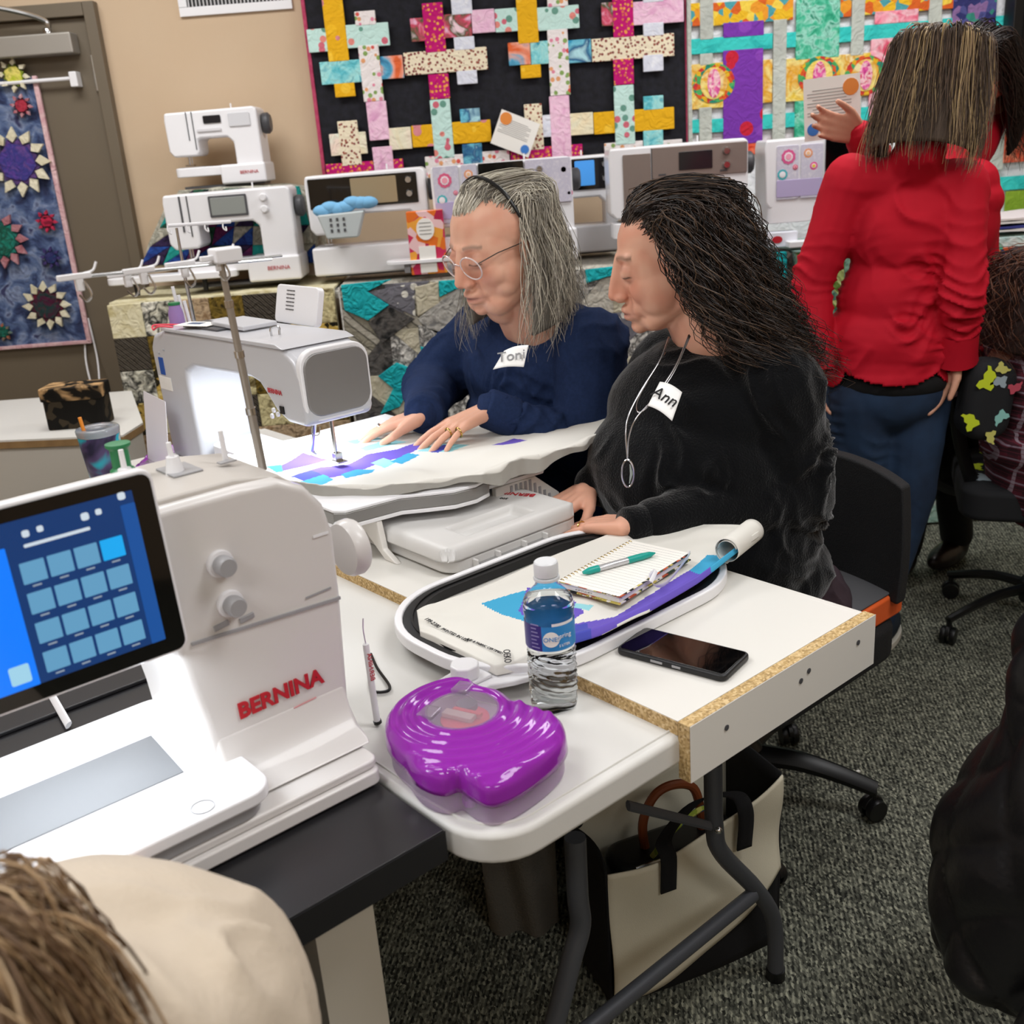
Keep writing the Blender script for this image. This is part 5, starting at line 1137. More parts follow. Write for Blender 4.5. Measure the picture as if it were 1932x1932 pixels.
# ---- purple bobbin box
zq = lambda x, y: (680+x/2.415, 960+y/2.415)
opx = [(112, 1050), (120, 980), (170, 915), (250, 862), (330, 830), (420, 808), (490, 808), (520, 838), (580, 850), (640, 862), (700, 915), (760, 930), (795, 938), (835, 972), (885, 972), (925, 1010), (942, 1060), (925, 1110), (860, 1175), (780, 1235), (700, 1285), (620, 1318), (560, 1318), (500, 1285), (450, 1245), (425, 1255), (390, 1270), (330, 1262), (270, 1235), (230, 1198), (200, 1150), (150, 1110)]
PZ = FT+.040
oT = [atab(*zq(*p), PZ) for p in opx]
wc = atab(*zq(470, 975), PZ)
ctr = V((sum(p[0] for p in oT)/len(oT), sum(p[1] for p in oT)/len(oT), 0))
m_pl = mat('purple_plastic', '#b038c4', .14, trans=.45, ior=1.2, coat=.5); m_cb = mat('clear_tray', '#f6e6fa', .22, trans=.75, ior=1.12)
def bobbin(label, a, b, rz=0):
    t = tt('bobbin_box', label, 'box', a, b, FT+.0005, rz)
    n = len(oT); P = [V((p[0]-ctr.x, p[1]-ctr.y, 0)) for p in oT]
    # smooth the outline
    PP = []
    for i in range(n):
        for k in range(4): PP.append(P[i]*(1-k/4)+P[(i+1) % n]*(k/4))
    for _ in range(3): PP = [(PP[i-1]+PP[i]*2+PP[(i+1) % len(PP)])/4 for i in range(len(PP))]
    n = len(PP); w0 = V((wc[0]-ctr.x, wc[1]-ctr.y, 0)); R0 = .043
    G().prism([(p.x*.965, p.y*.965) for p in PP], .0, .030, 'z').build('tray', m_cb, t, bev=.003)
    rows = 34; vs = []; fs = []
    for i in range(rows+1):
        s_ = i/rows
        for p in PP:
            d = p-w0; L_ = d.length; st = R0/L_
            k = st+(1-st)*min(1, s_/.9); q = w0+d*k
            dist = (q-w0).length-R0
            z = .0585+.0024*math.sin(dist*2*PI/.0185-PI/2)*min(1, dist/.006)*min(1, max(0, (L_-R0-dist)/.01))
            ed = max(0, 1-(L_-R0-dist)/.014); z -= .009*ed*ed
            if s_ > .9: z = .0495-(.021)*(s_-.9)/.1; q = w0+d*(1+.012*(s_-.9)/.1)
            vs.append((q.x, q.y, z))
    fs = [(i*n+j, i*n+(j+1) % n, (i+1)*n+(j+1) % n, (i+1)*n+j) for i in range(rows) for j in range(n)]
    o = G().add(vs, fs).build('lid', m_pl, t, smooth=180)
    md = o.modifiers.new('thick', 'SOLIDIFY'); md.thickness = .0016; md.offset = -1
    G().prism([(w0.x+.0455*math.cos(k*PI/18), w0.y+.0455*math.sin(k*PI/18)) for k in range(36)], .0565, .0585).build('window', mat('clear_window', '#f4e8f6', .08, trans=.85, ior=1.2, coat=.4), t, bev=.0008)
    for s_ in (1, -1): G().box((w0.x+.040*s_*math.cos(.62), w0.y+.040*s_*math.sin(.62)*-1 if s_ < 0 else w0.y+.040, .059), (.026, .022, .006), .4).build('latch', mat('clear_window'), t, bev=.002)
    G().prism([(w0.x+.03*math.cos(k*PI/12), w0.y+.03*math.sin(k*PI/12)-.004) for k in range(24)], .044, .047).build('pink_disc', mat('hot_pink', '#f03a5c', .5), t)
    G().box((w0.x-.006, w0.y, .0515), (.013, .042, .006), .35).build('cream_piece', mat('cream_wax', '#e8dcc0', .6), t, bev=.001)
    G().box((w0.x+.006, w0.y-.002, .0515), (.006, .04, .006), .35).build('red_piece', mat('coral_piece', '#e0484c', .5), t, bev=.001)
    G().lathe([(.012, .042), (.013, .043), (.013, .054), (.005, .055)], (w0.x+.017, w0.y+.013, 0), 24).build('bobbin', mat('bobbin_gray', '#5a6670', .4), t)
    for k in range(5): G().lathe([(.009, .003), (.0095, .004), (.0095, .012), (.005, .0125)], (-.05+.024*k, -.05+.012*k+.01*(k % 2), 0), 14).build('thread_bobbin', mat('purple_thread%d' % (k % 2), ['#b03ac8', '#d8c0e0'][k % 2], .6), t)
    return t
bb = bobbin('translucent purple bobbin box with clear round window on the near corner of the folding table', ctr.x, ctr.y)
q = atab(330, 880, FT+.03)
bobbin('translucent purple bobbin box standing behind the front sewing machine', q[0]+.01, q[1], 2.4)
# clear thread shield next to it
q = atab(385, 905, FT+.02)
t = tt('clear_bobbin_case', 'small clear plastic case leaning behind the front machine beside the purple box', 'case', q[0]-.0, q[1]-.12, FT+.0005)
G().prism(rrect(-.03, .02, .002, .075, .012), -.008, .008, 'y').build('case', M_trans, t, bev=.002)
# ---- tumbler with straw
q = at(183, 806, FT+.165); qt = toT(q)
t = tt('tumbler', 'insulated cup with dark floral and teal sleeve, clear lid and orange straw', 'cup', qt[0], qt[1], FT)
G().lathe([(.0, 0), (.030, 0), (.033, .004), (.045, .13), (.046, .148)], (0, 0, 0), 40, cap=False).build('sleeve', fab('tumbler_art', ['#2a2638', '#4a3c5c', '#1e9aa8', '#1e9aa8', '#d8b8a0', '#20263c'], 9, 'blot', .3, 0), t, smooth=180)
G().lathe([(.0462, .1485), (.0475, .155), (.048, .162), (.046, .165), (.02, .165), (.0195, .162), (.0, .162)], (0, 0, 0), 40, cap=False).build('lid', mat('clear_lid', '#c8c8cc', .1, trans=.6), t, smooth=180)
G().tube([(-.018, 0, .03), (-.033, -.0, .195)], .0042, 10).build('straw', mat('orange_straw', '#e0882a', .4), t)
# ---- white cabinet at the left with fabric basket
pts = [at(*p, .745) for p in ((-60, 833), (232, 821), (270, 797), (251, 735), (98, 758), (-60, 852-20))]
FL, FR, RR, BR_, BL = at(-160, 838, .745), at(232, 821, .745), at(270, 797, .745), at(251, 735, .745), at(60, 745, .745)
bl_ = V((FL.x, BR_.y, .745))
t = thing('white_cabinet', 'white laminate cabinet with wooden edge band standing before the taupe door', 'cabinet', (FR.x-.3, FR.y+.25, 0))
ox, oy = t.location.x, t.location.y
poly_ = [(FL.x-ox, FL.y-oy), (FR.x-ox, FR.y-oy), (RR.x-ox, RR.y-oy), (BR_.x-ox-.0, min(BR_.y, 3.52)-oy), (FL.x-ox, min(BR_.y, 3.52)-oy)]
G().prism(poly_, .72, .7395).build('edge_band', mat('oak_edge', '#9a7a50', .6, mix=(30, '#7c6040', .6)), t)
G().prism([(x*.997, y*.997) for x, y in poly_], .7396, .745).build('top', M_lam, t)
G().prism([(x*.97, y*.95) for x, y in poly_], .03, .719).build('body', mat('cabinet_white', '#c8c2b8', .5), t)
G().prism([(x*.9, y*.9) for x, y in poly_], .0, .029).build('plinth', M_dgray, t)
q = at(148, 806, .745)
t = thing('fabric_basket', 'small black lattice fabric basket with gold flower rim on the white cabinet', 'basket', (q.x, q.y+.03, .745))
m_lat = fab('black_lattice', ['#14120f', '#3a3226', '#14120f'], 40, 'cells', quilt=0)
G().prism(rrect(-.085, .085, -.05, .05, .015), 0, .115, 'z').build('basket_body', m_lat, t, bev=.004)
G().prism(rrect(-.090, .090, -.054, .054, .016), .085, .124, 'z').build('cuff', fab('gold_flowers', ['#120f0c', '#1c1812', '#c8a070', '#1c1812'], 13, 'blot', quilt=0), t, bev=.004)
# ============================================================ under the table
def vplane(p, q):   # vertical plane through two floor points
    p, q = V(p), V(q); d = (q-p); n = V((-d.y, d.x, 0)).normalized(); return p, n
def onpl(px, py, P, n):
    d = FW*F_PX + CX*(px-966) - CY*(py-966); return CAM + d*((P-CAM).dot(n)/d.dot(n))
BLw, BRw = at(1160, 1885, .02), at(1470, 1762, .02)
P_, n_p = vplane(BLw, BRw)
TLw, TRw = onpl(1145, 1655, P_, n_p), onpl(1463, 1465, P_, n_p)
ang = math.atan2((BRw-BLw).y, (BRw-BLw).x)
t = thing('tote_bag', 'cream canvas tote bag with black base, sides and handles under the folding table', 'bag', (BLw.x, BLw.y, 0), ang)
W_ = (BRw-BLw).length; zt0 = TLw.z; zt1 = TRw.z; DP = .17
m_can = mat('canvas', '#cfc8b2', .9, bump=(500, .4, .001)); m_bk = mat('black_canvas', '#08080a', .95, bump=(500, .4, .001))
def zt(x): s_ = x/W_; return zt0*(1-s_)+zt1*s_ - .025*math.sin(PI*s_)
lx = onpl(1170, 1868, P_, n_p); 
def band_z(x): s_ = x/W_; return .012+.16*s_**2.2
def front(u, v):
    x = W_*u; z0 = band_z(x); z = z0+(zt(x)-z0)*v
    return (x, -.012*math.sin(PI*u)-.006*math.sin(u*9+v*6), z)
G().grid(front, 30, 24, .004, (0, -1, 0)).build('canvas_panel', m_can, t, smooth=180)
def fr2(u, v): x = W_*u; return (x, -.010*math.sin(PI*u)+.006, (band_z(x)+.01)*v)
G().grid(fr2, 30, 6, .004, (0, -1, 0)).build('base_band', m_bk, t, smooth=180)
G().grid(lambda u, v: (-.004+.02*math.sin(PI*u)*v, .006+DP*u, .006+(zt0-.006)*v), 10, 10, .004, (-1, 0, 0)).build('side_panel', m_bk, t, smooth=180)
G().grid(lambda u, v: (W_+.004, .006+DP*u, .006+(zt1-.006)*v), 10, 10, .004, (1, 0, 0)).build('side_panel', m_bk, t, smooth=180)
G().grid(lambda u, v: (W_*u, DP+.008, .006+((zt(W_*u)+.03)-.006)*v), 16, 10, .004, (0, 1, 0)).build('back_panel', m_can, t, smooth=180)
G().b2((0, .006, .0), (W_, DP, .006)).build('bottom_panel', m_bk, t)
def ribbon(pts, w_, par):
    B_ = bez(pts, 6); k = len(B_)-1
    def rf(u, v):
        i = u*k; j = min(int(i), k-1); p = B_[j]*(1-(i-j))+B_[j+1]*(i-j); return (p.x+(v-.5)*w_, p.y, p.z)
    G().grid(rf, k*2, 3, .003, (0, 1, .3)).build('strap', m_bk, par, smooth=180)
def strap(px0, py0, px1, py1, y0, h):
    a_ = onpl(px0, py0, P_, n_p); b_ = onpl(px1, py1, P_, n_p)
    xa = (a_-BLw).dot(V((math.cos(ang), math.sin(ang), 0))); xb = (b_-BLw).dot(V((math.cos(ang), math.sin(ang), 0)))
    pts = [(xa, y0, a_.z), (xa, y0-.004, zt(xa)+.01), (xa+.05*(xb-xa), y0+.02, zt(xa)+h*.6), ((xa+xb)/2, y0+.03, (zt(xa)+zt(xb))/2+h), (xb-.05*(xb-xa), y0+.02, zt(xb)+h*.6), (xb, y0-.004, zt(xb)+.01), (xb, y0, b_.z)]
    ribbon(pts, .030, t)
strap(1250, 1668, 1392, 1588, -.018, .055)
G().tube(bez([(.03, DP, zt0-.02), (.05, DP, zt0+.03), (.15, DP-.01, zt0+.06), (.25, DP, zt1+.05), (.3, DP, zt1)], 6), .012, 8, flat=.25).build('strap', m_bk, t)
u_x = V((math.cos(ang), math.sin(ang), 0)); hnd = thing('leather_purse', 'black zipped purse with brown leather handle inside the canvas tote', 'purse', tuple(BLw+u_x*(W_*.5)+V((-math.sin(ang), math.cos(ang), 0))*.085+V((0, 0, .01-BLw.z))), ang)
G().prism(rrect(-.13, .13, -.05, .05, .04), .0, zt0-.05).build('purse_body', mat('black_leather', '#0a0a0b', .4), hnd, bev=.02, seg=3)
G().tube(bez([(-.055, .0, zt0-.07), (-.06, -.0, zt0-.0), (-.035, -.0, zt0+.05), (.005, 0, zt0+.06), (.045, 0, zt0+.04), (.06, 0, zt0-.02), (.06, 0, zt0-.07)], 6), .0085, 10).build('handle', mat('brown_leather', '#7a3f22', .4), hnd)
G().tube(bez([(-.06, -.03, zt0-.05), (-.02, -.04, zt0+.0), (.04, -.03, zt0+.015), (.09, -.02, zt0-.0)], 6), .005, 8).build('striped_cord', fab('yellow_blue_cord', ['#8a9a3a', '#2a5a8a', '#b8b860'], 80, 'cells', quilt=0), hnd)
G().tube(bez([(-.1, -.045, zt0-.05), (0, -.05, zt0-.042), (.1, -.045, zt0-.03)], 6), .003, 6).build('zip', M_chrome, hnd)
G().tube([( .085+.012*math.cos(k*PI/8), -.0, zt1+.012+.012*math.sin(k*PI/8)) for k in range(17)], .0014, 6).build('ring', M_chrome, hnd)
q0, q1 = at(935, 1755, 0), at(1045, 1750, 0)
t = thing('mesh_bag', 'dim grey mesh fabric bag standing on the carpet left of the tote', 'bag', tuple((q0+q1)/2), math.atan2((q1-q0).y, (q1-q0).x))
w2 = (q1-q0).length/2+.01
g = G().grid(lambda u, v: (-w2*(1+.08*v)+2*w2*(1+.08*v)*u, -.02*math.sin(PI*u)-.012*math.sin(u*11+v*3), .003+.30*v), 24, 14, .12, (0, -1, 0))
g.build('bag_body', mat('gray_mesh', '#5c5850', .9, bump=(260, .9, .003)), t, smooth=60)
for s_ in (-1, 1): G().tube(bez([(s_*w2*.5, .0, .28), (s_*w2*.5, .03, .34), (s_*w2*.2, .06, .36), (0, .06, .365)], 5), .006, 6).build('handle', m_bk, t)
# ============================================================ office chairs
m_seatgray = mat('cushion_gray', '#47474a', .8, bump=(300, .3, .001)); m_or = mat('orange_fabric', '#d85a20', .75)
m_meshb = mat('chair_mesh', '#111113', .85, bump=(350, .8, .002))
def chair(label, x, y, rz, base_rot, seat_z=.46, cush=None, back=True, seatm=None, backm=None, arms=False, backh=.5, backw=.46, backz=None, group=None):
    """faces local -X"""
    t = thing('office_chair', label, 'chair', (x, y, 0), rz, group)
    for k in range(5):
        a_ = base_rot-rz+k*2*PI/5; c, s_ = math.cos(a_), math.sin(a_)
        pts = [(c*.03, s_*.03, .13), (c*.12, s_*.12, .125), (c*.2, s_*.2, .105), (c*.285, s_*.285, .075)]
        G().tube(bez(pts, 4), [.026-.008*i/12 for i in range(13)], 8, flat=.62).build('base_leg', M_black, t)
        cx, cy = c*.28, s_*.28
        tm = Matrix.Translation((cx, cy, .026)) @ Matrix.Rotation(a_+.7, 4, 'Z')
        for d in (-.013, .013): G().lathe([(.012, -.008), (.024, -.007), (.026, 0), (.024, .007), (.012, .008)], (0, d, 0), 16, Matrix.Rotation(PI/2, 4, 'X')).build('caster_wheel', M_black, t).matrix_basis = tm
        G().prism([(.026*math.cos(q_), .026*math.sin(q_)+.006) for q_ in [PI*j/8 for j in range(9)]], -.006, .006, 'y').build('caster_hood', M_black, t, bev=.002).matrix_basis = tm
        G().tube([(cx, cy, .05), (cx, cy, .075)], .008, 8).build('caster_stem', M_black, t)
    G().lathe([(.045, .09), (.045, .15), (.03, .17), (.028, seat_z-.09)], (0, 0, 0), 18).build('gas_column', M_black, t)
    G().b2((-.12, -.09, seat_z-.10), (.14, .09, seat_z-.065)).build('mechanism', M_black, t, bev=.01)
    sm = seatm or m_meshb
    G().prism(rrect(-.25, .24, -.24, .24, .07), seat_z-.095, seat_z-.005).build('seat', sm, t, bev=.02, seg=3)
    if cush:
        G().prism(rrect(-.22, .26, -.23, .23, .03), seat_z-.004, seat_z+.05).build('cushion', m_or, t, bev=.008)
        G().prism(rrect(-.215, .255, -.225, .225, .03), seat_z+.0505, seat_z+.056).build('cushion_top', m_seatgray, t, bev=.003)
    bz = backz or seat_z+.16
    def bk(u, v):
        yy = (u-.5)*backw*(1-.12*v*v); return (.27+.05*v-.07*(2*u-1)**2*.8, yy, bz+backh*v*(1-.10*(2*u-1)**2))
    G().grid(bk, 20, 16, .035, (1, 0, 0)).build('backrest', backm or m_meshb, t, bev=.006, smooth=60)
    G().tube(bez([(.10, 0, seat_z-.085), (.26, 0, seat_z-.08), (.325, 0, seat_z+.02), (.33, 0, bz+.12)], 5), .022, 8, flat=.5).build('back_support', M_black, t)
    if arms:
        for s_ in (-1, 1):
            G().tube(bez([(0, s_*.24, seat_z-.04), (0, s_*.28, seat_z), (.02, s_*.28, seat_z+.14), (.02, s_*.27, seat_z+.19)], 5), .016, 8).build('arm_post', M_black, t)
            G().b2((-.12, s_*.27-.035, seat_z+.19), (.12, s_*.27+.035, seat_z+.215)).build('armrest', M_black, t, bev=.01)
    return t
hub = TW(.785, .497)
chair('black mesh office chair with grey and orange cushion under the woman in black', hub.x, hub.y, A0, math.radians(-19), .462, True, backh=.26, backw=.50, backz=.50)
hub2 = TW(.80, 1.08)
chair('black office chair hidden behind the table under the grey-haired woman', hub2.x, hub2.y, A0, .3, .43, backh=.34, backz=.52, backm=mat('red_chair', '#8a1a1c', .8))
# animal-print chair at the right
m_ap = mat('animal_ground', '#17181b', .85, bump=(300, .3, .001))
ch3 = chair('black office chair printed with yellow, mint and coral animal shapes at right edge', 1.50, 2.72, math.radians(160), math.radians(192), .50, backh=.30, backw=.30, seatm=m_ap, backm=m_ap, backz=.68)
sq = [(0, 0), (.010, -.004), (.016, .006), (.012, .018), (.018, .03), (.012, .042), (.004, .046), (.0, .056), (-.008, .058), (-.006, .046), (-.014, .036), (-.012, .024), (-.022, .02), (-.028, .008), (-.018, .0), (-.01, .004)]
cols = ['#c8d82a', '#8cc4bc', '#e0564e', '#9aa8b0', '#c8c46a', '#b84a5a']
def sticker(par, M, c_, s_=1.6):
    o = G().prism([(x*s_, y*s_) for x, y in sq], 0, .0012, 'z').build('animal_print', mat('ap'+c_, c_, .8), par, smooth=0); o.matrix_basis = M
for c_ in [c for c in ch3.children if c.name.startswith('backrest')]: bpy.data.objects.remove(c_)
pc_ = aty(1858, 752, 2.56); I3 = ch3.matrix_basis.inverted(); RP = Matrix.Translation(I3 @ pc_) @ Matrix.Rotation(math.radians(-160), 4, 'Z') @ Matrix.Rotation(.10, 4, 'Y')
G().prism(rrect(-.062, .062, -.105, .105, .055, 8), -.05, .05, 'y').build('backrest', m_ap, ch3, bev=.035, seg=5).matrix_basis = RP
for j_, (x_, z_, s_, c_i) in enumerate(((-.025, .035, 1.3, 0), (-.035, -.06, 1.1, 0), (.02, .06, .9, 3), (.03, -.02, .9, 1), (.0, -.075, .8, 4), (-.01, .09, .8, 4), (.035, .03, .8, 5))):
    o_ = G().prism([(x*s_*.8, y*s_*.8) for x, y in sq], 0, .0012, 'z').build('animal_print', mat('ap'+cols[c_i], cols[c_i], .8), ch3, smooth=0); o_.matrix_basis = RP @ frame((x_, -.0508, z_), (1, 0, 0), (0, 0, 1)) @ Matrix.Rotation(j_*.9, 4, 'Z')
pa, pb = I3 @ aty(1800, 745, 2.62), I3 @ aty(1840, 930, 2.66)
G().tube(bez([pa, (pa+pb)/2+V((.01, 0, 0)), pb], 4), .022, 8, flat=.6).build('back_post', M_black, ch3)
k = 0
for (x, y) in ((.15, -.15), (.05, .1), (-.1, -.1), (.17, .15), (-.15, .12), (.0, -.02), (.2, 0), (-.2, 0), (.1, .19), (.02, -.2)):
    sticker(ch3, Matrix.Translation((x, y, .496)) @ Matrix.Rotation(k*1.1, 4, 'Z'), cols[k % 6], 1.1); k += 1
# chair at the lower right carrying the quilted jacket
chj = chair('black office chair carrying the quilted jacket at the lower right', 1.42, 1.24, math.radians(180), .2, .46, backh=.22, backw=.30, backz=.50)
jk = thing('quilted_jacket', 'black diamond quilted jacket hanging over a chair at the lower right', 'jacket', (.98, 1.22, .12))
m_jk = mat('quilted_black', '#151416', .38, spec=.5, bump=(30, .25, .01))
outl = [(2060, 1000), (1985, 1110), (1932, 1240), (1905, 1330), (1880, 1420), (1830, 1520), (1785, 1600), (1765, 1660), (1752, 1740), (1752, 1800), (1775, 1825), (1810, 1838), (1850, 1852)]
prj = [aty(px, py, 1.22) for px, py in outl]; prj = sorted([(p.z, p.x) for p in prj]); zl, zh = prj[0][0], .80
def jx(z):
    if z <= prj[0][0]: return prj[0][1]
    for (z0, x0), (z1, x1) in zip(prj, prj[1:]):
        if z <= z1: return x0+(x1-x0)*(z-z0)/(z1-z0)
    return prj[-1][1]
def jak(u, v):
    z = zl-.004+(zh-zl)*v; xl_ = jx(z); t_ = 2*PI*u
    cx = xl_+.25; ca, sa = math.cos(t_), math.sin(t_)
    q0_ = (.25+.75*min(1, (1-v)*6))*(.75+.25*min(1, v*9)); rx = .25*q0_; ry0 = .19*(.3+.7*min(1, (1-v)*5))*(.5+.5*min(1, v*8)); cx = xl_+math.sqrt(rx*rx+(xl_/1.22*ry0)**2)+.006; ry = .19*(.3+.7*min(1, (1-v)*5))*(.5+.5*min(1, v*8))
    s_ = t_*.25/.085; q_ = z/.085
    puff = .015*(abs(math.sin((s_+q_)*PI*.5))*abs(math.sin((s_-q_)*PI*.5)))**.5
    return (cx+(rx+puff)*ca-.98, 1.22+(ry+puff)*sa+.02*math.sin(z*20+t_*2)-1.22, z-.12)
G().grid(jak, 150, 110).build('jacket_body', m_jk, jk, smooth=180, fix=True)
sl = aty(1915, 1880, 1.12)
G().tube(bez([(1.02-.98, -.16, .45), (sl.x-.98+.035, -.19, .20), (sl.x-.98+.03, -.17, .0), (sl.x-.98+.045, -.15, -.10)], 8), [.06-.012*i/24 for i in range(25)], 14).build('sleeve', m_jk, jk, smooth=180)
# crumb of paper on the carpet
q = at(1619, 1457, 0); t = G().box((0, 0, .002), (.008, .006, .004), .4).build('paper_scrap', M_paper); t.location = q; tag(t, 'tiny white paper scrap lying on the carpet near the chair foot', 'scrap')
# ============================================================ people
def remesh(g, voxel, it=4, fac=.5):
    me = bpy.data.meshes.new('tmp'); me.from_pydata(g.v, [], g.f); me.update()
    bm = bmesh.new(); bm.from_mesh(me); bmesh.ops.recalc_face_normals(bm, faces=bm.faces); bm.to_mesh(me); bm.free()
    o = bpy.data.objects.new('tmp', me); COL.objects.link(o)
    m = o.modifiers.new('r', 'REMESH'); m.mode = 'VOXEL'; m.voxel_size = voxel
    if it: s = o.modifiers.new('s', 'SMOOTH'); s.factor = fac; s.iterations = it
    dg = bpy.context.evaluated_depsgraph_get(); out = bpy.data.meshes.new_from_object(o.evaluated_get(dg))
    bpy.data.objects.remove(o); bpy.data.meshes.remove(me); return out
def getco(me): a = np.empty(len(me.vertices)*3, np.float32); me.vertices.foreach_get('co', a); return a.reshape(-1, 3).astype(np.float64)
def getno(me): a = np.empty(len(me.vertices)*3, np.float32); me.vertices.foreach_get('normal', a); return a.reshape(-1, 3).astype(np.float64)
def setco(me, a): me.vertices.foreach_set('co', a.astype(np.float32).ravel()); me.update()
def fin(me, name, m, parent):
    me.name = name; me.materials.clear(); me.materials.append(m)
    me.polygons.foreach_set('use_smooth', [True]*len(me.polygons))
    if parent is not None: me.transform(parent.matrix_basis.inverted())
    o = bpy.data.objects.new(name, me); COL.objects.link(o)
    if parent is not None: o.parent = parent
    return o
def vcol(me, cols):   # per-vertex colours (linear)
    at_ = me.color_attributes.new('Col', 'FLOAT_COLOR', 'POINT')
    c = np.ones((len(me.vertices), 4), np.float32); c[:, :3] = cols; at_.data.foreach_set('color', c.ravel())
def l3(h): return np.array(lin(h)[:3])
def hframe(c, face, up=(0, 0, 1), s=1.):
    """head frame: X her left, Y forward, Z up"""
    y = V(face).normalized(); z = V(up); z = (z-y*z.dot(y)).normalized(); x = y.cross(z)*-1
    x = z.cross(y)*-1 if False else y.cross(z)*-1
    return Matrix(((x.x*s, y.x*s, z.x*s, c[0]), (x.y*s, y.y*s, z.y*s, c[1]), (x.z*s, y.z*s, z.z*s, c[2]), (0, 0, 0, 1)))
def add_head(g, M, full=0., jowl=0., neck=-.16):
    def e(c, r): g.sph(M @ V(c), tuple(r), 28, 18, M.to_3x3().to_4x4())
    def c_(a, b, r0, r1): s = abs(M.to_scale()[0]); g.cap(M @ V(a), M @ V(b), r0*s, r1*s)
    e((0, -.018, .033), (.076+full, .096, .077)); e((0, .022, .002), (.066+full, .062, .085)); e((0, .026, -.052), (.055+full, .055, .052))
    e((0, .040, -.082), (.036+full, .038, .028)); e((0, .070, -.094), (.017, .015, .014))
    for s in (-1, 1):
        e((s*.034, .047, -.030), (.028+full, .028, .030)); e((s*.040, .030, -.052), (.022+full, .034, .028)); e((s*.032, .0680, .002), (.0165, .0165, .0150)); c_((s*.012, .0765, .022), (s*.040, .066, .023), .0095, .0085)
        c_((s*.045, .0, -.062), (s*.026, .048, -.086), .014+jowl, .012+jowl)
        e((s*(.076+full), -.008, -.012), (.007, .018, .030)); e((s*.0115, .0900, -.040), (.0095, .0120, .0085))
    c_((0, .0775, .022), (0, .0965, -.026), .0095, .0115); c_((0, .070, .01), (0, .084, -.032), .0140, .0170); e((0, .0985, -.034), (.0120, .0125, .0105)); e((s*.043, .022, -.034), (.026+full, .044, .046))
    e((0, .0805, -.0620), (.024, .0150, .0090)); e((0, .0785, -.0745), (.021, .0150, .0090)); e((0, .070, -.066), (.034, .018, .022))
    c_((0, -.025, -.06), (0, -.045, neck), .054+jowl, (.058 if neck < -.15 else .05)+jowl)
def face_finish(co, no, M, base, tone, brow, lips='#b06a62', blot='#c07a68'):
    """shape and colour of the face in head space; returns moved coordinates and colours"""
    I = np.array(M.inverted()); h = co @ I[:3, :3].T + I[:3, 3]; x, y, z = h.T
    ax = np.abs(x); fr = (y > .03) & (z > -.12) & (z < .1) & (ax < .075)
    def gs(cx, cz, sx, sz): return np.exp(-((ax-cx)/sx)**2-((z-cz)/sz)**2)*fr
    d = -.0035*gs(.016, .008, .008, .010) - .0035*gs(.031, .0165, .014, .0045) - .0030*gs(.031, -.014, .016, .004)
    d += .0012*gs(.031, -.003, .013, .0035)
    d -= .0022*gs(0, -.0682, .024, .0022) + .0018*gs(0, -.083, .016, .004) + .0012*gs(0, -.054, .004, .006)
    lf = np.exp(-((ax-(.020+(-.045-z)*.42))/.0035)**2)*((z < -.040) & (z > -.078))*fr; d -= .0016*lf
    A = np.array(M)[:3, :3]; fw = A[:, 1]/np.linalg.norm(A[:, 1])
    co = co + d[:, None]*fw[None, :]*np.linalg.norm(A[:, 1])
    n1 = np.array([noise.noise((a*38, b*38, c*38)) if f_ else 0 for (a, b, c), f_ in zip(h, (np.abs(h) < .2).all(1))])
    c = np.tile(l3(base), (len(co), 1)); B = l3(blot)
    w_ = np.clip(.32+.9*n1, 0, 1)*.5; c = c*(1-w_[:, None])+B*w_[:, None]
    w_ = (.45*gs(.042, -.03, .02, .02)+.35*gs(0, -.034, .014, .014)+.25*gs(0, -.094, .02, .01)); c = c*(1-w_[:, None])+B*w_[:, None]
    def mixc(w_, col):
        nonlocal c; w_ = np.clip(w_, 0, 1)[:, None]; c = c*(1-w_)+l3(col)*w_
    mixc(.9*gs(0, -.0685, .021, .0075)*(z > -.078)*(z < -.059), lips)
    mixc(.9*gs(0, -.0682, .021, .0016), '#5a2a26')
    mixc(.75*np.exp(-((z-(.0265-.25*(ax-.03)**2/.03))/.0034)**2)*((ax > .014) & (ax < .049))*fr, brow)
    mixc(.5*gs(.031, .010, .015, .004), '#8a5548'); mixc(.35*gs(.031, -.013, .014, .004), '#8a5548')
    lash = np.exp(-((z-(-.0065+6*(ax-.031)**2))/.0014)**2)*((ax > .017) & (ax < .046))*fr; mixc(.95*lash, '#2a1a16')
    mixc(.8*np.exp(-((ax-.0085)/.0035)**2-((z+.0455)/.0022)**2)*(y > .09), '#4a2420'); mixc(.3*lf, '#8a5040')
    return co, c, h
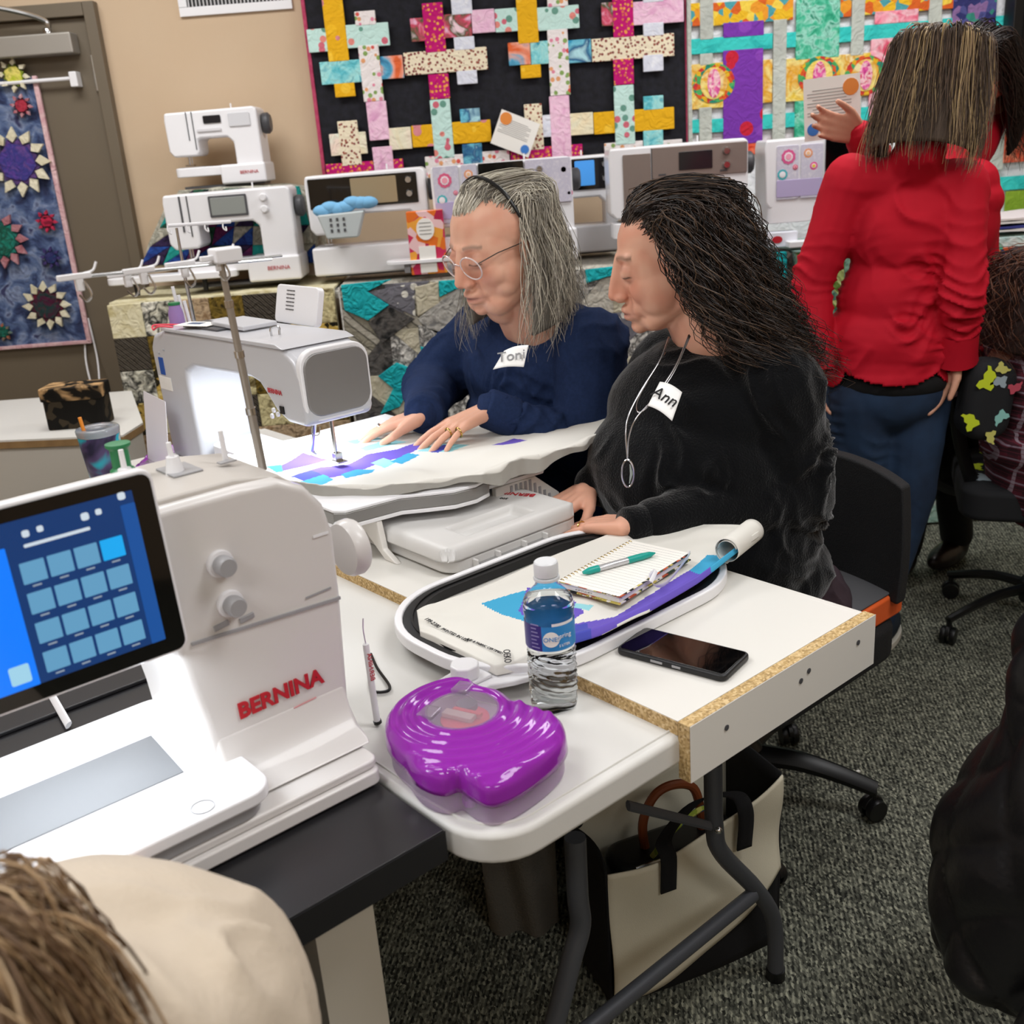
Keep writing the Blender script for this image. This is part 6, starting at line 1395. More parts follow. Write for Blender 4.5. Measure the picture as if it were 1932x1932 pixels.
def add_hand(g, wr, tip, up, side, s=1., curl=.25, spread=.16, thumb=.6):
    """wr wrist, tip direction of the middle finger, up back of the hand, side +1 thumb on the +X side of (tip, up)"""
    wr = V(wr); d = V(tip).normalized(); up = V(up); up = (up-d*up.dot(d)).normalized(); r = d.cross(up)*side
    P = lambda f, l, u: wr + d*f*s + r*l*s + up*u*s
    kn = [(.088, .030), (.094, .010), (.090, -.010), (.080, -.028)]
    L = [(.042, .026, .021), (.047, .030, .022), (.043, .028, .021), (.034, .021, .019)]
    g.cap(P(-.004, 0, 0), P(.012, 0, 0), .0195*s, .0215*s)
    for i, (f_, l_) in enumerate(kn):
        g.cap(P(.005, l_*.62, 0), P(f_, l_, .002), .0145*s, .0105*s)
        a = l_/.03*spread; th = .12+.1*i*curl; p = P(f_, l_, .002); r0 = (.0092, .0094, .0090, .0080)[i]*s
        for k, ln in enumerate(L[i]):
            dd = (d*math.cos(a)+r*math.sin(a)).normalized(); q = p + (dd*math.cos(th)-up*math.sin(th))*ln*s
            g.cap(p, q, r0, r0*.92); p = q; r0 *= .92; th += curl*(1.1 if k == 0 else .7)
    p0 = P(.018, .024, -.004); p1 = P(.050, .050, -.008); p2 = p1 + (d*math.cos(thumb)+r*math.sin(thumb)*.9-up*.15).normalized()*.031*s; p3 = p2 + (d*1.1+r*.25-up*.2).normalized()*.026*s
    g.cap(p0, p1, .0165*s, .0125*s); g.cap(p1, p2, .0115*s, .0102*s); g.cap(p2, p3, .0100*s, .0082*s)
WK = [1.7]
def wrinkle(me, specs, seed=0, fine=.0012):
    co = getco(me); no = getno(me); d = np.zeros(len(co)); r_ = np.random.default_rng(seed)
    n1 = np.array([noise.noise((x*6.5+seed, y*6.5, z*6.5)) for x, y, z in co]); n2 = np.array([noise.noise((x*11, y*11+seed, z*11)) for x, y, z in co])
    n3 = np.array([noise.noise((x*3.2, y*3.2, z*3.2+seed)) for x, y, z in co])
    for (c, R, k, lam, amp) in specs:
        k = np.array(k, float); k /= np.linalg.norm(k); q = co-np.array(c); ph = r_.uniform(0, 6)
        s_ = np.sin((q @ k)*2*PI/(lam*1.25) + 5.5*n1*(1+.5*r_.normal()) + 2.0*n2 + ph)
        w_ = np.exp(-(q**2).sum(1)/R**2)*np.clip(.55+1.6*n2+1.2*n3, .05, 1.3)
        d += amp*WK[0]*w_*((1-np.abs(s_))**1.4*1.7-.6)
    d += fine*3.0*n1 + fine*2.0*n2
    setco(me, co+no*d[:, None])
def strands(name, guides, n, cols, parent, M, r=.0011, spread=.012, wave=(.004, 6), end=1.6, seed=1, m=None, clump=40, lo_=0., hi_=1., tuft=0, rj=.12, seg=4):
    """hair: every strand a thin tapering tube following the guides"""
    R_n = np.random.default_rng(seed); Gd = [bez(g_, seg) for g_ in guides]; k = len(Gd[0]); vs = []; fs = []; vc = []
    Ga = np.array([[tuple(p) for p in g_] for g_ in Gd]); ng = len(Gd); cc = [l3(c) for c in cols]
    cu = R_n.uniform(lo_*(ng-1), hi_*(ng-1), clump); ch = R_n.integers(0, len(cc), clump); cph = R_n.uniform(0, 6.3, clump); cof = R_n.normal(0, 1, (clump, 3))
    A = np.array(M); tt_ = np.linspace(0, 1, k)
    for i in range(n):
        c = int(R_n.integers(0, clump)); u = np.clip(cu[c]+R_n.normal(0, .16*ng/ max(6, clump**.5)), lo_*(ng-1), hi_*(ng-1)-1e-4); j = int(u); f_ = u-j
        p = Ga[j]*(1-f_)+Ga[min(j+1, ng-1)]*f_
        off = (cof[c]*.55+R_n.normal(0, .45, 3))*spread
        p = p + off*(.10+tt_[:, None]**.7*(end-.10))
        if rj: c0_ = np.array([0, -.012, .03]); p = c0_+(p-c0_)*(1-.075*np.exp(-tt_*14))[:, None]
        fq = wave[1]*(1+.2*R_n.normal()); ph = cph[c]+R_n.normal(0, .5); am = wave[0]*(.4+tt_)*(1+.3*R_n.normal())
        p[:, 0] += am*np.sin(tt_*fq*6.28+ph); p[:, 1] += am*np.cos(tt_*fq*6.28+ph*1.3)
        kk = k if not tuft else max(6, int(k*(1-tuft*R_n.random()))); p = p[:kk]
        if rj: k0 = int(R_n.random()**1.5*rj*kk); p = p[k0:]; kk = len(p)
        p = p @ A[:3, :3].T + A[:3, 3]
        T = np.gradient(p, axis=0); T /= np.linalg.norm(T, axis=1)[:, None]+1e-9
        N = np.cross(T, [.31, .77, .55]); N /= np.linalg.norm(N, axis=1)[:, None]+1e-9; B = np.cross(T, N)
        rr = (r*(1-.75*np.linspace(0, 1, kk)**3)*np.minimum(1, .35+np.linspace(0, 1, kk)*7))[:, None]*(.7+.6*R_n.random())
        o = len(vs)*1; base = sum(0 for _ in ()) 
        ring = [p+N*rr, p-N*rr*.5+B*rr*.87, p-N*rr*.5-B*rr*.87]
        o = len(vc)
        for a in range(kk):
            for q in range(3): vs.append(ring[q][a])
        col = cc[ch[c]] if R_n.random() < .65 else cc[int(R_n.integers(0, len(cc)))]
        col = col*(.8+.4*R_n.random()); vc += [col]*(kk*3)
        for a in range(kk-1):
            for q in range(3): fs.append((o+a*3+q, o+a*3+(q+1) % 3, o+a*3+3+(q+1) % 3, o+a*3+3+q))
    me = bpy.data.meshes.new(name); me.from_pydata(np.array(vs).tolist(), [], fs); me.update(); vcol(me, np.array(vc))
    o = fin(me, name, m or M_hair, parent); o['kind'] = 'stuff'; return o
M_hair = mat('hair_fibres', '#888888', .42, attr=True, spec=.45)
M_skin = mat('skin', '#c89078', .48, attr=True, sss=.12, spec=.35, bump=(260, .12, .0008))
def hairshell(guides, M, m, parent, inset=.006, name='under_hair', lo=0, hi=1.):
    Gd = [bez(g_, 4) for g_ in guides]; n = len(Gd); k = len(Gd[0])
    def fn(u, v):
        i = u*(n-1); a = min(int(i), n-2); v = .05+.84*v; j = v*(k-1); b = min(int(j), k-2); fu, fv = i-a, j-b
        p = (Gd[a][b]*(1-fu)+Gd[a+1][b]*fu)*(1-fv)+(Gd[a][b+1]*(1-fu)+Gd[a+1][b+1]*fu)*fv
        return M @ (p*.97)
    g = G().grid(fn, 44, 44); o = g.build(name, m, parent, world=True, smooth=180)
    s = o.modifiers.new('thick', 'SOLIDIFY'); s.thickness = .008; s.offset = 0
    return o
def T3(a, b, z): return TW(a, b, z)
def dirT(a, b, z=0): return E1*a+E2*b+V((0, 0, z))
def person(label, loc, cat='person'): return thing('person', label, cat, loc)
# ---------------------------------------------------------------- grey-haired woman in navy
def long_guides(n, amax_top, amax_low, ztop, zend, endr, front=0., push=(0, 0), hl=(.045, .074, .086), bump=.118):
    out = []
    for i in range(n):
        s = -1+2*i/(n-1); at_ = math.radians(amax_top)*s; al = math.radians(amax_low)*s; S_ = math.sin
        L = [(hl[0]*1.25*s, hl[1]-.018*s*s, hl[2]-.012*s*s), (.060*s, .030, bump-.012*s*s), (math.sin(at_)*.080, -.02-.085*math.cos(at_)+.02, .075),
             (math.sin(at_)*.091, -.015-.092*math.cos(at_), .0)]
        for k in range(1, 5):
            f_ = k/4; a = at_+(al-at_)*f_; z = 0+zend*f_; rr = .094+(endr-.094)*f_
            L.append((math.sin(a)*rr+push[0]*f_, -.015-.98*rr*math.cos(a)+front*f_*abs(s)+push[1]*f_, z))
        out.append(L)
    return out

def guides(n, up, lo, rows):
    """hair lines from the front hairline back over the crown and down; rows = (z, radius, forward shift) below the crown"""
    out = []
    for i in range(n):
        s = -1+2*i/(n-1); s2 = s*s; L = [(.064*s, .060-.042*s2, .084-.047*s2), (.070*s, .034-.034*s2, .100-.046*s2), (.074*s, .004-.01*s2, .114-.046*s2)]
        for k, (z, rr, fw_) in enumerate(rows):
            f_ = k/(len(rows)-1); a = math.radians(up+(lo-up)*f_)*s
            L.append((math.sin(a)*rr, -.018-.99*rr*math.cos(a)+fw_*abs(s), z-.0*s2))
        out.append(L)
    return out
def torso(g, R3, items):
    for c, r in items: g.sph(c, r, 28, 18, R3)
def sleeve_fin(P, m, segs):
    for e_, w_, r_, l_ in segs:
        d = (e_-w_).normalized()
        G().tube([w_+d*x for x in (-.012, -.006, l_-.006, l_)], [r_*.93, r_, r_*1.02, r_*.97], 28).build('cuff', m, P, world=True, smooth=180)
def name_tag(P, cx_, corners, s, size, m, rot_c):
    """corners: bottom left, bottom right, top right, top left in the scene"""
    a, b, c, d = [V(q) for q in corners]; g = G(); n = (b-a).cross(d-a).normalized()
    def fn(u, v): return (a*(1-u)+b*u)*(1-v)+(d*(1-u)+c*u)*v + n*(.006*math.sin(PI*u))
    t = G().grid(fn, 12, 8, .0008, n).build('name_tag', mat('tag_paper', '#f4f4f2', .6), P, world=True, smooth=180)
    o = fn(.5, .5)+n*.0012; I = P.matrix_basis.inverted(); x = ((b-a)+(c-d)); y = ((d-a)+(c-b))
    M = I @ frame(o, x, y)
    return text(s, size, m, P, M, ext=.0006)
def make_toni():
    hc = atd(938, 462, 2.17); face = V((-.80, -.57, -.26)); M = hframe(hc, face, (-.04, -.05, 1), 1.14)
    P = person('woman in navy sweatshirt with long grey hair and glasses, both hands on the cloth', tuple(T3(.78, 1.03, 0)))
    sl, sr = T3(.72, .855, 1.02), T3(.73, 1.22, 1.02)
    wl, tl = at(925, 772, .925), at(800, 835, .888); wr, tr = at(800, 781, .915), at(708, 812, .886)
    el = TW(*atb(1112, 845, .80)[:2]); q = atb(1112, 845, .80); el = TW(q[0], q[1], q[2]); er = T3(.62, 1.30, .90)
    g = G(); add_head(g, M, .011, .017); g.sph(M @ V((0, .022, -.108)), .042, 20, 14); g.sph(M @ V((.045, .035, -.055)), .032, 20, 14); g.sph(M @ V((-.045, .035, -.055)), .032, 20, 14)
    nk = M @ V((0, -.05, -.16)); ch = T3(.74, 1.03, .95)
    g.cap(nk, ch, .058, .035); g.cap(ch, T3(.82, 1.03, .55), .035, .035)
    for s_, e_, w_ in ((sl, el, wl), (sr, er, wr)):
        g.cap(ch, s_, .045, .04); g.cap(s_, e_, .035, .032); g.cap(e_, w_, .030, .019)
    dl = (tl-wl); dr = (tr-wr)
    add_hand(g, wl, dl, (0, 0, 1), 1, .98, .18, .22, .9); add_hand(g, wr, dr, (0, 0, 1), -1, .93, .22, .24, .8)
    for s in (-1, 1): g.cap(T3(.82, 1.03+.1*s, .55), T3(.40, 1.03+.12*s, .56), .03, .028); g.cap(T3(.40, 1.03+.12*s, .56), T3(.42, 1.03+.12*s, .08), .028, .025)
    me = remesh(g, .0033, 4, .5); co = getco(me); no = getno(me)
    co, c, h = face_finish(co, no, M, '#dcab92', 0, '#8a7466', '#b06e62', '#c67c62')
    setco(me, co); vcol(me, c); fin(me, 'body', M_skin, P)
    g = G(); R3 = Matrix.Rotation(A0, 4, 'Z')
    torso(g, R3, [(T3(.75, 1.04, .95), (.165, .225, .16)), (T3(.76, 1.03, .78), (.20, .235, .22)), (T3(.80, 1.03, .62), (.20, .235, .15)), (T3(.74, 1.04, 1.03), (.10, .17, .075))])
    g.cap(T3(.73, .92, 1.045), T3(.73, 1.15, 1.045), .068, .068)
    g.cap(T3(.73, 1.03, 1.03), M @ V((0, -.062, -.185)), .088, .066)
    for s_, e_, w_ in ((sl, el, wl), (sr, er, wr)):
        g.cap(s_, e_, .086, .068); g.cap(e_, w_+(e_-w_)*.16, .068, .044); g.cap(w_+(e_-w_)*.2, w_+(e_-w_)*.04, .046, .041)
    me = remesh(g, .006, 6)
    ar = (el-sl).normalized(); fr = (wl-el).normalized()
    wrinkle(me, [(tuple(el), .12, tuple(fr*.8+ar*.6), .050, .007), (tuple(el*.6+wl*.4), .10, tuple(fr+V((.2, 0, .3))), .045, .005), (tuple(sl*.55+el*.45), .12, tuple(ar+V((0, .3, .6))), .085, .008), (tuple(sl+V((-.07, 0, -.07))), .11, (.8, .2, .5), .07, .008),
                 (tuple(T3(.60, 1.0, .80)), .16, (.4, .1, .9), .10, .008), (tuple(er), .12, tuple((wr-er).normalized()), .05, .006), (tuple(T3(.62, 1.05, .98)), .14, (.7, -.5, .4), .09, .006)], 3, .0022)
    mn = mat('navy_fleece', '#1d2a48', .92, bump=(420, .35, .0012), mix=(160, '#243356', .5), spec=.15)
    fin(me, 'sweatshirt', mn, P)
    dl_ = (el-wl).normalized(); dr_ = (er-wr).normalized()
    sleeve_fin(P, mn, [(el, wl, .0425, .058), (er, wr, .0425, .055)])
    g = G(); g.sph(T3(.80, 1.03, .53), (.20, .21, .12), 20, 12, R3)
    for s in (-1, 1): g.cap(T3(.78, 1.03+.1*s, .55), T3(.40, 1.03+.12*s, .57), .095, .075); g.cap(T3(.40, 1.03+.12*s, .57), T3(.42, 1.03+.12*s, .10), .07, .055)
    fin(remesh(g, .009, 3), 'jeans', mat('denim', '#1e2c48', .85, bump=(300, .3, .001)), P)
    for s in (-1, 1): G().sph(tuple(T3(.37, 1.03+.12*s, .045)), (.13, .048, .044), 18, 10, R3).build('shoe', M_black, P, world=True)
    for (w_, dd, f_, l_, m, sc) in ((wl, dl, .116, -.0105, 'gold', .98), (wl, dl, .104, -.0325, 'gold', .98), (wr, dr, .110, -.0105, 'silver', .93)):
        d = dd.normalized(); up = V((0, 0, 1)); up = (up-d*up.dot(d)).normalized(); r_ = d.cross(up)*(1 if w_ is wl else -1)
        c0 = w_+d*f_*sc+r_*l_*1.0*sc-up*.0012
        G().tube([c0+r_*.0102*math.cos(t_)+up*.0102*math.sin(t_) for t_ in [PI*2*k/20 for k in range(21)]], .0019, 6, cap=False).build('ring', mat(m+'_ring', '#c8a860' if m == 'gold' else '#d0d0d4', .2, metal=1), P, world=True)
    mg_ = mat('glasses_frame', '#d8c8c6', .12, coat=.8); lens = mat('lens', '#f2f0f6', .02, trans=1, ior=1.05, alpha=.3)
    for s in (-1, 1):
        pts = [M @ V((s*.033+.0245*math.cos(t_), .099-abs(s*.033+.0245*math.cos(t_))*.16-.008*(1-math.sin(t_))*.5, -.008+.0215*math.sin(t_))) for t_ in [2*PI*k/28 for k in range(29)]]
        G().tube(pts, .0016, 8, cap=False).build('glasses_rim', mg_, P, world=True)
        c0 = sum(pts[:-1], V())/28; G().add([c0]+pts[:-1], [(0, k+1, (k+1) % 28+1) for k in range(28)]).build('lens', lens, P, world=True)
        G().tube([M @ V((s*.0575, .088, .002)), M @ V((s*.076, .055, .010)), M @ V((s*.086, -.0, .010))], .0012, 6).build('glasses_arm', mat('arm_metal', '#6a6460', .3, metal=.8), P, world=True)
    G().tube(bez([M @ V((-.0085, .0965, -.002)), M @ V((0, .0985, .001)), M @ V((.0085, .0965, -.002))], 4), .0013, 6).build('glasses_bridge', mg_, P, world=True)
    gd = guides(17, 84, 112, [(.085, .090, 0), (.03, .099, .006), (-.03, .104, .008), (-.09, .106, .022), (-.15, .108, .034), (-.195, .100, .045)])
    und = mat('grey_under_hair', '#6a665e', .8)
    hairshell([[(x*.965, y*.965-.002, z*.975-.003) for x, y, z in q] for q in gd], M, und, P)
    pal = ['#c4bdac', '#a39c8e', '#8b857a', '#736d64', '#d0c9b8', '#948c7e']
    strands('hair', gd, 1700, pal, P, M, .0010, .010, (.0055, 3.0), 1.8, 5, clump=170, tuft=.33)
    fr_g = []
    for i in range(13):
        s = -1+2*i/12; s2 = s*s; fr_g.append([(.064*s, .066-.040*s2, .078-.046*s2), (.069*s, .046-.034*s2, .096-.046*s2), (.072*s, .019-.022*s2, .111-.048*s2), (.074*s, -.016, .116-.048*s2), (.076*s, -.05, .101-.04*s2), (.07*s, -.09, .065-.03*s2)])
    strands('swept_hair', fr_g, 900, ['#d6d0c0', '#bdb6a6', '#e0dac8', '#a8a294'], P, M, .0010, .006, (.0035, 1.3), 1.3, 8, clump=70, rj=.3)
    G().tube(bez([M @ V(q) for q in ((.093, -.008, -.01), (.092, -.004, .045), (.062, .002, .103), (0, .004, .127), (-.062, .002, .103), (-.092, -.004, .045), (-.093, -.008, -.01))], 8), .0045, 8, flat=.8).build('headband', mat('black_band', '#0a0a0b', .4), P, world=True)
    return P, M, (sl, el)
tonP, tonM, _ = make_toni()
# ---------------------------------------------------------------- dark-haired woman in black
def make_ann():
    hc = atd(1262, 488, 1.90); face = V((-.985, .06, -.20)); M = hframe(hc, face, (-.02, -.03, 1), 1.12)
    P = person('woman in fuzzy black sweater with long dark wavy hair, silver necklaces and name tag', tuple(T3(.74, .52, 0)))
    sl, sr = T3(.715, .375, .985), T3(.76, .66, .98)
    el = T3(.745, .345, .775); er = T3(.74, .70, .78)
    wl, tl = at(1190, 992, .80), at(1085, 990, .772); wr = T3(.50, .66, .79)
    g = G(); add_head(g, M, .001, .006)
    nk = M @ V((0, -.05, -.15)); ch = T3(.70, .53, .92)
    g.cap(nk, ch, .055, .035); g.cap(ch, T3(.78, .52, .55), .035, .035)
    for s_, e_, w_ in ((sl, el, wl), (sr, er, wr)):
        g.cap(ch, s_, .045, .04); g.cap(s_, e_, .035, .032); g.cap(e_, w_, .030, .019)
    add_hand(g, wl, tl-wl, (0, 0, 1), 1, .98, .12, .16, .5); add_hand(g, wr, dirT(-1, -.1, -.15), (0, 0, 1), -1, .95, .15, .15, .5)
    for s in (-1, 1): g.cap(T3(.78, .50+.1*s, .52), T3(.40, .60+.10*s, .55), .03, .028); g.cap(T3(.40, .60+.10*s, .55), T3(.42, .60+.10*s, .08), .028, .025)
    me = remesh(g, .0033, 4, .5); co = getco(me); no = getno(me)
    co, c, h = face_finish(co, no, M, '#deab92', 0, '#6a5244', '#b87a70', '#c8765c')
    setco(me, co); vcol(me, c); fin(me, 'body', M_skin, P)
    g = G(); R3 = Matrix.Rotation(A0, 4, 'Z')
    torso(g, R3, [(T3(.70, .53, .93), (.165, .20, .14)), (T3(.665, .53, .82), (.19, .21, .17)), (T3(.70, .52, .67), (.205, .23, .19)), (T3(.76, .51, .60), (.17, .225, .12)), (T3(.72, .53, 1.00), (.11, .16, .075))])
    g.cap(T3(.715, .42, .995), T3(.74, .62, .99), .068, .068); g.cap(T3(.72, .53, .99), M @ V((0, -.065, -.200)), .088, .062)
    for s_, e_, w_ in ((sl, el, wl), (sr, er, wr)):
        g.cap(s_, e_, .090, .074); g.cap(e_, w_+(e_-w_)*.14, .074, .044); g.cap(w_+(e_-w_)*.22, w_+(e_-w_)*.14, .044, .038)
    me = remesh(g, .006, 6); ar = (el-sl).normalized(); fr = (wl-el).normalized()
    wrinkle(me, [(tuple(el), .12, tuple(fr*.9+ar*.6), .065, .007), (tuple(el*.55+wl*.45), .10, tuple(fr+V((0, 0, .4))), .055, .006), (tuple(sl*.5+el*.5), .13, tuple(ar+V((0, .4, .5))), .085, .007), (tuple(sl+V((-.08, 0, -.06))), .12, (.9, .2, .4), .08, .010),
                 (tuple(T3(.80, .36, .66)), .13, (.3, .3, 1), .10, .005), (tuple(T3(.52, .50, .80)), .14, (.3, .1, .9), .09, .006)], 11, .0022)
    mb = mat('black_plush', '#0b0c0e', 1., bump=(260, .9, .0022), spec=.12); mb.node_tree.nodes['Principled BSDF'].inputs['Sheen Weight'].default_value = .35
    mb.node_tree.nodes['Principled BSDF'].inputs['Sheen Roughness'].default_value = .4
    fin(me, 'sweater', mb, P); sleeve_fin(P, mb, [(el, wl, .034, .03)])
    g = G(); g.sph(T3(.80, .50, .50), (.20, .23, .13), 20, 12, R3)
    for s in (-1, 1): g.cap(T3(.80, .50+.11*s, .52), T3(.40, .60+.10*s, .56), .105, .075); g.cap(T3(.40, .60+.10*s, .56), T3(.42, .60+.10*s, .10), .07, .055)
    me = remesh(g, .008, 4); wrinkle(me, [(tuple(T3(.8, .32, .52)), .16, (.8, .2, .5), .05, .004)], 5, .001)
    fin(me, 'trousers', mat('maroon_twill', '#2c1c24', .8, bump=(500, .3, .0008)), P)
    for s in (-1, 1): G().sph(tuple(T3(.37, .60+.10*s, .045)), (.13, .048, .044), 18, 10, R3).build('shoe', M_black, P, world=True)
    d = (tl-wl).normalized(); r_ = d.cross(V((0, 0, 1))); r_.normalize(); up = r_.cross(d); c0 = wl+d*.112+r_*-.010-up*.001
    G().tube([c0+r_*.0102*math.cos(t_)+up*.0102*math.sin(t_) for t_ in [PI*2*k/20 for k in range(21)]], .0016, 6, cap=False).build('ring', mat('gold_ring'), P, world=True)
    # hair: back from the forehead, over the ear, long wavy to the shoulder blade
    gd = []
    for i in range(17):
        s = -1+2*i/16; s2 = s*s
        L = [(.064*s, .058-.030*s2, .083-.044*s2), (.071*s, .032-.026*s2, .099-.045*s2), (.077*s, .0-.0*s2, .112-.045*s2)]
        for k, (z, rr, bk) in enumerate([(.080, .092, 0), (.03, .104, 0), (-.035, .112, -.008), (-.095, .112, -.022), (-.150, .104, -.045), (-.205, .092, -.085), (-.258, .078, -.125)]):
            f_ = k/6; a = math.radians(106-22*f_)*s; L.append((math.sin(a)*rr*(1-.12*f_)+.02*f_, -.018-rr*math.cos(a)+bk, z))
        gd.append(L)
    hairshell([[(x*.96, y*.97-.002, z*.975-.003) for x, y, z in q] for q in gd], M, mat('dark_under_hair', '#15100e', .7), P)
    pal = ['#231a16', '#18120f', '#33261f', '#3a2c24', '#1c1512', '#5a4636']
    strands('hair', gd, 1800, pal, P, M, .0011, .012, (.0135, 5.0), 2.0, 15, clump=210, tuft=.35)
    tp = [[(.064*s, .066-.035*s*s, .074-.042*s*s), (.069*s, .046-.028*s*s, .093-.044*s*s), (.073*s, .018, .108-.046*s*s), (.078*s, -.02, .108-.04*s*s), (.084*s, -.06, .080-.028*s*s), (.092*s, -.085, .03)] for s in [-1+2*i/12 for i in range(13)]]
    strands('swept_hair', tp, 900, ['#2a201b', '#3c3029', '#1c1512', '#50443a'], P, M, .0010, .007, (.005, 2.), 1.5, 18, clump=80, rj=.3)
    # necklaces
    ms_ = mat('necklace_silver', '#c8c8cc', .2, metal=1)
    na = M @ V((.058, -.03, -.135)); nb = M @ V((-.050, .035, -.125))
    def chain(pts, r=.0016):
        pts = [V(p) for p in pts]; G().tube(bez(pts, 10), r, 6).build('necklace', ms_, P, world=True, smooth=180)
    f_ = lambda px, py, D: atd(px, py, D)
    pend = f_(1184, 868, 1.745)
    chain([f_(1300, 632, 1.80), f_(1275, 690, 1.755), f_(1235, 750, 1.725), f_(1200, 790, 1.72), f_(1187, 825, 1.73), pend])
    chain([f_(1262, 636, 1.83), f_(1245, 680, 1.795), f_(1205, 745, 1.765), f_(1182, 800, 1.745), pend])
    chain([f_(1302, 634, 1.795), f_(1270, 705, 1.75), f_(1225, 765, 1.722), f_(1203, 777, 1.725), f_(1208, 745, 1.76), f_(1255, 665, 1.81)], .0012)
    c0 = f_(1184, 892, 1.74)
    g = G(); g.tube([c0+V((.010*math.sin(2*PI*k/24)*1.0, -.004, .024*math.cos(2*PI*k/24)*(1))) for k in range(25)], .0017, 6, cap=False); g.build('pendant', ms_, P, world=True)
    G().tube([c0+V((.004, -.004, .016)), c0+V((.006, -.005, 0)), c0+V((.002, -.004, -.018))], [.001, .004, .001], 8, flat=.5).build('pendant_stone', mat('glass_stone', '#9aa4a0', .1, coat=1), P, world=True)
    return P, M
annP, annM = make_ann()
name_tag(tonP, None, [atd(930, 697, 1.99), atd(988, 692, 1.975), atd(997, 651, 1.99), atd(951, 662, 2.0)], 'Toni', .030, mat('tag_gray_ink', '#8d8d8f', .7), 0)
name_tag(annP, None, [atd(1222, 765, 1.715), atd(1268, 794, 1.69), atd(1287, 740, 1.715), atd(1245, 720, 1.74)], 'Ann', .030, M_ink, 0)

